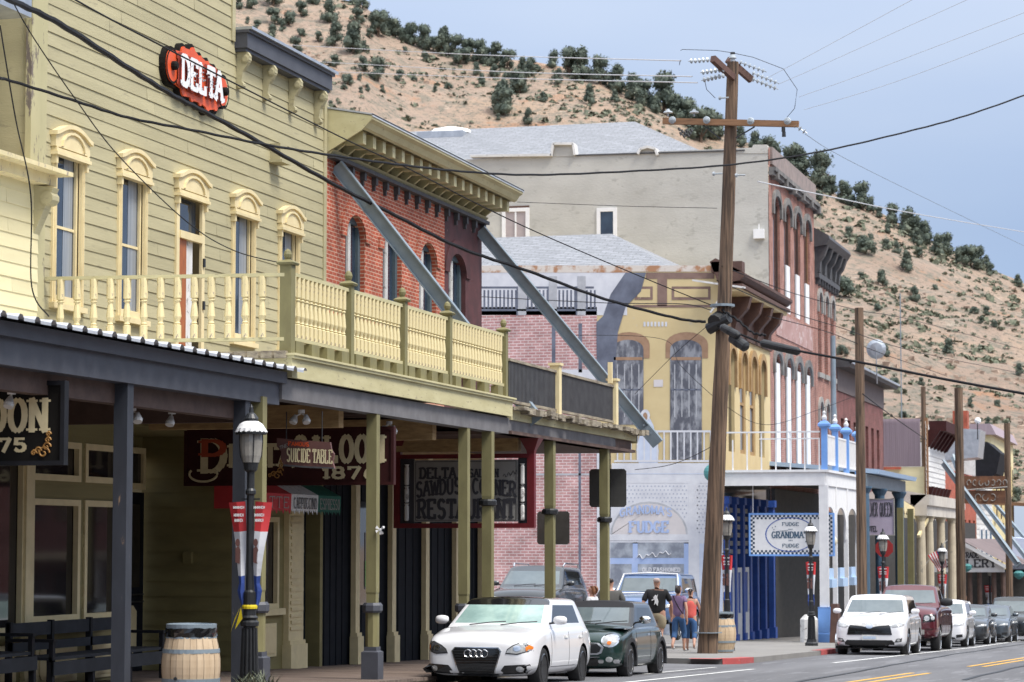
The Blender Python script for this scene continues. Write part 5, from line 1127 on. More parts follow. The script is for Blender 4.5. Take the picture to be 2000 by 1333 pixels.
mb = MB(); q = onpole(600); mb.cyl(q+Vector((0, 0, -.03)), q+Vector((0, 0, .03)), .31, n=14); q = onpole(1240); mb.cyl(q, q+Vector((0, 0, .02)), .34, n=14); mb.build('strap', M['steel'], pole)
# other poles
def simple_pole(u, v0, D, w_, lab, name='utility_pole', mat='pole_wood', lean=0):
    y = PY(u, D); ztop = P(u, v0, D)[1]
    t = thing(name, lab, 'utility pole' if 'utility' in name else 'pole', (-D, y, gz(y)-.05))
    mb = MB(); h = ztop-gz(y); mb.cyl((0, 0, 0), (lean, 0, h), w_/2, w_*.42, 10); mb.build('shaft', M[mat], t, local=True); return t
simple_pole(1681, 601, 11.2, .34, 'dark wooden pole in front of the blue and white balcony end')
simple_pole(1762, 575, 24, .10, 'thin grey metal mast rising above the low brick roof', 'mast', 'steel')
q_ = simple_pole(1805, 755, 16.6, .33, 'short dark post rising over the maroon bracketed cornice')
q_ = simple_pole(1874, 757, 10.6, .42, 'wooden pole right of the cream columned porch, next to the rusty sign')
q_ = simple_pole(1968, 826, 9.6, .34, 'rightmost wooden pole, in front of the steel braces')
mb = MB(); a, b = pt(1900, 981, 125), pt(2040, 988, 125); mb.beam(a, b, .16, .16); tag(mb.build('crossarm', M['arm_wood'], org=a), 'horizontal wooden crossarm reaching past the rightmost pole', 'crossarm')
simple_pole(1629, 655, 15.2, .26, 'slim grey vent pipe climbing the front of the narrow brick building', 'vent_pipe', 'steel')
# ================= WIRES =================
def smooth(pts, n=10):
    out = []
    for i in range(len(pts)-1):
        p0, p1, p2, p3 = pts[max(i-1, 0)], pts[i], pts[i+1], pts[min(i+2, len(pts)-1)]
        for k in range(n):
            t = k/n; out.append(.5*((2*p1)+(p2-p0)*t+(2*p0-5*p1+4*p2-p3)*t*t+(3*p1-p0-3*p2+p3)*t**3))
    return out+[pts[-1]]
def wire(lab, pts, r, mat='cable', wob=0):
    P3 = smooth([pt(*p) for p in pts]); 
    if wob: P3 = [p+Vector((0, 0, wob*math.sin(i*1.7))) for i, p in enumerate(P3)]
    mb = MB(); mb.tube(P3, r, 6); tag(mb.build('overhead_cable', M[mat], org=P3[0]), lab, 'cable')
wire('thickest black cable bundle running from the top left corner down to the tall power pole', [(-120,-70,22),(20,0,25.6),(115,46,27.5),(254,135,31),(340,188,33.5),(409,224,35.5),(528,290,39.5),(657,363,43.5),(770,420,47),(900,485,51),(1032,530,54.5),(1180,584,58.5),(1322,622,61.5),(1378,629,62.0)], .038, wob=.006)
wire('thin black wire above the thick bundle, crossing the orange sign', [(60,-60,28),(147,0,30),(333,99,34),(657,264,43),(796,329,47),(935,400,51),(1060,459,54),(1250,540,59),(1388,596,62)], .013)
wire('black and white twisted service cable crossing the street, rising to the right edge', [(-2,154,29.5),(20,158,30),(148,198,31.2),(250,230,32.5),(373,254,34),(530,285,36.5),(657,305,39),(780,322,42),(900,335,45),(1040,342,48.5),(1230,335,53),(1428,322,57.5),(1600,297,61),(1782,255,64),(1900,222,66),(2060,165,68)], .022, wob=.004)
wire('thin wire slanting down the clapboard wall to the balcony corner post', [(20,-5,29),(66,75,29.8),(148,195,31),(231,304,32),(363,432,32.8),(455,489,33.2),(548,514,33.5)], .008)
for i, (a, b, c, l) in enumerate((((560,88),(900,106),(1330,119),'highest'),((585,119),(950,139),(1352,150),'middle'),((640,140),(950,152),(1362,162),'lowest'))):
    wire(f'{l} of three pale wires crossing the hill above the brick cornice', [(*a, 150), (*b, 105), (*c, 62)], .016, 'wire_pale')
wire('faint grey wire rising steeply from the top insulators to the upper edge of the sky', [(1500,152,63),(1560,120,60),(1800,-10,48)], .005, 'wire_pale'); wire('grey wire rising to the upper right from the pole top, second from the left', [(1520,165,63),(1600,130,60),(1900,-5,50)], .005, 'wire_pale')
wire('grey wire rising right to reach the photo edge high in the sky', [(1560,190,62),(1700,140,58),(2040,10,48)], .005, 'wire_pale'); wire('lowest faint wire rising right across the sky', [(1570,215,62),(1750,160,57),(2040,50,48)], .005, 'wire_pale')
wire('pale wire falling right from the stucco wall across the ridge trees', [(1480,355,70),(1600,380,80),(1800,420,110),(2040,460,160)], .022, 'wire_pale')
wire('fine dark wire falling right from the lower crossarm across the sky', [(1572,262,62),(1700,335,75),(2040,500,120)], .008, 'steel')
wire('thick black cable falling right from the splice boxes past the far poles', [(1390,632,62),(1450,655,61.5),(1500,674,61),(1560,686,60),(1700,712,58),(1850,742,56),(2060,780,53)], .03)
for i, (p, l) in enumerate(((((1400,548,62),(1545,610,70),(1640,640,76),(1800,690,95),(2040,738,140)), 'upper'), (((1410,520,62),(1552,574,72),(1680,607,85),(1800,630,100),(2040,695,150)), 'topmost'), (((1500,618,66),(1620,650,76),(1720,690,90),(1850,735,110)), 'lowest'))):
    wire(f'{l} of the thin dark wires running right below the ridge from the power pole', p, .012)
wire('dark wire joining the mural wall to the power pole below the cornice', [(940,580,80),(1180,592,70),(1330,594,64),(1388,606,62)], .012); wire('thin wire drooping from the mural railing up to the pole', [(1240,918,80),(1310,908,74),(1380,878,66),(1412,850,63)], .01)
wire('thin wire crossing the painted windows from the pole to the balcony rail', [(1378,640,62),(1320,690,66),(1240,770,72)], .008); wire('loose wire drooping over the yellow front beside the pole', [(1100,655,80),(1290,662,76),(1330,715,74),(1420,795,72),(1500,830,75),(1600,800,85),(1680,770,90)], .008)
wire('wire sagging across the stucco wall between its two windows and the corner', [(1010,395,75),(1220,403,72),(1400,407,62.5)], .008); wire('wire from the far wooden pole up to the maroon house', [(1685,770,80),(1745,815,110),(1810,860,145)], .02)
wire('twisted black cable dropping from the power pole toward the mural cornice', [(1410,606,62),(1440,625,61.8),(1470,650,61.6),(1495,655,61.4)], .03, wob=.02)
for (u0, v0, u1, v1, r, l) in ((1490, 671, 1558, 687, .10, 'long black splice tube on the thick cable right of the power pole'), (1430, 660, 1456, 678, .13, 'round black cable can hanging just right of the power pole'), (1412, 640, 1440, 655, .10, 'short black cable joint touching the power pole')):
    mb = MB(); a, b = pt(u0, v0, 60.7), pt(u1, v1, 60.5); d = (b-a).normalized(); mb.cyl(a, b, r, n=14); mb.cyl(a-d*.06, a, r*.5, r, 14); mb.cyl(b, b+d*.06, r, r*.5, 14)
    for k in range(3): c = a.lerp(b, .4+.08*k); mb.cyl(c, c+d*.02, r*1.05, n=14)
    tag(mb.build('splice_case', M['plastic'], org=a), l, 'cable box')
wire('thin dark wire looping down the left corner board of the clapboard building', [(0,50,30),(30,230,30.2),(60,380,30.3),(62,560,31),(95,618,32)], .01)
# ================= MURAL BUILDING (corner) =================
YM = 84.7
mu = thing('corner_building', 'yellow corner building whose side wall carries a large painted mural of windows and a shopfront', 'building', (-16, YM, gz(YM)))
mb = MB(); mb.quad((-31, YM, -2), (-16, YM, -2), (-16, YM, 11.35), (-31, YM, 11.35)); mb.quad((-31, YM, 11.35), (-16, YM, 11.35), (-16, 94.2, 11.35), (-31, 94.2, 11.35))
wy = [(85.8, 86.95), (88.0, 89.1), (89.95, 91.05), (91.85, 92.95)]
wall(mb, 16, YM, 94.28, 4.4, 11.5, [(a, b, 5.2, 8.75) for a, b in wy], 0, .3)
for a, b in wy: spandrel(mb, 16, a, b, 8.35, 8.75)
mb.build('wall', M['ochre'], mu)
for i, (a, b) in enumerate(wy):
    mb = MB(); archband(mb, 16, a, b, 8.35, 8.75, .22, .10, legs=.9); f = mb.build('window', M['ochre_trim'], mu)
    g = MB(); g.quad((-16.11, a, 5.2), (-16.11, b, 5.2), (-16.11, b, 8.75), (-16.11, a, 8.75)); g.build('pane', M['curtain' if i in (1, 2) else 'glass_dark'], f)
    if i in (1, 2): g = MB(); sash(g, -16.05, a, b, 5.2, 8.7, .14, .05); g.box(-16.10, -16.05, a+.14, b-.14, 6.9, 7.0); g.build('frame', M['ochre_trim'], f)
mb = MB(); mb.box(-16, -15.9, YM, 94.28, 9.2, 9.35); mb.box(-16, -15.94, YM, 94.28, 9.35, 10.1)
mb.prism([(-16, 10.75), (-15.3, 10.85), (-15.12, 11.0), (-15.12, 11.1), (-16.1, 11.62), (-16.3, 11.5)], 'y', YM-.55, 94.2); mb.box(-16, -15.2, YM-.5, 94.1, 10.62, 10.75)
cn = mb.build('cornice', [M['brown_trim']], mu)
mb = MB(); mb.box(-16, -15.3, YM-.45, 94.0, 10.5, 10.62); mb.box(-16.0, -15.96, YM, 94.2, 9.36, 10.5); mb.build('soffit', M['ochre'], cn)
for y in (86.2, 88.5, 90.6, 92.7):
    mb = MB(); mb.prism([(-16, 9.25), (-15.85, 9.25), (-15.75, 9.7), (-15.4, 10.1), (-15.28, 10.5), (-16, 10.5)], 'y', y, y+.42); mb.build('bracket', M['brown_trim'], cn)
mb = MB(); mb.box(-16.25, -15.2, YM-.55, YM-.02, 11.15, 11.5); mb.beam((-16.9, YM-.5, 10.9), (-15.1, YM-.5, 10.6), .08, .06, 1); mb.beam((-16.3, YM-.45, 9.8), (-15.5, YM-.5, 10.9), .08, .06, 1); mb.build('cornice_return', [M['brown_trim'], M['white_old']], mu)
mb = MB()
x0, z0 = Q(1195, 457, 89.5); xe, _ = Q(1310, 520, 85)
mb.quad((-31, YM+.05, 11.45), (xe, YM+.05, 11.45), (x0, 89.5, z0), (-31, 89.5, z0)); mb.quad((xe, YM+.05, 11.45), (xe+.6, 94, 11.45), (x0, 89.5, z0)); mb.build('roof', M['shingle'], mu)
# painted mural: flat colour fields laid on the wall, each a real layer of paint
mural = {}
def fld(poly, mat, lay, nm=None):
    mural.setdefault(lay, {}).setdefault(mat, []).append([Q(u, v, YM) for u, v in poly])
def rc(u0, v0, u1, v1, mat, lay): fld([(u0, v0), (u1, v0), (u1, v1), (u0, v1)], mat, lay)
M['m_grey'] = pm('m_grey', (.52, .53, .56), (.36, .37, .40), sc=2, rough=.85)
M['m_white'] = pm('m_white', (.70, .71, .75), (.58, .59, .64), sc=2, rough=.85)
M['m_rust'] = pm('m_rust', (.66, .60, .54), (.42, .22, .12), sc=1.5, rough=.85, lo=.42, hi=.5)
M['m_slate'] = pm('m_slate', (.17, .19, .25), (.10, .11, .15), sc=1.4, rough=.85)
M['m_pane'] = pm('m_pane', (.30, .31, .34), (.10, .105, .13), sc=2.6, rough=.8, stretch=(1.6, 1, .7), lo=.45, hi=.6)
M['m_brown'] = pm('m_brown', (.27, .18, .15), (.19, .12, .10), sc=2, rough=.85, wear=(.5, .42, .32), wsc=3, wth=.64)
M['m_arch'] = pm('m_arch', (.40, .25, .16), (.30, .18, .11), sc=3, rough=.85)
M['m_blue'] = pm('m_blue', (.42, .52, .78), (.34, .45, .70), sc=2, rough=.85)
M['m_paleblue'] = pm('m_paleblue', (.60, .66, .78), (.5, .56, .70), sc=2, rough=.85)
M['m_cream'] = pm('m_cream', (.66, .62, .62), (.58, .55, .56), sc=2, rough=.85)
M['m_dot'] = pm('m_dot', (.42, .45, .55), rough=.9)
M['m_shop'] = pm('m_shop', (.42, .46, .52), (.20, .22, .27), sc=1.6, rough=.8, lo=.42, hi=.62)
rc(700, 600, 1166, 1330, 'brick_mural', 1); rc(700, 519, 1225, 616, 'm_white', 1); rc(700, 519, 1230, 533, 'm_rust', 2); rc(1230, 519, 1400, 531, 'm_rust', 2)
rc(900, 560, 1160, 564, 'm_slate', 2)
for i in range(34): rc(906+i*7.7, 567, 909.5+i*7.7, 603, 'm_slate', 2)
for u in (1012, 1072, 1128): rc(u, 540, u+16, 616, 'm_grey', 3); rc(u-3, 560, u, 616, 'm_slate', 3)
rc(900, 604, 1165, 608, 'm_slate', 3)
fld([(1165, 630), (1178, 618), (1193, 575), (1222, 533), (1262, 533), (1252, 570), (1222, 600), (1207, 650), (1200, 742), (1166, 742)], 'm_slate', 4)
for u in (1078, 1130): rc(u, 632, u+7, 728, 'm_slate', 2); rc(u, 850, u+5, 1130, 'm_slate', 2)
rc(1085, 722, 1166, 742, 'm_white', 2); rc(925, 835, 1012, 858, 'm_white', 2); rc(925, 850, 960, 900, 'm_white', 2); rc(945, 925, 1166, 929, 'm_grey', 2)
rc(1262, 533, 1395, 545, 'm_brown', 2); rc(1284, 545, 1303, 598, 'm_brown', 2); rc(1236, 596, 1396, 601, 'm_brown', 2)
for a, b in ((1240, 1275), (1312, 1388)): rc(a, 560, b, 586, 'm_brown', 2); rc(a+5, 565, b-5, 581, 'ochre', 3)
def parch(u0, u1, vt, vb, mat, lay, rise=18, extra=0, n=10):
    c = (u0+u1)/2; r = (u1-u0)/2
    fld([(u0, vb)]+[(c-r*math.cos(math.pi*i/n), vt+rise-rise*math.sin(math.pi*i/n)) for i in range(n+1)]+[(u1, vb)], mat, lay)
for a, b in ((1197, 1257), (1309, 1371)):
    parch(a-9, b+12, 649, 700, 'm_arch', 2, 24); parch(a, b, 664, 898 if a > 1250 else 830, 'm_pane', 3, 18); rc(a+2, 698, b-2, 704, 'm_arch', 4)
    for k in range(4): rc(a+8+k*14, 712, a+10+k*14, 815, 'm_grey', 4)
    rc(a+3, 760, b-3, 763, 'm_slate', 4)
for k in range(7): rc(1257+k*7, 629, 1261+k*7, 638, 'm_white', 2)
rc(1277, 742, 1295, 756, 'm_cream', 2)
# railing and figure in a pale dress
rc(1200, 841, 1412, 845, 'm_white', 6); rc(1200, 899, 1412, 903, 'm_white', 6)
for k in range(16): rc(1205+k*13, 845, 1208+k*13, 899, 'm_white', 6)
fld([(1248, 905), (1243, 880), (1250, 850), (1253, 830), (1258, 818), (1270, 818), (1277, 832), (1280, 852), (1287, 880), (1285, 905)], 'm_paleblue', 5)
fld([(1251+9.5*(1-math.cos(i*.52))*1+0, 812+12*math.sin(i*.52)) for i in range(12)], 'm_white', 6); fld([(1256+4.5*(1-math.cos(i*.52)), 814+8*math.sin(i*.52)) for i in range(12)], 'm_arch', 7)
rc(1195, 905, 1412, 944, 'm_white', 5); rc(1195, 925, 1412, 926.5, 'm_paleblue', 6); rc(1166, 944, 1412, 1062, 'm_white', 4)
for j in range(13):
    for i in range(26):
        u, v = 1222+i*7.2+(j % 2)*3.6, 950+j*7.5
        if (u-1268)**2/80**2+(v-1050)**2/72**2 < 1.05 or 1343 < u < 1362 or v > 1040: continue
        fld([(u, v-1.7), (u+1.7, v), (u, v+1.7), (u-1.7, v)], 'm_dot', 5)
fld([(1190, 1046)]+[(1268-76*math.cos(math.pi*i/14), 1046-66*math.sin(math.pi*i/14)) for i in range(15)], 'm_grey', 5)
fld([(1194, 1044)]+[(1268-72*math.cos(math.pi*i/14), 1044-60*math.sin(math.pi*i/14)) for i in range(15)], 'm_cream', 6)
rc(1185, 1044, 1346, 1056, 'm_white', 6); rc(1166, 1060, 1345, 1330, 'm_blue', 4); rc(1345, 944, 1366, 1330, 'm_white', 5); rc(1166, 850, 1192, 1330, 'm_white', 5); rc(1366, 1062, 1412, 1330, 'm_paleblue', 4)
for a, b, c, d in ((1192,1060,1236,1090),(1246,1060,1336,1090),(1192,1102,1234,1330),(1246,1102,1336,1330)): rc(a, c-0 if 0 else b, c, d, 'm_shop', 5)
mw = mu
for lay in sorted(mural):
    for mat, polys in mural[lay].items():
        mb = MB(); yy = YM-.004*lay-.002
        for k, pl in enumerate(polys): mb.add([(x, yy, z) for x, z in pl], [tuple(range(len(pl)))])
        mb.build('mural_paint', M[mat], mu, fix=False)
mb = MB(); x, z = Q(1268, 1040, YM); text(mb, 'FUDGE', (x, YM-.04, z), (1, 0, 0), (0, 0, 1), .36, 1.35, tk=.24, tn=.12); x, z = Q(1262, 1010, YM); text(mb, "GRANDMA'S", (x, YM-.04, z), (1, 0, 0), (0, 0, 1), .26, 1.8, serif=False, tk=.2, tn=.12, arch=.12, skew=.0); mb.build('mural_lettering', M['m_blue'], mu, fix=False)
mb = MB(); x, z = Q(1292, 1117, YM); text(mb, 'OLD FASHIONED', (x, YM-.04, z), (1, 0, 0), (0, 0, 1), .13, 1.3, serif=False, tk=.3, tn=.2); x, z = Q(1275, 1083, YM)
mb.tube([(x-.55+i*.02, YM-.04, z-.1+.09*math.sin(i*.42)*math.sin(i*.13+.5)+i*.003) for i in range(60)], .014, 4); mb.build('mural_lettering', M['m_white'], mu, fix=False)
# ground-floor front under the white porch
mb = MB(); mb.quad((-16.02, YM, -2), (-16.02, 94.28, -2), (-16.02, 94.28, 4.5), (-16.02, YM, 4.5), m=0)
for i, y in enumerate((84.72, 86.1, 87.6, 89.0, 90.4, 92.0, 93.8)): mb.box(-16.02, -15.84, y, y+.35, -1.6, 3.5, 1); mb.box(-16.02, -15.78, y-.05, y+.4, -1.6, -1.0, 1); mb.box(-16.02, -15.78, y-.05, y+.4, 3.4, 3.65, 1)
mb.build('shopfront', [M['glass_dark'], M['royal']], mu)
for i, y in enumerate((85.15, 86.6, 88.0)):
    mb = MB(); sash(mb, -15.9+.02, y, y+.9, -1.25, 1.25, .16, .05); mb.box(-15.93, -15.88, y+.16, y+.74, -1.09, -.3); d = mb.build('door', M['white'], mu); g = MB(); g.quad((-15.92, y+.1, -.3), (-15.92, y+.8, -.3), (-15.92, y+.8, 1.15), (-15.92, y+.1, 1.15)); g.build('pane', M['royal'], d)
for i, y in enumerate((85.12, 86.5, 88.0)):
    mb = MB()
    for k in range(6): mb.beam((-15.95, y, 1.8+k*.28), (-15.95, y+.95, 1.8+k*.28), .05, .16)
    mb.build('shutter', M['sign_grey'], mu)
# --- white corner porch ---
wp = thing('corner_porch', 'white corner porch with arched screens, pale rails and four blue-capped rail posts', 'porch', (-12.5, 88, gz(88)))
mb = MB(); mb.box(-16, -12.44, YM-.9, YM-.8, 3.98, 4.42); mb.box(-12.52, -12.42, YM-.8, 93.0, 3.98, 4.42); mb.box(-16.1, -12.36, YM-.96, YM-.7, 4.42, 4.50); mb.box(-12.6, -12.34, YM-.7, 93.05, 4.42, 4.50); mb.build('fascia', M['white'], wp)
mb = MB(); mb.box(-15.95, -12.52, YM-.8, 93, 4.2, 4.28); mb.build('soffit', M['porch_under'], wp)
PY4 = [83.95, 86.4, 89.1, 92.0]
for i, y in enumerate(PY4):
    mb = MB(); g = gz(y); mb.lathe((-12.5, y, 0), [(.14 if i == 0 else .075, g+.0), (.14 if i == 0 else .075, 3.98)], 4, 0, sq=True)
    if i == 0:
        mb.lathe((-12.5, y, 0), [(.22, g), (.22, g+.28), (.19, g+.3)], 4, 1, sq=True); mb.lathe((-12.5, y, 0), [(.195, g+.3), (.195, g+1.12), (.21, g+1.15)], 4, 2, sq=True)
    mb.build('post', [M['white'], M['blue_trim'], M['royal'] if 0 else M['blue_trim']], wp)
for a, b in zip(PY4[:-1], PY4[1:]):   # arched screens
    mb = MB(); n = 14; c = (a+b)/2; r = (b-a)/2-.12; zs, zt = 2.5, 3.3; X = -12.5
    A = [(c+r*math.cos(math.pi*i/n), zs+(zt-zs)*math.sin(math.pi*i/n)**.9) for i in range(n+1)]
    for p, q in zip(A[:-1], A[1:]):
        for e in (X-.03, X+.03): mb.quad((e, p[0], p[1]), (e, p[0], 3.98), (e, q[0], 3.98), (e, q[0], q[1]))
        mb.quad((X-.03, *p), (X+.03, *p), (X+.03, *q), (X-.03, *q))
    for e in (a+.06, b-.12): mb.box(X-.03, X+.03, e, e+.06, zs-.3, 3.98)
    mb.build('arched_screen', M['white_old'] if 0 else M['white'], wp)
    mb = MB(); mb.box(X-.05, X+.05, c-.55, c+.55, .9, 1.25); mb.box(X-.16, X+.16, c-.6, c+.6, .62, .90); mb.build('hanging_trim', M['pale_blue'], wp)
for i, y in enumerate(PY4):
    mb = MB(); mb.lathe((-12.46, y, 0), [(.095, 4.5), (.095, 5.85)], 4, 0, sq=True); mb.box(-12.565, -12.355, y-.04, y+.04, 4.6, 5.7, 1); mb.lathe((-12.46, y, 0), [(.10, 5.85), (.19, 5.93), (.19, 6.0), (.09, 6.1)], 4, 0, sq=True)
    mb.lathe((-12.46, y, 0), [(.05, 6.1), (.08, 6.15), (.09, 6.22), (.05, 6.28), (.04, 6.33), (.06, 6.38), (.01, 6.44)], 10, 2); mb.build('rail_post', [M['blue_trim'], M['pale_blue'], M['white']], wp)
for a, b in zip(PY4[:-1], PY4[1:]):
    mb = MB(); mb.box(-12.50, -12.44, a, b, 5.62, 5.68); mb.box(-12.50, -12.44, a, b, 4.68, 4.73)
    n = 12
    for k in range(n): y = a+(k+.5)*(b-a)/n; mb.cyl((-12.47, y, 4.7), (-12.47, y, 5.65), .028, n=6)
    mb.build('railing', M['white'], wp)
mb = MB(); ye = YM-.85
mb.box(-16, -12.6, ye-.03, ye+.03, 5.72, 5.77); mb.box(-14.6, -12.6, ye-.03, ye+.03, 5.50, 5.54)
for k in range(8): x = -15.98+k*.48; mb.box(x-.02, x+.02, ye-.02, ye+.02, 4.5, 5.75 if k % 3 != 1 else 5.5)
mb.build('railing', M['white'], wp)
def fudge():
    y = 84.2; s = thing('fudge_sign', "white oval-centred GRANDMA'S FUDGE sign with a blue chequered border", 'sign', (-13.6, y, 1.7)); x0, x1, z0, z1 = -14.98, -12.25, 1.72, 3.02
    mb = MB(); mb.box(x0, x1, y, y+.05, z0, z1); mb.build('panel', M['white'], s)
    mb = MB(); f = .06; mb.box(x0-f, x1+f, y-.02, y+.06, z1, z1+f); mb.box(x0-f, x1+f, y-.02, y+.06, z0-f, z0); mb.box(x0-f, x0, y-.02, y+.06, z0, z1); mb.box(x1, x1+f, y-.02, y+.06, z0, z1); mb.build('frame', M['blue_trim'], s)
    mb = MB(); k = .068
    for j in range(19):
        for i in range(40):
            if (i+j) % 2: continue
            if 2 <= i < 38 and 2 <= j < 17: continue
            mb.quad((x0+i*k, y-.005, z0+j*k), (x0+i*k+k, y-.005, z0+j*k), (x0+i*k+k, y-.005, z0+j*k+k), (x0+i*k, y-.005, z0+j*k+k))
    mb.build('chequer_border', M['deep_blue'], s, fix=False)
    cx, cz, n = -13.65, 2.37, 40; mb = MB()
    for i in range(n):
        a, b = 2*math.pi*i/n, 2*math.pi*(i+1)/n; mb.quad(*[(cx+.84*q*math.cos(t), y-.008, cz+.57*q*math.sin(t)) for t, q in ((a, .96), (b, .96), (b, 1), (a, 1))])
    mb.build('oval_line', M['royal'], s, fix=False)
    letters(s, "GRANDMA'S", cx, y, 2.26, .20, 1.25, 'slate_blue', tk=.2, tn=.12); letters(s, 'FUDGE', cx, y, 2.66, .11, .55, 'slate_blue', serif=False, tk=.22, tn=.14); letters(s, 'FUDGE', cx, y, 1.95, .11, .55, 'slate_blue', serif=False, tk=.22, tn=.14)
    mb = MB()
    for dx, dz in ((-.55, .16), (-.6, .22), (-.5, .26), (0, .17), (.05, .17), (-.05, .17), (0, -.2), (.05, -.2), (-.05, -.2), (.5, -.24), (.56, -.2), (.6, -.14)): mb.prism([(cx+dx-.02, cz+dz), (cx+dx, cz+dz-.015), (cx+dx+.02, cz+dz), (cx+dx, cz+dz+.03)], 'y', y-.01, y-.006)
    mb.tube([(cx-.5+i*.06, y-.01, cz+.10+.006*i) for i in range(8)], .006, 4); mb.build('ornament', M['slate_blue'], s)
    mb = MB(); mb.cyl((-14.9, y+.02, 3.0), (-14.9, y+.02, 4.2), .015, n=6); mb.build('hanger', M['white'], s)
fudge()
mb = MB(); mb.lathe((-12.30, 84.4, 2.15), [(.02, -.18)]+[(.18*math.cos(a), .18*math.sin(a)) for a in [R(-70+i*20) for i in range(8)]]+[(.02, .18)], 14); mb.lathe((-12.30, 84.4, 2.15), [(.03, -.20), (.03, -.185)], 8, 1, ax='y'); tag(mb.build('globe_lamp', [pm('globe', (.72, .66, .5), rough=.3), M['lens_red']], org=(-12.30, 84.4, 2.15)), 'cream globe lamp beside the white corner post', 'lamp')
mb = MB(); c = Vector(pt(1392, 924, 83.2)); mb.lathe(c, [(.02, -.32)]+[(.3*math.cos(a), .3*math.sin(a)) for a in [R(-70+i*20) for i in range(8)]]+[(.02, .32)], 14); tag(mb.build('globe', pm('teal_globe', (.10, .32, .32)), org=tuple(c)), 'teal globe peeping out behind the tall power pole', 'lamp')
mb = MB(); c = (-12.1, 83.3, gz(83.3)); mb.lathe((-12.95, 83.5, gz(83.5)), [(.3, 0), (.3, .75), (.15, .9)], 8); mb.prism([(-12.2, gz(83)), (-11.85, gz(83)), (-11.95, gz(83)+1.25), (-12.15, gz(83)+1.25)], 'y', 82.9, 83.5, 1); tag(mb.build('sidewalk_goods', [M['white_old'], M['brown_trim']], org=(-12.5, 83.2, gz(83))), 'pale bins and goods standing round the blue foot of the white corner post', 'goods')
# ================= THREE-STOREY BRICK =================
Y3, Y3b = 94.3, 105.4
tb = thing('three_storey_building', 'tall three-storey building with bare stucco side wall and arched brick front', 'building', (-16, Y3, gz(Y3)))
mb = MB(); mb.quad((-31, Y3, -2.5), (-16.02, Y3, -2.5), (-16.02, Y3, 16.9), (-31, Y3, 16.9))
mb.build('side_wall', M['stucco'], tb)
mb = MB()
def bump(poly): 
    mb.prism([Q(u, v, Y3) for u, v in poly], 'y', Y3-.02, Y3+.45)
bump([(1082, 306), (1082, 284), (1120, 284), (1120, 306)]); bump([(1248, 302)]+[(1266-18*math.cos(math.pi*i/8), 296-6*math.sin(math.pi*i/8)*1.6) for i in range(9)]+[(1284, 302)]); bump([(1440, 296), (1468, 290), (1472, 283), (1498, 283), (1500, 300), (1440, 300)]); mb.build('parapet', M['stucco'], tb)
mb = MB()
def cap(poly):
    P_ = [Q(u, v, Y3) for u, v in poly]
    for a, b in zip(P_[:-1], P_[1:]): mb.beam((a[0], Y3+.1, a[1]), (b[0], Y3+.1, b[1]), .5, .09)
cap([(1078, 306), (1082, 282), (1121, 282), (1124, 304)]); cap([(1247, 302), (1252, 292), (1266, 288), (1281, 292), (1285, 304)]); cap([(920, 306), (1078, 304)]); mb.build('coping', M['white_old'], tb)
mb = MB(); mb.beam((Q(1124, 304, Y3)[0], Y3+.1, Q(1124, 304, Y3)[1]), (Q(1455, 294, Y3)[0], Y3+.1, Q(1455, 294, Y3)[1]), .3, .05); mb.build('coping', M['dark_cornice'], tb)
for u0, u1, v0, v1, kind in ((981, 1034, 406, 462, 0), (1166, 1205, 406, 460, 1)):
    a, b = Q(u0, v1, Y3), Q(u1, v0, Y3); X0, X1, Z0, Z1 = a[0], b[0], a[1]-.6, b[1]
    mb = MB(); t = .14; mb.box(X0, X0+t, Y3-.06, Y3, Z0, Z1); mb.box(X1-t, X1, Y3-.06, Y3, Z0, Z1); mb.box(X0+t, X1-t, Y3-.06, Y3, Z1-t, Z1)
    if kind == 0: mb.box((X0+X1)/2-.03, (X0+X1)/2+.03, Y3-.05, Y3, Z0, Z1-t); mb.box(X0, X1, Y3-.05, Y3-.01, Z1, Z1+.08, 1)
    f = mb.build('window', [M['white'], M['brown_trim']], tb); g = MB(); g.quad((X0+t, Y3-.012, Z0), (X1-t, Y3-.012, Z0), (X1-t, Y3-.012, Z1-t), (X0+t, Y3-.012, Z1-t)); g.build('pane', pm('blind', (.42, .36, .36), rough=.3) if kind == 0 else M['glass'], f)
mb = MB(); x, z = Q(1483, 459, Y3); mb.box(x-.2, x+.2, Y3-.15, Y3, z-.15, z+.2); mb.cyl((x, Y3-.08, z+.2), (x, Y3-.08, z+.4), .02, n=6); mb.build('meter_box', M['white'], tb)
rx1, rz1 = Q(1240, 238, 101.5); rx2, rz2 = Q(1386, 294, 94.6)
mb = MB(); mb.quad((-36, 94.6, 16.75), (rx2, 94.6, 16.75), (rx1, 101.5, rz1), (-36, 101.5, rz1)); mb.quad((rx2, 94.6, 16.75), (rx2, 108, 16.75), (rx1, 101.5, rz1)); mb.build('roof', M['shingle'], tb)
mb = MB(); x, z = Q(870, 262, 100.5); mb.box(x-1.1, x+.9, 100, 102, z-.4, z+.05); mb.lathe((x+.1, 101, z+.05), [(.95, 0), (.8, .18), (.4, .27)], 12, 1); mb.build('rooftop_unit', [M['galv'], M['white']], tb)
up = [(a, a+1.55, 12.55 if i else 10.95, 15.55) for i, a in enumerate((95.2, 97.75, 100.2, 102.65))]
ops = [(a, b, 11.0, 15.25) for a, b, _, _ in up]+[(a, b, 4.9, 9.25) for a, b, _, _ in up]
mb = MB(); wall(mb, 16, Y3, Y3b, -2.5, 16.9, ops, 0, .35)
for a, b, c, d in ops: spandrel(mb, 16, a, b, d-.42, d)
mb.quad((-16, Y3b, -2), (-30, Y3b, -2), (-30, Y3b, 16.5), (-16, Y3b, 16.5)); mb.build('front_wall', M['brick_front'], tb)
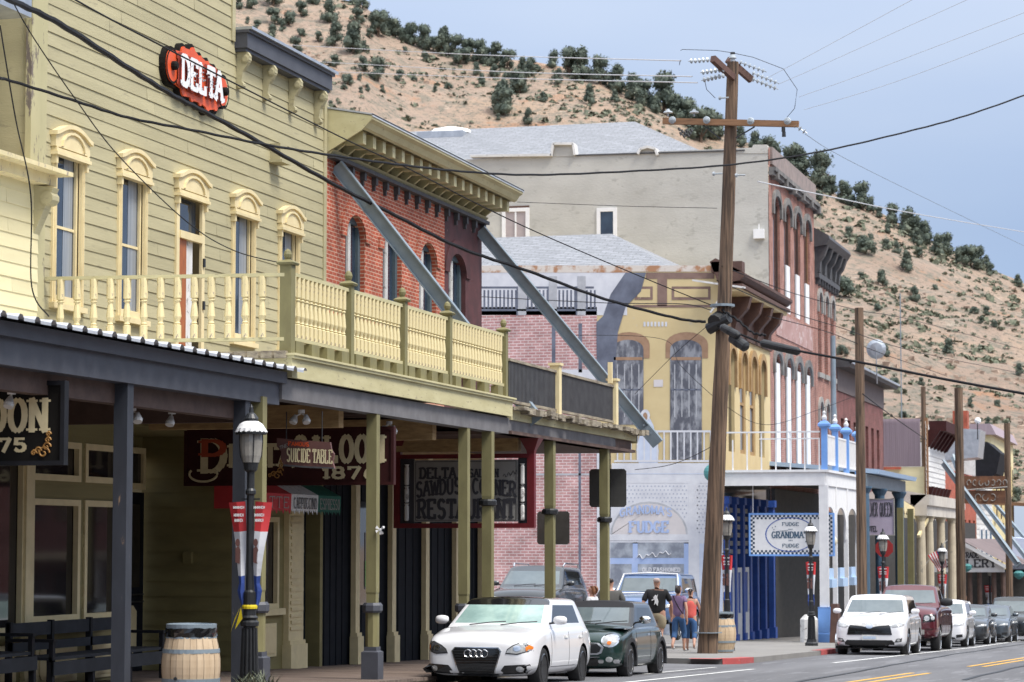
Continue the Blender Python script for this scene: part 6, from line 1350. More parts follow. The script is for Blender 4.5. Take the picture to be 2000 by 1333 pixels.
mb = MB(); mb.box(-16, -15.72, Y3, Y3b, 16.0, 16.15); mb.box(-16, -15.8, Y3, Y3b, 15.85, 16.0)
for k in range(6): mb.box(-16, -15.7, Y3+.4+k*2.1, Y3+.7+k*2.1, 15.75, 16.05)
mb.build('cornice', M['grey_stone'], tb); mb = MB(); mb.box(-16.1, -15.9, Y3+.3, Y3b, 16.3, 16.95); mb.build('blocking_course', pm('roofing', (.30, .24, .22), (.2, .17, .16), sc=3), tb)
for i, (a, b, c, d) in enumerate(ops):
    mb = MB(); archband(mb, 16, a, b, d-.42, d, .26, .09, legs=.35); f = mb.build('window', M['grey_stone'], tb)
    g = MB(); g.quad((-16.12, a, c), (-16.12, b, c), (-16.12, b, d), (-16.12, a, d)); g.box(-16.12, -16.08, a, a+.09, c, d-.3, 1); g.box(-16.12, -16.08, b-.09, b, c, d-.3, 1); g.build('pane', [M['glass_dark'], M['brown_trim'] if i != 3 else M['arm_wood']], f)
    if i not in (0,):
        g = MB(); g.box(-16.08, -16.02, a+.62, b-.06, c, 13.0-.12*i if i < 4 else d-.35); g.build('shutter', M['white_old'] if 0 else M['white'], f)
mb = MB(); mb.box(-16, -15.97, 95.6, 104.6, 9.95, 10.85, 0); s = mb.build('painted_sign_band', pm('band', (.42, .27, .25), (.33, .19, .17), sc=1.4, rough=.9, wear=(.5, .4, .38), wsc=2, wth=.55), tb)
# shopfronts below
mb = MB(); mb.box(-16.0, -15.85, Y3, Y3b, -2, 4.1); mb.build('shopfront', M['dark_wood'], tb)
# ================= NARROW BRICK =================
nbk = thing('narrow_brick_building', 'narrow brick front with a heavy dark bracketed cornice and slim arched windows', 'building', (-16, 105.5, gz(105)))
o5 = [(a, a+.95, c, d) for a in (106.3, 108.1, 109.9) for c, d in ((9.2, 12.6), (5.0, 8.0))]
mb = MB(); wall(mb, 16, 105.45, 111.5, -3, 14.6, o5, 0, .3)
for a, b, c, d in o5: spandrel(mb, 16, a, b, d-.35, d)
mb.quad((-16, 111.5, -3), (-28, 111.5, -3), (-28, 111.5, 14.5), (-16, 111.5, 14.5)); mb.build('wall', M['brick_front'], nbk)
for a, b, c, d in o5:
    mb = MB(); archband(mb, 16, a, b, d-.35, d, .2, .08, legs=.5); mb.box(-16, -15.9, a-.25, b+.25, c-.2, c); f = mb.build('window', M['sign_grey'], nbk); g = MB(); g.quad((-16.12, a, c), (-16.12, b, c), (-16.12, b, d), (-16.12, a, d)); g.build('pane', M['glass_dark'], f)
mb = MB(); mb.prism([(-16, 13.2), (-15.7, 13.3), (-15.6, 14.4), (-14.7, 14.5), (-14.55, 14.75), (-14.6, 14.95), (-16.5, 15.35)], 'y', 105.5, 105.62) if 0 else None
mb.prism([(-16.2, 14.35), (-15.5, 14.45), (-15.35, 14.7), (-15.4, 14.85), (-16.2, 15.3)], 'y', 105.4, 111.9); mb.box(-16, -15.8, 105.5, 111.5, 13.1, 13.3); mb.box(-16, -15.9, 105.5, 111.5, 13.3, 14.4)
for k in range(8): mb.box(-16, -15.8, 105.7+k*.75, 105.8+k*.75, 12.85, 13.1)
cn = mb.build('cornice', M['dark_cornice'], nbk)
for y in (105.55, 107.0, 108.5, 110.0, 111.1): mb = MB(); mb.prism([(-15.9, 13.3), (-15.8, 13.35), (-15.75, 13.8), (-15.6, 14.0), (-15.45, 14.42), (-15.9, 14.42)], 'y', y, y+.35); mb.build('bracket', M['dark_cornice'], cn)
# ================= LOW BRICK =================
lb = thing('low_brick_building', 'low dull-red brick building with a row of tall dark windows and a projecting eave', 'building', (-16, 111.6, gz(111)))
o6 = [(112.8+k*2.05, 113.75+k*2.05, 4.9, 7.6) for k in range(7)]
mb = MB(); wall(mb, 16, 111.55, 127.6, -3.2, 8.75, o6, 0, .3); mb.quad((-16, 127.6, -3), (-30, 127.6, -3), (-30, 127.6, 9.8), (-16, 127.6, 9.8)); mb.quad((-16, 111.55, 8), (-30, 111.55, 8), (-30, 111.55, 9.8), (-16, 111.55, 9.8)); mb.build('wall', M['brick_low'], lb)
mb = MB(); mb.box(-16, -15.95, 111.6, 127.6, 8.75, 9.75); mb.build('upper_course', pm('grey_course', (.17, .14, .14), rough=.9), lb)
mb = MB(); mb.prism([(-30, 9.75), (-15.4, 9.75), (-15.3, 9.95), (-15.4, 10.05), (-22, 10.9), (-30, 10.9)], 'y', 111.4, 128.6); mb.build('roof', [M['dark_cornice']], lb)
mb = MB(); mb.box(-15.4, -15.26, 111.4, 128.6, 9.9, 10.0); mb.build('gutter', M['galv'], lb)
for a, b, c, d in o6: mb = MB(); mb.quad((-16.28, a, c), (-16.28, b, c), (-16.28, b, d), (-16.28, a, d)); mb.box(-16.26, -16.2, a, b, (c+d)/2-.05, (c+d)/2+.05, 1); mb.build('window', [M['glass_dark'], M['brown_trim']], lb)
mb = MB(); c = pt(1711, 682, 118)
mb.lathe(c, [(.02, .0), (.3, .03), (.46, .10)], 16, ax='y'); mb.cyl(c, c+Vector((.0, .2, -1.6)), .03, n=6); tag(mb.build('satellite_dish', M['galv'], org=tuple(c)), 'round pale satellite dish on the roof of the low brick building', 'dish')
# slate-blue porch and its sign
sp = thing('porch', 'porch with pale blue roof edge on slate-blue posts, beyond the white corner porch', 'porch', (-12.5, 100, gz(100)))
mb = MB(); mb.prism([(-16, 4.95), (-12.0, 4.62), (-11.95, 4.78), (-16, 5.1)], 'y', 94.0, 106.2); mb.build('roof', M['pale_blue'], sp)
mb = MB(); mb.box(-12.7, -12.4, 94, 106, 4.15, 4.62); mb.build('fascia', M['steel'], sp)
mb = MB(); mb.box(-15.9, -12.7, 94, 106, 4.3, 4.4); mb.build('soffit', M['dark_wood'], sp)
for y in (93.9, 98.4, 104.6): mb = MB(); mb.lathe((-12.5, y, 0), [(.24, gz(y)), (.24, gz(y)+.5), (.19, gz(y)+.6), (.19, 3.9), (.3, 4.1), (.3, 4.16)], 12); mb.build('post', M['slate_blue'], sp)
def queen():
    y = 95.8; a, b = pt(1688, 1045, y), pt(1745, 976, y); s = board(a.x, b.x, y, a.z, b.z, (pm('lilac', (.46, .40, .50), (.4, .34, .44), sc=2), M['sign_grey']), 'lilac_sign', 'lilac hanging sign reading SILVER QUEEN behind the slate-blue posts', frame=.03)
    letters(s, 'SILVER', a.x+.28, y, b.z-.62, .5, .46, 'letter_dark', serif=False, tk=.14, tn=.08); letters(s, 'QUEEN', b.x-.28, y, b.z-.62, .5, .46, 'letter_dark', serif=False, tk=.14, tn=.08)
    letters(s, 'HOTEL', a.x+.28, y, a.z+.12, .2, .42, 'letter_dark', serif=False, tk=.2, tn=.16)
queen()
mb = MB(); c = pt(1727, 1071, 93); mb.lathe(c, [(.34, 0), (.34, .03)], 8, ax='y'); mb.cyl(c+Vector((0, .05, .3)), (c.x, c.y+.05, gz(93)), .04, n=6, m=1); s = tag(mb.build('stop_sign', [M['lens_red'], M['iron']], org=tuple(c)), 'red octagonal stop sign in shade behind a slate-blue post', 'sign')
# ================= FAR BUILDINGS =================
YA = 147
fa = thing('mauve_house', 'building with mauve ribbed side wall above a pale cream lower wall, narrow white front', 'house', (-16, YA, gz(YA)))
def far_rect(u0, v0, u1, v1, Y, mb, m=0, t=.1):
    a, b = Q(u0, v1, Y), Q(u1, v0, Y); mb.box(a[0], b[0], Y-t, Y, a[1], b[1], m)
mb = MB(); far_rect(1700, 818, 1797, 912, YA, mb); 
for k in range(26): far_rect(1702+k*3.7, 822, 1702.6+k*3.7, 910, YA-.1, mb, 0, .04)
mb.build('upper_side_wall', M['mauve'], fa); mb = MB(); far_rect(1700, 912, 1760, 918, YA-.15, mb); mb.build('red_band', M['brick_orange'], fa)
mb = MB(); far_rect(1700, 912, 1808, 1100, YA+.0, mb, 0, .08); mb.build('lower_side_wall', M['siding_cream'], fa)
ya, yb = PY(1808, 16), PY(1845, 16)
mb = MB(); siding(mb, 16, ya, yb, -4, 8.9, h=.3, lip=.03); mb.quad((-16, YA, -4), (-16, ya, -4), (-16, ya, 9), (-16, YA, 9)); mb.build('front_wall', M['white_old'], fa)
mb = MB(); mb.box(-16.1, -15.9, YA-.15, YA+.3, 4, 9.2); mb.build('corner_board', M['arm_wood'], fa)
mb = MB(); mb.box(-16, -15.0, YA+1.5, yb+.3, 8.5, 9.1)
for k in range(6): y = ya+.4+k*(yb-ya-1)/5; mb.prism([(-16, 7.5), (-15.8, 7.6), (-15.2, 8.5), (-16, 8.5)], 'y', y, y+.5)
for k in range(6): y = ya+.4+k*(yb-ya-1)/5; mb.prism([(-16, 4.6), (-15.8, 4.7), (-15.6, 5.3), (-16, 5.3)], 'y', y, y+.5)
mb.build('cornice', M['sign_maroon'], fa)
for k in range(5): mb = MB(); y = ya+.8+k*(yb-ya-1.5)/4.4; mb.box(-15.98, -15.9, y, y+.25, 0, 4.6); mb.box(-15.97, -15.93, y+.3, y+1.1, .2, 4.4, 1); mb.build('window', [M['white_old'], M['glass_dark']], fa)
fb = thing('orange_brick_building', 'orange-red brick building with white pilasters, behind the steel braces', 'building', (-16, 160, gz(160)))
y0, y1 = yb+.2, PY(1905, 16); mb = MB(); wall(mb, 16, y0, y1, -4.5, 6.6, [(y0+2+k*3.2, y0+3.4+k*3.2, -.2, 3.6) for k in range(6)], 0, .3); mb.build('wall', M['brick_orange'], fb)
mb = MB(); 
for k in range(6): mb.quad((-16.25, y0+2+k*3.2, -.2), (-16.25, y0+3.4+k*3.2, -.2), (-16.25, y0+3.4+k*3.2, 3.6), (-16.25, y0+2+k*3.2, 3.6))
mb.build('window', M['sign_maroon'], fb)
mb = MB(); a = Q(1845, 905, 170); b = Q(1905, 842, 170); mb.prism([(a[0]-1, a[1]), (b[0]+.3, a[1]+.3), (b[0]+.5, b[1]), (a[0]-1, b[1]+.2)], 'y', 168, 172); mb.build('metal_roof', M['galv'], fb)
fc = thing('bay_window_house', 'white house with a dark projecting bay high on its front', 'house', (-16, 182, gz(182)))
y0, y1 = PY(1905, 16), PY(1936, 16); mb = MB(); siding(mb, 16, y0, y1, -5, 9, h=.35, lip=.03); mb.quad((-16, y0, -5), (-24, y0, -5), (-24, y0, 9), (-16, y0, 9)); mb.build('wall', M['white_old'], fc)
mb = MB(); mb.prism([(-16, 6.0), (-14.6, 6.8), (-14.3, 8.2), (-15.2, 9.0), (-16, 9.0)], 'y', y0, y0+6); mb.prism([(-15.9, 5.8), (-14.9, 5.9), (-14.9, 6.4), (-15.9, 6.4)], 'y', y0-.5, y0+3); mb.build('bay', M['black_paint'], fc)
mb = MB(); mb.box(-17.6, -16.6, y0+1, y0+2.2, 9, 11.2); mb.build('chimney', M['brick_orange'], fc)
for k in range(3): mb = MB(); y = y0+2.0+k*3.6; mb.box(-15.98, -15.9, y, y+1.6, -1.2, 3.2, 0); mb.box(-15.9, -15.86, y+.3, y+1.3, -1, 3, 1); mb.build('window', [M['white'], M['slate_blue']], fc)
fd = thing('cream_far_house', 'cream house front with tall narrow windows near the right edge', 'house', (-16, 200, gz(200)))
y0, y1 = PY(1936, 16), PY(1979, 16); mb = MB(); wall(mb, 16, y0, y1, -5, 10, [], 0); mb.quad((-16, y0, -5), (-17.5, y0, -5), (-17.5, y0, 10), (-16, y0, 10)); mb.build('wall', M['siding_cream'], fd)
mb = MB(); mb.prism([(-17.5, 10), (-15.6, 10), (-16, 10.8), (-17.5, 10.8)], 'y', y0-.4, y1); mb.build('roof', M['mauve'], fd)
for k in range(5):
    for c, d in ((3.6, 8.2), (-2, 2.4)): mb = MB(); y = y0+1.6+k*(y1-y0-3)/4.6; mb.box(-15.98, -15.85, y, y+1.5, c, d, 0); mb.box(-15.85, -15.82, y+.35, y+1.15, c+.3, d-.3, 1); mb.build('window', [M['cream'], M['glass_dark']], fd)
fe = thing('red_far_building', 'red building at the right edge behind the rightmost pole', 'building', (-14, 225, gz(225)))
mb = MB(); mb.box(-15.5, -8, 218, 232, -6, 5.6); mb.build('wall', M['brick_orange'], fe); mb = MB(); mb.prism([(-15.9, 5.6), (-7.6, 5.6), (-11.7, 7.2)], 'y', 217.6, 232.4); mb.build('roof', M['mauve'], fe)
mb = MB(); mb.box(-12.8, -12.0, 217.9, 218, 0, 2.5); mb.build('window', M['white_old'], fe)
ff = thing('grey_shed', 'pale grey low building just below the hill at the right edge', 'building', (-13, 245, gz(245)))
mb = MB(); mb.box(-15, -6, 244, 252, -6, 8.3); mb.build('wall', M['siding_cream'], ff); mb = MB(); mb.box(-15.3, -5.7, 243.7, 252.3, 8.3, 8.9); mb.build('roof', M['white_old'], ff)
# gallery gable porch
ga = thing('gallery_porch', 'white gabled porch sign reading TRADE GALLERY right of the wooden pole', 'porch', (-12.3, 128, gz(128)))
y = 126; A = pt(1845, 1062, y); B = pt(1880, 1062, y); Rr = pt(1962, 1118, y); Lf = pt(1800, 1118, y); P0 = pt(1876, 1062, y)
mb = MB(); mb.prism([(Lf.x, Lf.z), (Rr.x, Rr.z), (Rr.x, Rr.z+.2), (P0.x, P0.z+.0), (Lf.x, Lf.z+.3)], 'y', y, y+.12); mb.build('gable', M['white'], ga)
mb = MB(); mb.beam((P0.x-.1, y-.1, P0.z+.12), (Rr.x+.15, y-.1, Rr.z+.22), .35, .16, 0); mb.build('bargeboard', M['white'], ga)
mb = MB(); mb.quad((P0.x-.1, y-.2, P0.z+.25), (Rr.x+.3, y-.2, Rr.z+.32), (Rr.x+.3, y+22, Rr.z+.32), (P0.x-.1, y+22, P0.z+.25)); mb.build('roof', pm('brown_roof', (.18, .13, .125), (.12, .09, .085), sc=1), ga)
c = pt(1896, 1090, y-.02); mb = MB(); text(mb, 'TRADE', (c.x, y-.03, c.z), (1, 0, 0), (0, 0, 1), .26, .75, serif=False, tk=.24, tn=.18); c = pt(1894, 1108, y); text(mb, 'GALLERY', (c.x, y-.03, c.z), (1, 0, 0), (0, 0, 1), .36, 2.55, tk=.24, tn=.13); mb.build('lettering', M['letter_dark'], ga, fix=False)
for u in (1893, 1912, 1940, 1958): q = pt(u, 1118, y); mb = MB(); mb.cyl((q.x, y+.3, gz(y)), (q.x, y+.3, q.z), .12, n=8); mb.build('post', M['porch_under'], ga)
mb = MB(); mb.box(Lf.x, Rr.x+4, y+14, y+14.2, gz(y)-.5, Rr.z); mb.build('back_wall', M['dark_wood'], ga)
g2 = thing('far_porch', 'low pale porch roof at the right edge beyond the gallery gable', 'porch', (-10, 150, gz(150)))
a = pt(1966, 1108, 140); mb = MB(); mb.box(a.x, a.x+9, 140, 152, a.z-.3, a.z+.35); mb.prism([(a.x, a.z+.35), (a.x+9, a.z+.35), (a.x+9, a.z+.9), (a.x, a.z+1.6)], 'y', 140, 152); mb.build('roof', M['m_paleblue'], g2)
mb = MB(); mb.box(a.x+.1, a.x+9, 151.5, 152, gz(150), a.z-.3); mb.build('back_wall', M['dark_wood'], g2); mb = MB(); mb.cyl((a.x+.6, 140.5, gz(140)), (a.x+.6, 140.5, a.z-.3), .13, n=8); mb.build('post', M['brown_trim'], g2)
# olive and cream column porches
op_ = thing('porch', 'small gabled porch with olive posts and scalloped cream valance', 'porch', (-12.5, 108, gz(108)))
for u in (1757, 1777): y = PY(u, 12.3); mb = MB(); mb.lathe((-12.3, y, 0), [(.12, gz(y)), (.12, 3.5)], 4, sq=True); mb.build('post', M['olive'], op_)
y = 107.5; mb = MB(); a, b, c = pt(1745, 985, y), pt(1755, 972, y), pt(1800, 1000, y+4); mb.quad((a.x-2, y, a.z), (b.x, y, b.z), (c.x, y+4, c.z+.05), (c.x-2.5, y+4, c.z+.05)); mb.build('roof', M['mauve'], op_)
mb = MB()
for k in range(9): p, q = b.lerp(c, k/9), b.lerp(c, (k+1)/9); mb.quad(p, q, (q.x, q.y, q.z-.35), ((p.x+q.x)/2, (p.y+q.y)/2, p.z-.65), (p.x, p.y, p.z-.35))
mb.build('valance', M['cream'], op_); mb = MB(); mb.beam(pt(1811, 1015, 111), pt(1794, 1048, 109), .12, .12); mb.build('downpipe', M['cream'], op_)
M['column_stone'] = pm('column_stone', (.56, .49, .36), (.44, .38, .28), sc=2, rough=.8, wear=(.3, .27, .22), wsc=3, wth=.62)
cp_o = thing('porch', 'porch of thick cream columns under a pale stepped entablature', 'porch', (-12.3, 120, gz(120)))
for u in (1797, 1813, 1836, 1857, 1871): y = PY(u, 12.2); z = gz(y); mb = MB(); mb.lathe((-12.2, y, 0), [(.26, z), (.26, z+.4), (.19, z+.5), (.20, 1.5), (.17, 3.0), (.22, 3.15), (.28, 3.25)], 14); mb.build('post', M['column_stone'], cp_o)
mb = MB(); y0, y1 = PY(1800, 12.2), PY(1872, 12.2); mb.box(-12.6, -12.0, y0, y1, 3.25, 3.7); mb.box(-12.7, -11.9, y0, y1, 3.7, 4.15); mb.box(-16, -12.6, y0-.03, y0+.2, 3.3, 3.72); mb.prism([(-16, 3.6), (-12.6, 3.6), (-12.0, 4.15), (-13.8, 4.5)], 'y', y0, y0+.3); mb.build('entablature', M['sign_grey'] if 0 else pm('pale_stone', (.60, .56, .50), (.5, .46, .41), sc=2), cp_o)
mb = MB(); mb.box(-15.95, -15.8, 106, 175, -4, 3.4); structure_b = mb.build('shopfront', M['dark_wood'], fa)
# red things and goods below far porches
# flag
def flag():
    o = pt(1842, 1066, 112); t = thing('flag', 'striped flag with a starred blue corner hanging from a slanted pole on the cream columns', 'flag', o)
    mb = MB(); mb.cyl(pt(1850, 1055, 112), pt(1790, 1122, 112), .02, n=6); mb.build('flagpole', M['white_old'], t)
    a, b, c, d = pt(1843, 1068, 111.8), pt(1812, 1085, 111.8), pt(1834, 1117, 111.8), pt(1849, 1107, 111.8)
    n = 13; mb = MB()
    for i in range(n):
        for j in range(6):
            f = lambda s, q: (a.lerp(b, s)).lerp(d.lerp(c, s), q)+Vector((0, .05*math.sin(q*7+s*3), 0))
            s0, s1, q0, q1 = i/n, (i+1)/n, j/6, (j+1)/6; m_ = 2 if i < 6 and j < 3 else (0 if i % 2 == 0 else 1)
            mb.quad(f(s0, q0), f(s1, q0), f(s1, q1), f(s0, q1), m=m_)
    mb.build('flag_cloth', [M['red'], M['white'], M['navy']], t, fix=False)
    mb = MB(); 
    for i in range(4):
        for j in range(3): p = (a.lerp(b, .06+i*.1)).lerp(d.lerp(c, .06+i*.1), .08+j*.15)+Vector((0, -.07, 0)); mb.prism([(p.x+math.cos(k*1.26+.3*(k % 2))*.025, p.z+math.sin(k*1.26)*.025) for k in range(5)], 'y', p.y, p.y+.004)
    mb.build('stars', M['white'], t)
flag()
# rusty sign and far braces
a, b = pt(1880, 984, 118), pt(1963, 930, 118); s = thing('rusty_sign', 'rusty brown metal sign board with worn curled letters between two wooden poles', 'sign', a)
M['rust'] = pm('rust', (.20, .09, .045), (.09, .045, .03), sc=2.5, rough=.85, wear=(.30, .20, .13), wsc=4, wth=.6)
mb = MB(); zm = (a.z+b.z)/2; mb.box(a.x, b.x, 118, 118.1, a.z, zm-.03); mb.box(a.x, b.x, 118, 118.1, zm+.03, b.z); mb.build('panel', M['rust'], s)
mb = MB()
for k in range(7):
    cx, cz = a.x+.3+k*.27, zm+.32; mb.tube([(cx+.09*math.cos(t*.7+k), 117.97, cz+.13*math.sin(t*.7+k)) for t in range(7)], .02, 4)
for k in range(3): cx = a.x+.7+k*.33; mb.tube([(cx+.13*math.cos(t*.6+k*2), 117.97, zm-.35+.16*math.sin(t*.6+k*2)) for t in range(8)], .02, 4)
mb.tube([(a.x, 117.95, zm-.02), (b.x+.1, 117.95, zm+.12)], .03, 5); mb.build('worn_lettering', M['sign_grey'], s)
for k, (p, q, w_, l) in enumerate(((pt(1843, 905, 112), pt(1990, 1105, 108), .27, 'largest far steel brace crossing behind the wooden pole'), (pt(1862, 893, 135), pt(1880, 940, 134), .3, 'short upper steel brace left of the rusty sign'), (pt(1915, 975, 140), pt(2020, 1110, 136), .25, 'middle far steel brace descending to the right edge'), (pt(1935, 975, 150), pt(2030, 1085, 146), .2, 'farthest thin steel brace descending to the right edge'))):
    mb = MB(); mb.beam(p, q, w_, .1, up=(0, 1, 0)); mb.beam(p+Vector((0, -.08, w_/2)), q+Vector((0, -.08, w_/2)), .12, .04, up=(0, 0, 1)); tag(mb.build('steel_brace', M['steel'], org=tuple(p)), l, 'brace')
mb = MB(); c = pt(1909, 822, 150); mb.cyl(c, c+Vector((0, 0, -1.1)), .03, n=6, m=1); mb.lathe(c, [(.05, -.12), (.17, 0), (.2, .22)], 8, ax='y'); tag(mb.build('floodlight', [M['white'], M['iron']], org=tuple(c)), 'white floodlight on a thin rod above the silver roof', 'lamp')
for u, Y_ in ((1888, 120), (1990, 118)):
    c = pt(u, 1110 if u < 1900 else 1124, Y_); t = 'teal ' ; mb = MB(); mb.lathe(c, [(.05, -.18), (.22, -.05), (.25, .1), (.12, .2)], 12); tag(mb.build('porch_lamp', pm('teal', (.05, .2, .2)), org=tuple(c)), 'teal shaded lamp under the gallery gable' if u < 1900 else 'teal shaded lamp at the far right porch', 'lamp')
# ================= CARS =================
def subdiv(verts, faces, mats, lv=2, creases=None):
    me = bpy.data.meshes.new('tmp'); me.from_pydata(verts, [], faces); me.polygons.foreach_set('material_index', mats)
    for i in range(12): me.materials.append(None)
    me.update(); bm = bmesh.new(); bm.from_mesh(me); bmesh.ops.remove_doubles(bm, verts=bm.verts, dist=1e-4); bmesh.ops.recalc_face_normals(bm, faces=bm.faces); bm.to_mesh(me); bm.free()
    o = bpy.data.objects.new('tmp', me); C.objects.link(o); md = o.modifiers.new('s', 'SUBSURF'); md.levels = lv; md.render_levels = lv
    dg = bpy.context.evaluated_depsgraph_get(); r = bpy.data.meshes.new_from_object(o.evaluated_get(dg)); bpy.data.objects.remove(o); return r
def split_mats(me, names, parent, matlist):
    """cut an evaluated mesh into one object per material index"""
    out = {}
    groups = {}
    for p in me.polygons: groups.setdefault(p.material_index, []).append(tuple(p.vertices))
    V = [tuple(v.co) for v in me.vertices]
    for k, fs in groups.items():
        idx = {}; vs = []; F = []
        for f in fs:
            nf = []
            for i in f:
                if i not in idx: idx[i] = len(vs); vs.append(V[i])
                nf.append(idx[i])
            F.append(nf)
        m = bpy.data.meshes.new(names[k]); m.from_pydata(vs, [], F); m.materials.append(matlist[k]); m.polygons.foreach_set('use_smooth', [True]*len(F)); m.update()
        o = bpy.data.objects.new(names[k], m); C.objects.link(o); o.parent = parent; out[k] = o
    return out
def wheel(parent, x, y, r, wd, spokes=5, rimc='chrome', side=1, dark=False):
    mb = MB(); e = wd/2
    mb.lathe((x, y, r), [(r*.70, -e*.9), (r*.80, -e), (r*.95, -e*.9), (r, -e*.6), (r, e*.6), (r*.95, e*.9), (r*.80, e), (r*.70, e*.9)], 28, ax='x'); t = mb.build('wheel', M['rubber'], parent, local=True, smooth=True)
    m2 = MB(); o = x+side*e*.75
    m2.lathe((o, y, r), [(r*.70, -.09), (r*.71, .02), (r*.66, .03), (r*.64, -.02), (r*.62, -.09)], 28, ax='x'); m2.lathe((o-.03*side, y, r), [(r*.16, -.03), (r*.15, .03), (r*.06, .04)], 14, ax='x')
    for k in range(spokes):
        a = 2*math.pi*k/spokes+.3
        for da in (-.13, .13):
            c, s = math.cos(a+da*.4), math.sin(a+da*.4); c2, s2 = math.cos(a+da), math.sin(a+da)
            m2.beam((o-.02*side, y+c*r*.12, r+s*r*.12), (o-.005*side, y+c2*r*.66, r+s2*r*.66), .03, .035, up=(1, 0, 0))
    if dark: m2.k = 1; m2.lathe((o+.012*side, y, r), [(r*.70, -.01), (r*.715, .012), (r*.64, .012), (r*.63, -.01)], 28, ax='x')
    rim = m2.build('rim', [M[rimc], M['chrome']], t, local=True)
    m3 = MB(); m3.lathe((o-.05*side, y, r), [(r*.62, -.02), (r*.62, .0)], 20, ax='x'); m3.build('brake_disc', M['plastic'], t, local=True); return t
def conform(bv, pts, dr, off, mat, name, parent, org, rings=5, thick=0):
    """patch whose outline pts (3-D, along dr) is laid on the car's skin"""
    dr = Vector(dr); c = sum((Vector(p) for p in pts), Vector())/len(pts); n = len(pts); V = []; ok = True
    # densify outline
    P_ = []
    for a, b in zip(pts, pts[1:]+pts[:1]):
        a, b = Vector(a), Vector(b); k = max(1, int((b-a).length/.05))
        for i in range(k): P_.append(a.lerp(b, i/k))
    n = len(P_)
    def hit(p):
        h = bv.ray_cast(p-dr*3, dr)
        return (h[0]-dr*off) if h[0] is not None else p-dr*off
    for r in range(rings):
        for p in P_: V.append(hit(c.lerp(p, 1-r/rings)))
    V.append(hit(c)); F = [(r*n+i, r*n+(i+1) % n, (r+1)*n+(i+1) % n, (r+1)*n+i) for r in range(rings-1) for i in range(n)]+[((rings-1)*n+i, (rings-1)*n+(i+1) % n, rings*n) for i in range(n)]
    # rim back to the skin
    b = len(V); V += [p+dr*(off+.012) for p in V[:n]]; F += [(i, (i+1) % n, b+(i+1) % n, b+i) for i in range(n)]
    mb = MB(); mb.add(V, F); return mb.build(name, mat, parent, local=True, smooth=True)
def car(name, lab, x, y, rz, S, paint, roofm=None, glassm='car_glass', z=None, group=None):
    """S: dict of proportions. Front of the car at local y=0 pointing to -Y"""
    L, W, H = S['L'], S['W']/2, S['H']; zb = S.get('zb', .2); g = z if z is not None else gz(y+L/2)+ST
    t = thing('parked_car' if 'kind' not in S else S['kind'], lab, S.get('cat', 'car'), (x, y, g), rz, group); pitch = math.atan(-.025)
    t.rotation_euler = (pitch, 0, rz)
    hb, hc, hd = S['hood'], S['cowl'], S['deck']; nose = S.get('nose', .93); yc = S['yc']; yd = S['yd']
    st = [  # y, half width factor, bottom z, mid z, shoulder z, top z
        (0.0, nose*.84, zb+.12, .42*hb+.12, hb*.70, hb*.74), (.05, nose*.93, zb+.04, .42*hb+.10, hb*.80, hb*.86), (.22, .965, zb, .45*hb+.1, hb*.90, hb*.97), (.55, .99, zb, .45*hb+.1, hb*.95, hb+.01),
        (yc*.75, 1, zb, .5*hb+.08, hc*.93, hc-.03), (yc, 1, zb, .5*hb+.1, hc*.95, hc), (yc+.5, 1, zb, .5*hb+.1, hc*.96, hc+.01), ((yc+yd)/2, 1, zb, .5*hb+.1, hc*.975, hc+.015), (yd-.35, 1, zb, .5*hb+.1, hd*.96, hd),
        (L-.45, .985, zb, .5*hb+.12, hd*.93, hd*.985), (L-.15, .94, zb+.05, .5*hb+.12, hd*.88, hd*.95), (L, .86, zb+.14, .5*hb+.12, hd*.78, hd*.84)]
    st = S.get('st', st); V = []; F = []; Mi = []; J = 15
    for (yy, wf, b, m, s, tp) in st:
        w_ = W*wf; cr_ = S.get('crown', .045)
        half = [(0, b), (w_*.55, b), (w_*.90, b+.02), (w_*.985, b+.14), (w_, m), (w_*.985, s-.06), (w_*.93, s+.01), (w_*.80, tp), (0, tp+cr_)]
        ring_ = [(-a, z_) for a, z_ in half[1:-1]][::-1]; ring_ = half[:1]+[(a, z_) for a, z_ in half[1:-1]]+half[-1:]+ring_
        J = len(ring_)
        for a, z_ in ring_: V.append((a, yy, z_))
    n = len(st)
    for i in range(n-1):
        for j in range(J): F.append((i*J+j, i*J+(j+1) % J, (i+1)*J+(j+1) % J, (i+1)*J+j)); k = j if j <= 8 else 16-j-1; Mi.append(1 if (S.get('clad') and min(j, J-1-j) <= S['clad']) else 0)
    F += [tuple(range(J-1, -1, -1)), tuple((n-1)*J+j for j in range(J))]; Mi += [0, 0]
    # subdivide end caps properly: fan
    me = subdiv(V, F, Mi, 2); 
    # wheel arches cut out
    o = bpy.data.objects.new('tmpb', me); C.objects.link(o); me.materials.clear(); me.materials.append(paint); me.materials.append(M['plastic']); me.materials.append(M['gloss_black'])
    wr = S['wr']; ya, yb = S['ya'], S['ya']+S['wb']; cuts = []
    for yw in (ya, yb):
        for sx in (-1, 1):
            c = MB(); c.cyl((sx*(W-.30), yw, wr), (sx*(W+.3), yw, wr), wr*S.get('arch', 1.13), n=32); q = c.build('cut', M['gloss_black']); cuts.append(q)
            md = o.modifiers.new('b', 'BOOLEAN'); md.operation = 'DIFFERENCE'; md.solver = 'EXACT'; md.object = q
            md.material_mode = 'TRANSFER'
    dg = bpy.context.evaluated_depsgraph_get(); m2 = bpy.data.meshes.new_from_object(o.evaluated_get(dg)); bpy.data.objects.remove(o)
    for q in cuts: bpy.data.objects.remove(q)
    m2.name = 'body'; m2.polygons.foreach_set('use_smooth', [True]*len(m2.polygons)); m2.update(); m2.set_sharp_from_angle(angle=R(40))
    bo = bpy.data.objects.new('body', m2); C.objects.link(bo); bo.parent = t
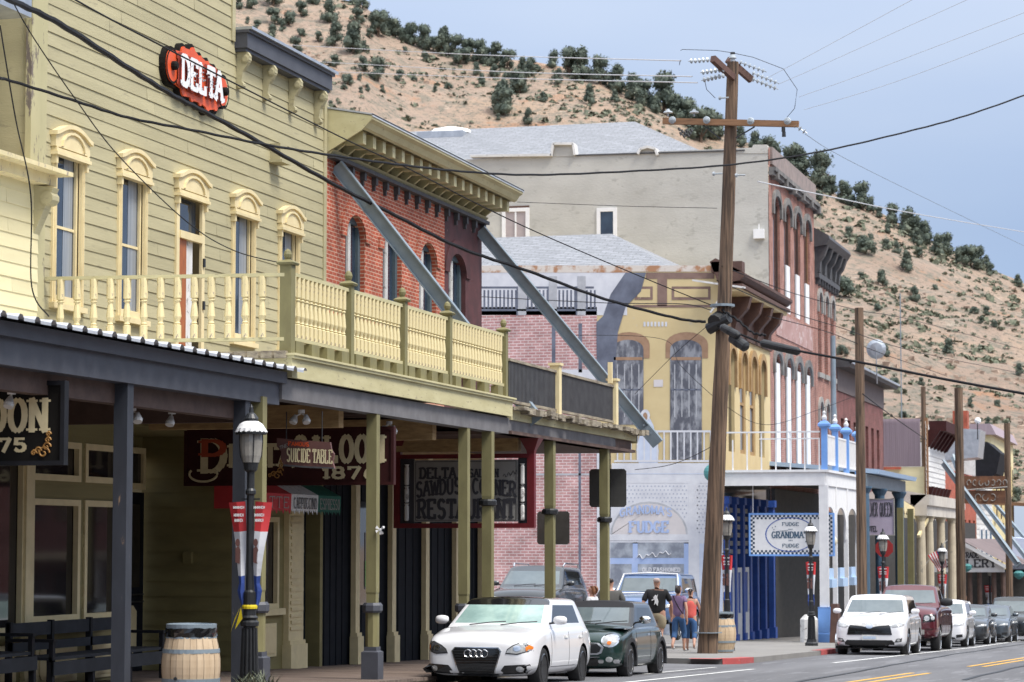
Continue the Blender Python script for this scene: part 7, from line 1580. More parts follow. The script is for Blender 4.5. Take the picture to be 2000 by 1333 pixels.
    bv = BVHTree.FromPolygons([tuple(v.co) for v in m2.vertices], [tuple(p.vertices) for p in m2.polygons])
    # greenhouse
    gb = W*.94; rf = W*S.get('roofw', .74); zr = H; y0 = yc-.08; y1 = S['yr0']; y2 = S['yr1']; y3 = S['yt']; zg = hc-.06
    def colm(f):   # outline columns: (base xy, roof xy)
        return f
    cols = [((0, y0-.10), (0, y1-.02)), ((gb*.55, y0-.06), (rf*.55, y1-.01)), ((gb*.945, y0+.02), (rf*.945, y1+.015)), ((gb*.99, y0+.10), (rf*.99, y1+.07)), ((gb, y0+.19), (rf, y1+.13)),
            ((gb, S['yB']-.03), (rf, S['yB']-.02)), ((gb, S['yB']+.05), (rf, S['yB']+.06)), ((gb, S['yC']), (rf, y2-.32)), ((gb*.98, y3-.16), (rf*.97, y2-.10)), ((gb*.86, y3-.03), (rf*.86, y2)), ((gb*.5, y3), (rf*.5, y2+.02)), ((0, y3), (0, y2+.03))]
    lv = [0, .07, .91, 1.0]; V = []; F = []; Mi = []; full = cols+[((-a[0], a[1]), (-b[0], b[1])) for a, b in cols[1:-1]][::-1]; K = len(full)
    for q in lv:
        for a, b in full:
            qq = q; bul = .03*math.sin(math.pi*q); zz = zg+(zr-.035-zg)*q-(.03 if q == 1 else 0)*0
            V.append(((a[0]+(b[0]-a[0])*q)+(bul if a[0] > 0 else -bul if a[0] < 0 else 0), a[1]+(b[1]-a[1])*q, zz+(.0)))
    for i in range(3):
        for j in range(K):
            F.append((i*K+j, i*K+(j+1) % K, (i+1)*K+(j+1) % K, (i+1)*K+j)); jj = j if j < 11 else K-1-j
            m_ = 0
            if i == 1: m_ = 1 if jj in (0, 1) else 2 if jj in (4, 5, 6) else 3 if jj in (9, 10) else 0
            if i == 2 and jj < 3 and roofm: m_ = 4
            if S.get('bigC') and i == 1 and jj == 7: m_ = 2 if S['bigC'] == 2 else 0
            Mi.append(m_)
    # roof grid from front to rear
    top = 3*K
    mid = []
    for j in range(1, 11):
        pass
    rings_ = []
    for j in range(0, 12):
        rings_.append(j)
    # strips across: connect column j (right) to mirror
    def mir(j): return 0 if j == 0 else 11 if j == 11 else K-j
    roofv = {}
    for j in range(1, 11):
        b = full[j][1]; zc = zr+.0+(.012 if 2 < j < 9 else -.01); roofv[j] = len(V); V.append((0, b[1], zc))
    F.append((top+0, top+1, roofv[1], top+mir(1))); Mi.append(4)
    for j in range(1, 10):
        F.append((top+j, top+j+1, roofv[j+1], roofv[j])); Mi.append(4); F.append((top+mir(j), roofv[j], roofv[j+1], top+mir(j+1))); Mi.append(4)
    F.append((top+10, top+11, top+mir(10), roofv[10])); Mi.append(4)
    me = subdiv(V, F, Mi, 2)
    parts = split_mats(me, {0: 'pillars', 1: 'windscreen', 2: 'side_glass', 3: 'rear_window', 4: 'roof'}, t, {0: S.get('pillar', paint), 1: M[glassm], 2: M['car_glass_dark'], 3: M['car_glass_dark'], 4: roofm or paint})
    bpy.data.meshes.remove(me)
    # wheels, mirrors, seams, handles
    wx = W-S.get('tw', .22)/2-.015
    for yw in (ya, yb):
        for sx in (-1, 1): wheel(t, sx*wx, yw, wr, S.get('tw', .22), S.get('spokes', 5), S.get('rim', 'chrome'), sx, S.get('lip', False))
    for sx in (-1, 1):
        mb = MB(); zc = hc+.07; X = sx*(W+.10); ms = S.get('mir', 1); prof = []
        V2 = []; n1, n2 = 8, 10
        for i in range(n1+1):
            for k in range(n2):
                a = math.pi*i/n1; b = 2*math.pi*k/n2; V2.append((X+sx*(-math.cos(a))*.115*ms*1.0, yc+.30+math.sin(a)*math.cos(b)*.065, zc+.02+math.sin(a)**.6*math.sin(b)*.075*ms))
        mb.add(V2, [(i*n2+k, i*n2+(k+1) % n2, (i+1)*n2+(k+1) % n2, (i+1)*n2+k) for i in range(n1) for k in range(n2)]); mb.beam((sx*(W-.08), yc+.32, zc-.03), (X, yc+.32, zc-.01), .07, .03, 1); mb.build('wing_mirror', [S.get('mirm', paint), M['plastic']], t, local=True, smooth=True)
    def side(pts, mat, nm, off=.003, rings=1, sx=1): return conform(bv, [(sx*W, a, b) for a, b in pts], (-sx, 0, 0), off, M[mat], nm, t, None, rings)
    def front(pts, mat, nm, off=.008, rings=5): return conform(bv, [(a, 0, b) for a, b in pts], (0, 1, 0), off, M[mat] if isinstance(mat, str) else mat, nm, t, None, rings)
    zsill = zb+.14
    for sx in (-1, 1):
        for yy in S['doors']: side([(yy, zsill), (yy+.010, zsill), (yy+.010, hc-.1), (yy, hc-.1)], 'gloss_black', 'door_seam', sx=sx, rings=2)
        side([(S['doors'][0], zsill), (S['doors'][-1], zsill), (S['doors'][-1], zsill+.012), (S['doors'][0], zsill+.012)], 'gloss_black', 'door_seam', sx=sx, rings=2)
        for yy in S['doors'][1:]: side([(yy-.30, hc*.80), (yy-.10, hc*.80), (yy-.10, hc*.80+.035), (yy-.30, hc*.80+.035)], S.get('hand', 'chrome'), 'door_handle', .02, sx=sx, rings=2)
    mb = MB()   # wipers along the screen foot
    for sx in (-.38, .2): mb.tube([(sx*W-.05, y0-.10, hc+.015), (sx*W+.28, y0-.02, hc+.055), (sx*W+.52, y0+.06, hc+.07)], .009, 4)
    mb.build('wiper', M['plastic'], t, local=True)
    return t, bv, front, side, W
def rounded(x0, x1, z0, z1, k): return [(x0+k, z0), (x1-k, z0), (x1, z0+k), (x1, z1-k), (x1-k, z1), (x0+k, z1), (x0, z1-k), (x0, z0+k)]
def ell(cx, cz, a, b, n=20): return [(cx+a*math.cos(2*math.pi*i/n), cz+b*math.sin(2*math.pi*i/n)) for i in range(n)]
def carpaint(name, c, metal=.0, rough=.28): 
    m = pm(name, c, tuple(v*.97 for v in c), sc=2, rough=rough, metal=metal, coat=1, spec=.5); return m
PW = carpaint('paint_white', (.78, .78, .80)); PG = carpaint('paint_green', (.012, .040, .034), .4); PR = carpaint('paint_maroon', (.10, .010, .018), .3); PB_ = carpaint('paint_black', (.018, .020, .022), .3); PS = carpaint('paint_slate', (.10, .12, .14), .6); PGr = carpaint('paint_grey', (.05, .055, .06), .5); PBl = carpaint('paint_blue', (.10, .17, .33), .2); PRd = carpaint('paint_red', (.28, .02, .03), .2)
M['sunshade'] = pm('sunshade', (.36, .50, .46), (.22, .33, .31), sc=1.4, rough=.05, spec=.9, lo=.4, hi=.6)
# --- white hatchback with four-ring badge ---
S1 = dict(L=4.35, W=1.80, H=1.47, hood=.90, cowl=.99, deck=1.02, yc=1.12, yd=3.9, wr=.325, ya=.87, wb=2.58, yr0=1.95, yr1=3.75, yt=4.18, yB=2.45, yC=3.55, doors=(1.30, 2.45, 3.42), spokes=5, rim='gloss_black', hand='line_white', roofw=.76, zb=.19, bigC=0)
t, bv, fr, sd_, W = car('c', 'white hatchback with sunshade behind its windscreen, parked nearest the camera', -11.33, 39.0, R(0), S1, PW, M['gloss_black'], 'sunshade')
fr([(-.36, .66), (.36, .66), (.41, .60), (.30, .24), (.24, .20), (-.24, .20), (-.30, .24), (-.41, .60)], 'chrome', 'grille_surround', .010); fr([(-.35, .645), (.35, .645), (.39, .595), (.285, .25), (.23, .215), (-.23, .215), (-.285, .25), (-.39, .595)], 'gloss_black', 'grille', .018)
for k in range(9):
    z = .26+k*.042; h = .275+(z-.26)*.28
    if .36 < z < .5 and k % 2: pass
    fr([(-h, z), (h, z), (h, z+.008), (-h, z+.008)], 'plastic', 'grille_bar', .024, 1)
mb = MB()
for k in range(4):
    cx = -.135+k*.09; y_ = (bv.ray_cast(Vector((cx, -3, .56)), Vector((0, 1, 0)))[0] or Vector((0, 0, 0))).y-.032
    P_ = [(cx+.058*math.cos(a*.42), y_-.002*(k % 2), .56+.058*math.sin(a*.42)) for a in range(16)]
    mb.tube(P_, .0085, 6)
mb.build('badge', M['chrome'], t, local=True)
for sx in (-1, 1):
    f = lambda pts: [(sx*a, b) for a, b in (pts if sx > 0 else pts[::-1])]
    fr(f([(.47, .56), (.66, .545), (.86, .60), (.87, .66), (.80, .755), (.72, .75), (.58, .69), (.50, .63)]), 'plastic', 'headlight_housing', .006); h = fr(f([(.49, .575), (.66, .56), (.845, .61), (.85, .66), (.79, .74), (.72, .735), (.59, .675), (.515, .625)]), 'lamp_clear' if sx > 0 else 'lamp_dark', 'headlight', .013)
    fr(f([(.79, .60), (.855, .63), (.855, .67), (.82, .70), (.78, .66)]), 'amber', 'indicator', .02); fr([(sx*.66+.062*math.cos(a*.4), .645+.045*math.sin(a*.4)) for a in range(16)], 'chrome', 'headlight_reflector', .019, 3)
    fr(f([(.40, .23), (.82, .25), (.88, .31), (.88, .40), (.46, .375), (.40, .30)]), 'gloss_black', 'air_intake', .01); fr([(sx*.70+.055*math.cos(a*.4), .318+.045*math.sin(a*.4)) for a in range(16)], 'lamp_clear', 'fog_lamp', .02, 3)
fr([(-.66, .245), (.66, .245), (.66, .205), (-.66, .205)], 'plastic', 'front_lip', .006, 2)
# --- dark green cabriolet hatch ---
S2 = dict(L=3.73, W=1.69, H=1.42, hood=.86, cowl=.97, deck=.98, yc=1.05, yd=3.25, wr=.315, ya=.72, wb=2.47, yr0=1.62, yr1=3.05, yt=3.48, yB=2.30, yC=3.0, doors=(1.15, 2.30), lip=True, spokes=6, rim='gloss_black', roofw=.78, zb=.18, nose=.95, clad=3, mirm=M['chrome'], pillar=M['gloss_black'])
t, bv, fr, sd_, W = car('c', 'dark green small car with black soft top and round headlamps behind the white hatchback', -11.12, 44.7, R(-.5), S2, PG, pm('soft_top', (.018, .018, .022), rough=.9), 'car_glass')
fr([(-.40, .66), (.40, .66), (.50, .58), (.46, .47), (.38, .44), (-.38, .44), (-.46, .47), (-.50, .58)], 'chrome', 'grille_surround', .012); fr([(-.38, .635), (.38, .635), (.455, .57), (.42, .49), (.37, .47), (-.37, .47), (-.42, .49), (-.455, .57)], 'gloss_black', 'grille', .02)
for sx in (-1, 1):
    fr(ell(sx*.60, .70, .155, .125), 'chrome', 'headlight_ring', .008); fr(ell(sx*.60, .70, .13, .105), 'lamp_clear', 'headlight', .022); fr(ell(sx*.60, .655, .04, .035, 10), 'amber', 'indicator', .034, 2)
    fr(ell(sx*.60, .36, .065, .05, 12), 'lamp_clear', 'fog_lamp', .02); mb = MB()
    for yw in (.72, 3.19):      # black arch cladding
        mb = MB(); n = 18; X = sx*(W+.012)
        for i in range(n):
            a, b = R(-12+204*i/n), R(-12+204*(i+1)/n); q = [(yw+math.cos(th)*rr_, .315+math.sin(th)*rr_) for th, rr_ in ((a, .355), (b, .355), (b, .43), (a, .43))]
            mb.quad(*[(X, *p) for p in q]); mb.quad((X, *q[0]), (X, *q[1]), (X-sx*.12, *q[1]), (X-sx*.12, *q[0])); mb.quad((X, *q[2]), (X, *q[3]), (X-sx*.06, *q[3]), (X-sx*.06, *q[2]))
        mb.build('arch_cladding', M['plastic'], t, local=True)
    sd_([(.50, .50), (.60, .50), (.60, .57), (.50, .57)], 'amber', 'side_marker', .02, 2, sx); sd_([(1.0, .68), (1.13, .66), (1.13, .72), (1.0, .73)], 'chrome', 'side_vent', .01, 2, sx)
    sd_([(.2, hc_ := .895), (3.5, .90), (3.5, .915), (.2, .91)], 'chrome', 'waist_trim', .006, 2, sx)
fr([(-.36, .24), (.36, .24), (.42, .30), (.38, .38), (-.38, .38), (-.42, .30)], 'gloss_black', 'air_intake', .012); fr(rounded(-.20, .20, .78, .82, .015), 'gloss_black', 'bonnet_scoop', .02)
fr([(-.42, .39), (.42, .39), (.42, .41), (-.42, .41)], 'chrome', 'bumper_trim', .016, 2)
for sx in (.45, .72): fr(rounded(sx-.05, sx+.05, .29, .36, .02), 'chrome', 'intake_trim', .018, 2)
# --- white SUV ---
S3 = dict(L=4.85, W=1.93, H=1.70, hood=1.05, cowl=1.14, deck=1.16, yc=1.25, yd=4.5, wr=.37, ya=.93, wb=2.79, yr0=2.0, yr1=4.35, yt=4.75, yB=2.55, yC=4.0, doors=(1.45, 2.6, 3.7), spokes=5, rim='chrome', zb=.24, bigC=2, roofw=.76, clad=1)
def suv_face(fr, W, hb, bar=True, dark=False):
    pass
t, bv, fr, sd_, W = car('c', 'white sport utility vehicle with an oval badge parked beside the blue-footed porch post', -9.07, 68.9, R(.6), S3, PW, None, 'car_glass', group=None)
fr([(-.50, .90), (.50, .90), (.56, .80), (.60, .60), (-.60, .60), (-.56, .80)], 'gloss_black', 'grille', .010)
fr([(-.52, .86), (-.20, .83), (0, .78), (.20, .83), (.52, .86), (.50, .92), (.16, .89), (-.16, .89), (-.50, .92)], 'line_white', 'grille_bar', .03, 3); fr(ell(0, .83, .10, .065, 14), 'chrome', 'badge', .045, 3)
for k in range(4): fr([(-.56, .63+k*.045), (.56, .63+k*.045), (.56, .64+k*.045), (-.56, .64+k*.045)], 'plastic', 'grille_slat', .02, 1)
for sx in (-1, 1):
    f = lambda pts: [(sx*a, b) for a, b in (pts if sx > 0 else pts[::-1])]
    fr(f([(.55, .84), (.62, .80), (.86, .82), (.93, .90), (.90, .96), (.74, .93)]), 'lamp_clear', 'headlight', .012); fr(f([(.66, .40), (.84, .42), (.86, .52), (.72, .50)]), 'plastic', 'fog_lamp_surround', .008); fr(ell(sx*.77, .46, .05, .035, 10), 'lamp_clear', 'fog_lamp', .02, 2)
fr(rounded(-.66, .66, .28, .46, .06), 'gloss_black', 'air_intake', .008); fr([(-.9, .24), (.9, .24), (.9, .30), (-.9, .30)], 'plastic', 'lower_bumper', .012, 2)
p_ = fr(rounded(-.20, .20, .46, .60, .01), 'line_white', 'number_plate', .03, 3); fr(rounded(-.17, .17, .49, .56, .01), pm('plate_blue', (.35, .48, .68), (.6, .65, .7), sc=30, rough=.6), 'plate_markings', .034, 2)
# --- maroon pickup ---
S4 = dict(L=5.8, W=2.02, H=2.04, hood=1.36, cowl=1.42, deck=1.40, yc=1.45, yd=5.5, wr=.41, ya=1.0, wb=3.6, yr0=2.15, yr1=3.55, yt=3.85, yB=2.65, yC=3.45, doors=(1.6, 2.75, 3.75), spokes=5, rim='chrome', zb=.42, mir=1.7, mirm=M['plastic'], kind='pickup_truck', cat='pickup', nose=.97, tw=.28)
t, bv, fr, sd_, W = car('c', 'tall maroon pickup truck with big towing mirrors, parked behind the white SUV', -9.0, 75.9, R(.8), S4, PR, None, 'car_glass')
fr([(-.52, 1.14), (.52, 1.14), (.48, .72), (-.48, .72)], 'sign_maroon', 'grille', .012); fr([(-.04, 1.12), (.04, 1.12), (.04, .74), (-.04, .74)], PR, 'grille_bar', .025, 2); fr([(-.5, .90), (.5, .90), (.5, .97), (-.5, .97)], PR, 'grille_bar', .025, 2)
for sx in (-1, 1):
    f = lambda pts: [(sx*a, b) for a, b in (pts if sx > 0 else pts[::-1])]
    fr(f([(.57, .92), (.92, .94), (.94, 1.16), (.60, 1.14)]), 'gloss_black', 'headlight_housing', .01); fr(ell(sx*.69, 1.03, .08, .08, 12), 'lamp_clear', 'headlight', .02, 3); fr(ell(sx*.86, 1.04, .055, .06, 10), 'lamp_clear', 'headlight', .02, 3)
fr([(-.97, .50), (.97, .50), (.97, .74), (-.97, .74)], PR, 'bumper', .03, 3); fr(rounded(.30, .62, .56, .70, .01), 'sign_grey', 'number_plate', .04, 2); fr([(-.6, .46), (.6, .46), (.6, .52), (-.6, .52)], 'gloss_black', 'air_intake', .035, 2)
# --- further row ---
def generic(fr, hb, chrome=True):
    fr([(-.42, hb*.80), (.42, hb*.80), (.36, hb*.58), (-.36, hb*.58)], 'gloss_black', 'grille', .01)
    for sx in (-1, 1):
        f = lambda pts: [(sx*a, b*hb) for a, b in (pts if sx > 0 else pts[::-1])]
        fr(f([(.50, .74), (.84, .76), (.86, .84), (.56, .80)]), 'lamp_clear', 'headlight', .012); fr(f([(.62, .36), (.82, .38), (.82, .48), (.62, .46)]), 'plastic', 'fog_lamp', .01)
    fr(rounded(-.6, .6, .25, .38, .04), 'plastic', 'air_intake', .01); fr(rounded(-.2, .2, hb*.40, hb*.40+.12, .01), 'line_white', 'number_plate', .02, 2)
S5 = dict(S3, L=4.5, W=1.86, H=1.62, hood=1.0, cowl=1.08, deck=1.1, clad=3, yd=4.1, yr1=3.95, yt=4.35, yC=3.6, wb=2.67)
t, bv, fr, sd_, W = car('c', 'white crossover with dark lower cladding, behind the maroon pickup', -8.9, 84.2, R(.6), S5, PW); generic(fr, 1.0)
S6 = dict(S1, L=4.7, W=1.84, H=1.47, hood=.92, cowl=1.0, deck=1.03, rim='chrome', yr1=3.7, yt=4.3, wb=2.8, yC=3.5, yd=4.2)
t, bv, fr, sd_, W = car('c', 'dark grey saloon car, first of the dark cars behind the white crossover', -8.75, 91.0, R(.6), S6, PGr); generic(fr, .92)
t, bv, fr, sd_, W = car('c', 'blue-grey car half hidden between the dark grey saloon and the black SUV', -8.5, 97.2, R(-.3), S6, PS); generic(fr, .92)
S7 = dict(S3, H=1.80, W=1.98, L=5.0)
t, bv, fr, sd_, W = car('c', 'black SUV at the far end of the row, touching the right edge of the photo', -8.0, 102.6, R(.2), S7, PB_, glassm='car_glass'); generic(fr, 1.05)
# --- side street ---
S8 = dict(S3, L=4.8, W=1.94, H=1.74, clad=1)
zc = gz(68)+.006+.11*(1.9)
t, bv, fr, sd_, W = car('c', 'dark grey SUV with silver roof rails parked before the pink brick mural', -18.25, 67.0, R(1.5), S8, PGr, z=zc+.33); generic(fr, 1.05)
for sx in (-1, 1): mb = MB(); mb.tube([(sx*.70, 2.2, 1.70), (sx*.72, 2.35, 1.79), (sx*.72, 4.0, 1.79), (sx*.70, 4.15, 1.71)], .022, 6); mb.build('roof_rail', M['chrome'], t, local=True)
S9 = dict(L=4.6, W=1.96, H=1.86, hood=1.16, cowl=1.26, deck=1.26, yc=1.35, yd=4.3, wr=.40, ya=.9, wb=2.65, yr0=1.75, yr1=4.1, yt=4.35, yB=2.4, yC=3.5, doors=(1.5, 2.6), spokes=5, rim='chrome', zb=.42, nose=.985, kind='parked_truck', cat='truck', bigC=2, roofw=.82, mir=1.0, mirm=M['chrome'], crown=.02)
t, bv, fr, sd_, W = car('c', 'boxy light blue vintage truck with a white windscreen surround before the blue mural', -15.15, 67.8, R(1.0), S9, PBl, z=gz(70)+.28); generic(fr, 1.16)
mb = MB(); zz = 1.27; mb.tube([(-.86, 1.20, zz), (0, 1.12, zz), (.86, 1.20, zz), (.75, 1.70, 1.80), (0, 1.66, 1.83), (-.75, 1.70, 1.80), (-.86, 1.20, zz)], .024, 6); mb.build('windscreen_trim', M['white'], t, local=True)
t, bv, fr, sd_, W = car('c', 'maroon-red car partly hidden behind the restaurant sign posts', -21.3, 66.2, R(3), dict(S8, H=1.7), PRd, z=gz(68)+.75); generic(fr, 1.05)
# ================= PEOPLE =================
SK_ = {n: pm(n, c, tuple(v*.85 for v in c), sc=6, rough=r_) for n, c, r_ in (('skin', (.50, .28, .20), .55), ('hair_dark', (.03, .02, .018), .5), ('hair_grey', (.55, .42, .37), .6), ('hair_auburn', (.22, .09, .04), .5), ('tee_black', (.012, .012, .014), .85), ('khaki', (.36, .30, .20), .85), ('purple_top', (.20, .13, .24), .85), ('coral', (.68, .12, .10), .8), ('denim', (.035, .10, .24), .8), ('grey_shirt', (.10, .10, .095), .85), ('trainer', (.5, .5, .5), .7), ('dark_shoe', (.03, .03, .035), .6))}
M.update(SK_)
def skinned(name, verts, edges, mat, parent, root=0, lv=2):
    """verts: (x,y,z,r[,r2]); grown with a Skin modifier, then evaluated to one mesh"""
    me = bpy.data.meshes.new(name); me.from_pydata([v[:3] for v in verts], edges, []); me.update()
    o = bpy.data.objects.new('tmp', me); C.objects.link(o); o.modifiers.new('k', 'SKIN'); s = o.modifiers.new('s', 'SUBSURF'); s.levels = lv; s.render_levels = lv
    for i, v in enumerate(verts): d = me.skin_vertices[0].data[i]; d.radius = (v[3], v[4] if len(v) > 4 else v[3]); d.use_root = (i == root)
    dg = bpy.context.evaluated_depsgraph_get(); r = bpy.data.meshes.new_from_object(o.evaluated_get(dg)); bpy.data.objects.remove(o)
    r.name = name; r.materials.clear(); r.materials.append(mat); r.polygons.foreach_set('use_smooth', [True]*len(r.polygons)); r.update()
    q = bpy.data.objects.new(name, r); C.objects.link(q); q.parent = parent; return q
def person(lab, x, y, rz, h, J, top, bottom, hair, hairlen=0, stout=1.0, sleeves=.5, shorts=.5, shoes='trainer', seat=0, vest=False, bun=False):
    """J: pose offsets; facing +Y (away) for rz=0"""
    t = thing('person', lab, 'person', (x, y, gz(y)), rz); k = h/1.75; t.scale = (k, k, k); s = stout
    hip = [(0, 0, .93, .15*s, .115*s), (0, .0, 1.08, .145*s, .11*s), (0, .01, 1.22, .155*s, .115*s), (0, .0, 1.36, .165*s, .105*s), (0, -.005, 1.46, .075, .07), (0, .01, 1.53, .056, .056), (0, .02, 1.60, .075, .085), (0, .025, 1.68, .078, .095), (0, .02, 1.74, .055, .07)]
    V = list(hip); E = [(i, i+1) for i in range(len(hip)-1)]; limbs = {}
    for sx, nm in ((-1, 'l'), (1, 'r')):
        ly, ky, kz, ay, az = J['leg'+nm]; b = len(V)
        V += [(sx*.095*s, 0, .88, .095*s), (sx*.10*s, ky*.5, .68, .078*s), (sx*.105, ky, .49+kz, .055), (sx*.105, (ky+ay)/2, .32+kz*.6, .055), (sx*.105, ay, .10+az, .036), (sx*.105, ay+.03, .05+az, .038), (sx*.11, ay+.14, .035+az*.6, .034, .028)]
        E += [(0, b)]+[(b+i, b+i+1) for i in range(6)]; limbs['leg'+nm] = V[b:b+7]
        ax_, ey, ex, hy, hx, hz = J['arm'+nm]; b = len(V)
        V += [(sx*.165*s, 0, 1.42, .058*min(s, 1.2)), (sx*(.22*s), ey*.5, 1.28, .048*min(s, 1.15)), (sx*(.235*s+ex), ey, 1.12, .040), (sx*(.24*s+(ex+hx)/2), (ey+hy)/2, .99+hz*.5, .034), (sx*(.24*s+hx), hy, .87+hz, .026), (sx*(.24*s+hx), hy+.02, .81+hz, .036, .020)]
        E += [(3, b)]+[(b+i, b+i+1) for i in range(5)]; limbs['arm'+nm] = V[b:b+6]
        hb_ = b+5; hp = V[hb_]
        for f in range(4): c = len(V); dx = (f-1.5)*.016; ln = (.052, .06, .056, .045)[f]; V += [(hp[0]+dx*.3, hp[1]+dx+.004, hp[2]-.045, .0095), (hp[0]+dx*.3-sx*.012, hp[1]+dx+.008, hp[2]-.045-ln, .0075)]; E += [(hb_, c), (c, c+1)]
        c = len(V); V += [(hp[0]-sx*.006, hp[1]+.042, hp[2]-.02, .011), (hp[0]-sx*.012, hp[1]+.055, hp[2]-.06, .008)]; E += [(hb_, c), (c, c+1)]
    c = len(V); V += [(0, .115, 1.655, .014), (.078, .02, 1.66, .014), (-.078, .02, 1.66, .014)]; E += [(7, c), (7, c+1), (7, c+2)]
    body = skinned('body', V, E, M['skin'], t)
    # clothing grown a little fatter over the same bones
    f_ = 1.2
    T = [(a, b, c_, r*f_, q*f_) for a, b, c_, r, q in hip[:4]]; T = [(T[0][0], T[0][1], .85, T[0][3]*1.02, T[0][4]*1.02)]+T[1:]+[(0, 0, 1.445, .09 if not vest else .07, .085)]; TE = [(i, i+1) for i in range(4)]
    for nm in ('l', 'r'):
        A = limbs['arm'+nm]; b = len(T)
        if vest: continue
        T += [(*A[0][:3], A[0][3]*1.25), (*A[1][:3], A[1][3]*1.5)]; TE += [(3, b), (b, b+1)]
        if sleeves > .4: T.append(tuple(A[1][i]+(A[2][i]-A[1][i])*.55 for i in range(3))+(A[2][3]*1.75,)); TE.append((b+1, b+2))
    skinned('top', T, TE, M[top], t)
    T = [(0, 0, 1.03, .16*s, .13*s), (0, 0, .90, .178*s, .14*s)]; TE = [(0, 1)]
    for nm in ('l', 'r'):
        A = limbs['leg'+nm]; b = len(T); T += [(*A[0][:3], A[0][3]*1.22), (*A[1][:3], A[1][3]*1.28)]; TE += [(1, b), (b, b+1)]
        q = tuple(A[1][i]+(A[2][i]-A[1][i])*min(1, shorts*1.3) for i in range(3)); T.append(q+(A[2][3]*1.5,)); TE.append((b+1, b+2))
        if shorts > .9: T.append((*A[3][:3], A[3][3]*1.3)); TE.append((b+2, b+3))
    skinned('trousers' if shorts > .9 else 'shorts', T, TE, M[bottom], t)
    for nm in ('l', 'r'):
        A = limbs['leg'+nm]; a4, a6 = A[5], A[6]; skinned('shoe', [(a4[0], a4[1]-.02, a4[2]-.0, .052, .045), (a4[0], (a4[1]+a6[1])/2, a4[2]-.012, .05, .042), (a6[0], a6[1]+.02, a6[2], .045, .03)], [(0, 1), (1, 2)], M[shoes], t)
    if hair:
        Hh = [(0, .0, 1.635, .086, .085), (0, .005, 1.70, .092, .102), (0, .01, 1.755, .07, .085)]; HE = [(0, 1), (1, 2)]
        if hairlen: Hh += [(0, -.05, 1.56, .07, .05), (0, -.06, 1.56-hairlen, .06, .035)]; HE += [(0, 3), (3, 4)]
        if bun: Hh += [(0, -.10, 1.72, .03), (0, -.14, 1.66, .03), (0, -.12, 1.55, .012)]; HE += [(1, 3+2*bool(hairlen)), (3+2*bool(hairlen), 4+2*bool(hairlen)), (4+2*bool(hairlen), 5+2*bool(hairlen))]
        hp = skinned('hair', [(a[0], a[1]-.022, a[2]+.006, *a[3:]) for a in Hh], HE, M[hair], t)
    return t
walk1 = dict(legl=(0, .14, .0, .10, .0), legr=(0, -.02, .0, -.26, .07), arml=(0, -.10, .03, -.16, .04, .02), armr=(0, .08, .04, .16, .03, .03))
walk2 = dict(legl=(0, .02, .0, -.22, .06), legr=(0, .16, .0, .14, .0), arml=(0, .06, .03, .16, .03, .06), armr=(0, -.08, .03, -.10, .04, .0))
stand = dict(legl=(0, .02, 0, .0, 0), legr=(0, .0, 0, -.02, 0), arml=(0, .0, .03, .04, .02, .0), armr=(0, .0, .03, .04, .02, .0))
def place(u, v, Y): 
    x, z = Q(u, v, Y); return x
p = person('man seen from behind in a black T-shirt with a white print, khaki shorts, walking away', place(1283, 1200, 63.3), 63.3, R(4), 1.84, walk1, 'tee_black', 'khaki', 'hair_grey', 0, 1.28, .6, .62, 'dark_shoe')
mb = MB(); 
for pts in ([(-.06, 1.30), (-.01, 1.36), (.02, 1.33), (.05, 1.37), (.03, 1.29), (.06, 1.20), (.04, 1.10), (.0, 1.16), (-.04, 1.12), (-.02, 1.22)], [(-.10, 1.24), (-.05, 1.27), (-.04, 1.25), (-.09, 1.22)]): mb.prism(pts, 'y', -.200, -.150)
mb.build('shirt_print', M['white'], p, local=True)
p = person('woman in a purple patterned top and blue cropped jeans, dark bag strap across her back', place(1325, 1200, 64.6), 64.6, R(-6), 1.68, walk2, 'purple_top', 'denim', 'hair_dark', .02, .95, .3, .95, 'trainer', bun=True)
mb = MB(); mb.tube([(-.13, -.05, 1.47), (-.06, -.135, 1.36), (.06, -.155, 1.15), (.15, -.10, 1.0)], .014, 5); mb.build('bag_strap', M['sign_black'], p, local=True)
p = person('woman in a coral tank top and blue jeans, half hidden by the power pole', place(1349, 1200, 65.6), 65.6, R(8), 1.60, walk1, 'coral', 'denim', 'hair_dark', 0, .98, .3, .95, 'trainer', vest=True, bun=True)
mb = MB(); c = Vector((-.22, -.1, .78)); mb.lathe(c, [(.05, -.13), (.11, -.11), (.10, .08), (.05, .12)], 10); mb.tube([(-.13, -.02, 1.46), (-.17, -.13, 1.2), (-.22, -.12, .9)], .010, 5); mb.build('shoulder_bag', M['sign_black'], p, local=True)
person('man with short brown hair in a dark grey T-shirt, standing behind the last porch post', place(1192, 1180, 60.5), 60.5, R(10), 1.80, stand, 'grey_shirt', 'khaki', 'hair_dark', 0, 1.3, .6, .6, 'dark_shoe')
person('person with auburn ponytail in a pink top, beside the man in dark grey', place(1157, 1190, 60.0), 60.0, R(70), 1.62, stand, 'banner_white', 'denim', 'hair_auburn', .05, .95, .5, .95, 'trainer', bun=True)
person('small distant person in a pale top on the far walk by the gallery gable', place(1885, 1165, 118), 118, R(5), 1.7, stand, 'white', 'denim', 'hair_auburn', .1, 1, .5, .95, 'trainer')
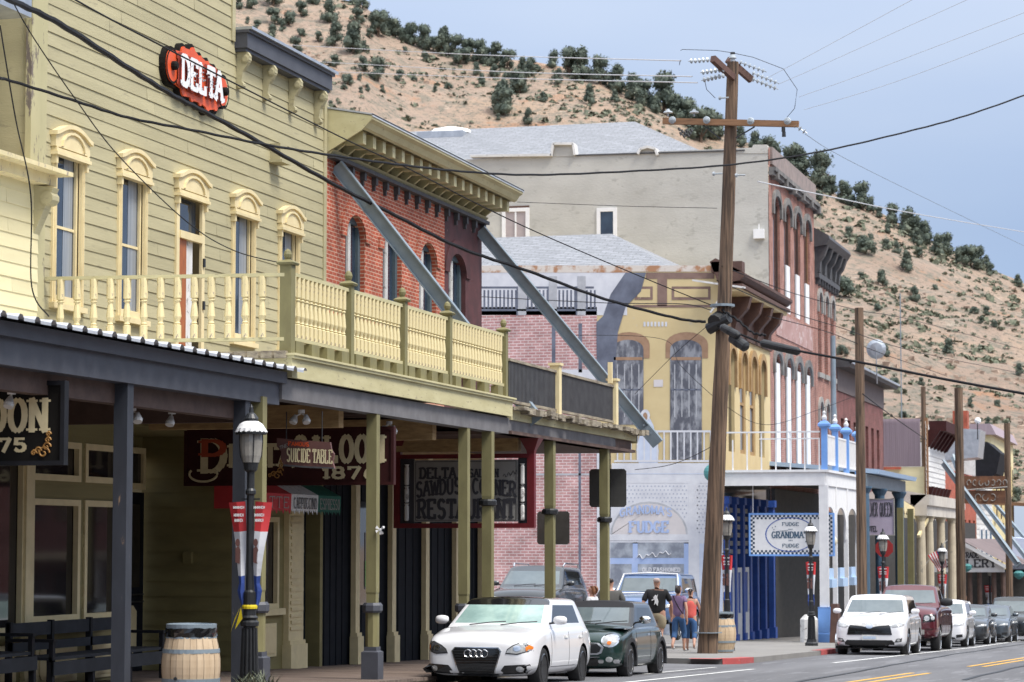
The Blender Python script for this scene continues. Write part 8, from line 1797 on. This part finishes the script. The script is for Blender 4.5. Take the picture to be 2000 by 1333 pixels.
# ================= THE OTHER SIDE OF THE STREET (out of frame; reflected in glass and paint) =================
for i, (y0, y1, h, m, sg) in enumerate(((-14, 4, 7.5, 'brick_low', 'dull brick'), (4.3, 19, 9.0, 'siding_dark', 'dark clapboard'), (19.4, 36, 8.0, 'brick_front', 'red brick'), (36.3, 52, 6.5, 'white_old', 'white board'), (52.5, 70, 8.8, 'brick_orange', 'orange brick'), (84, 110, 8.0, 'brick_low', 'long dark brick'))):
    t = thing('shop_building', f'{sg} shop building on the opposite side of the street, outside the photo frame', 'building', (9.5, (y0+y1)/2, gz(y0)))
    g = gz(y1)-.3; mb = MB(); mb.box(9.5, 19, y0, y1, g, g+h+1); mb.build('wall', M[m], t)
    mb = MB(); mb.box(9.0, 9.5, y0, y1, g+h+.7, g+h+1.2); mb.build('cornice', M['dark_cornice'], t)
    mb = MB(); mb.box(6.6, 9.5, y0, y1, g+3.6, g+3.85); mb.build('porch_roof', M['weathered'], t)
    k = y0+.8
    while k < y1-1.5:
        mb = MB(); mb.box(9.42, 9.5, k, k+1.1, g+5, g+7 if h > 7 else g+6.4, 0); mb.box(9.4, 9.5, k-.2, k+1.5, g+.9, g+3.1, 0); mb.build('window', M['glass_dark'], t)
        mb = MB(); mb.box(6.7, 6.9, k, k+.2, g, g+3.6); mb.build('post', M['white_old'], t); k += 2.6
strip('opposite_pavement', 6.5, 9.6, -60, 150, 0, M['concrete'])
# ================= separate pieces of a part become parts of their own =================
SKIP = ('lettering','mural','banner','scrollwork','ornament','bulbs','stars','fittings','shirt_print','crown','trunk','grille','seam','letter','hair','chequer','border','flourish','worn','body','staves','bin_liner','deck','soffit','roof','wall','rail_slats','frieze','cage','base','shaft','ribbon','chequer_border','shopfront','wheel','rim','canopy','sash','window','pane','shutter','railing','shade','front_wall','coping','portrait','hood','fascia','spot','entablature','cornice','baluster','end_boss','brace','kerb','bed', 'mural')
def pieces(o, tol=.02):
    me = o.data; bm = bmesh.new(); bm.from_mesh(me); bmesh.ops.remove_doubles(bm, verts=bm.verts, dist=1e-5); bm.verts.ensure_lookup_table(); seen = {}; isl = []
    for v in bm.verts:
        if v.index in seen: continue
        st = [v]; seen[v.index] = len(isl); cur = []
        while st:
            a = st.pop(); cur.append(a.index)
            for e in a.link_edges:
                b = e.other_vert(a)
                if b.index not in seen: seen[b.index] = len(isl); st.append(b)
        isl.append(cur)
    if len(isl) < 2 or len(isl) > 200: bm.free(); return
    bb = []
    for c in isl: P_ = [bm.verts[i].co for i in c]; bb.append([(min(p[k] for p in P_), max(p[k] for p in P_)) for k in range(3)])
    par = list(range(len(isl)))
    def find(i):
        while par[i] != i: i = par[i]
        return i
    for i in range(len(isl)):
        for j in range(i):
            if all(bb[i][k][0] <= bb[j][k][1]+tol and bb[j][k][0] <= bb[i][k][1]+tol for k in range(3)): par[find(i)] = find(j)
    roots = sorted({find(i) for i in range(len(isl))})
    if len(roots) < 2: bm.free(); return
    for r in roots:
        keep = {i for k, c in enumerate(isl) if find(k) == r for i in c}; b2 = bm.copy(); b2.verts.ensure_lookup_table()
        bmesh.ops.delete(b2, geom=[v for v in b2.verts if v.index not in keep], context='VERTS')
        m2 = bpy.data.meshes.new(o.name.split('.')[0]); b2.to_mesh(m2); b2.free()
        for m in me.materials: m2.materials.append(m)
        q = o.copy(); q.data = m2; q.name = o.name.split('.')[0]; C.objects.link(q)
    bm.free(); bpy.data.objects.remove(o)
for o in [o for o in bpy.data.objects if o.type == 'MESH' and o.parent and o.data.users == 1 and not o.children]:
    b_ = o.name.split('.')[0]
    if b_ in SKIP or any(k in b_ for k in ('letter', 'mural', 'chequer', 'flourish', 'scroll')): continue
    pieces(o)
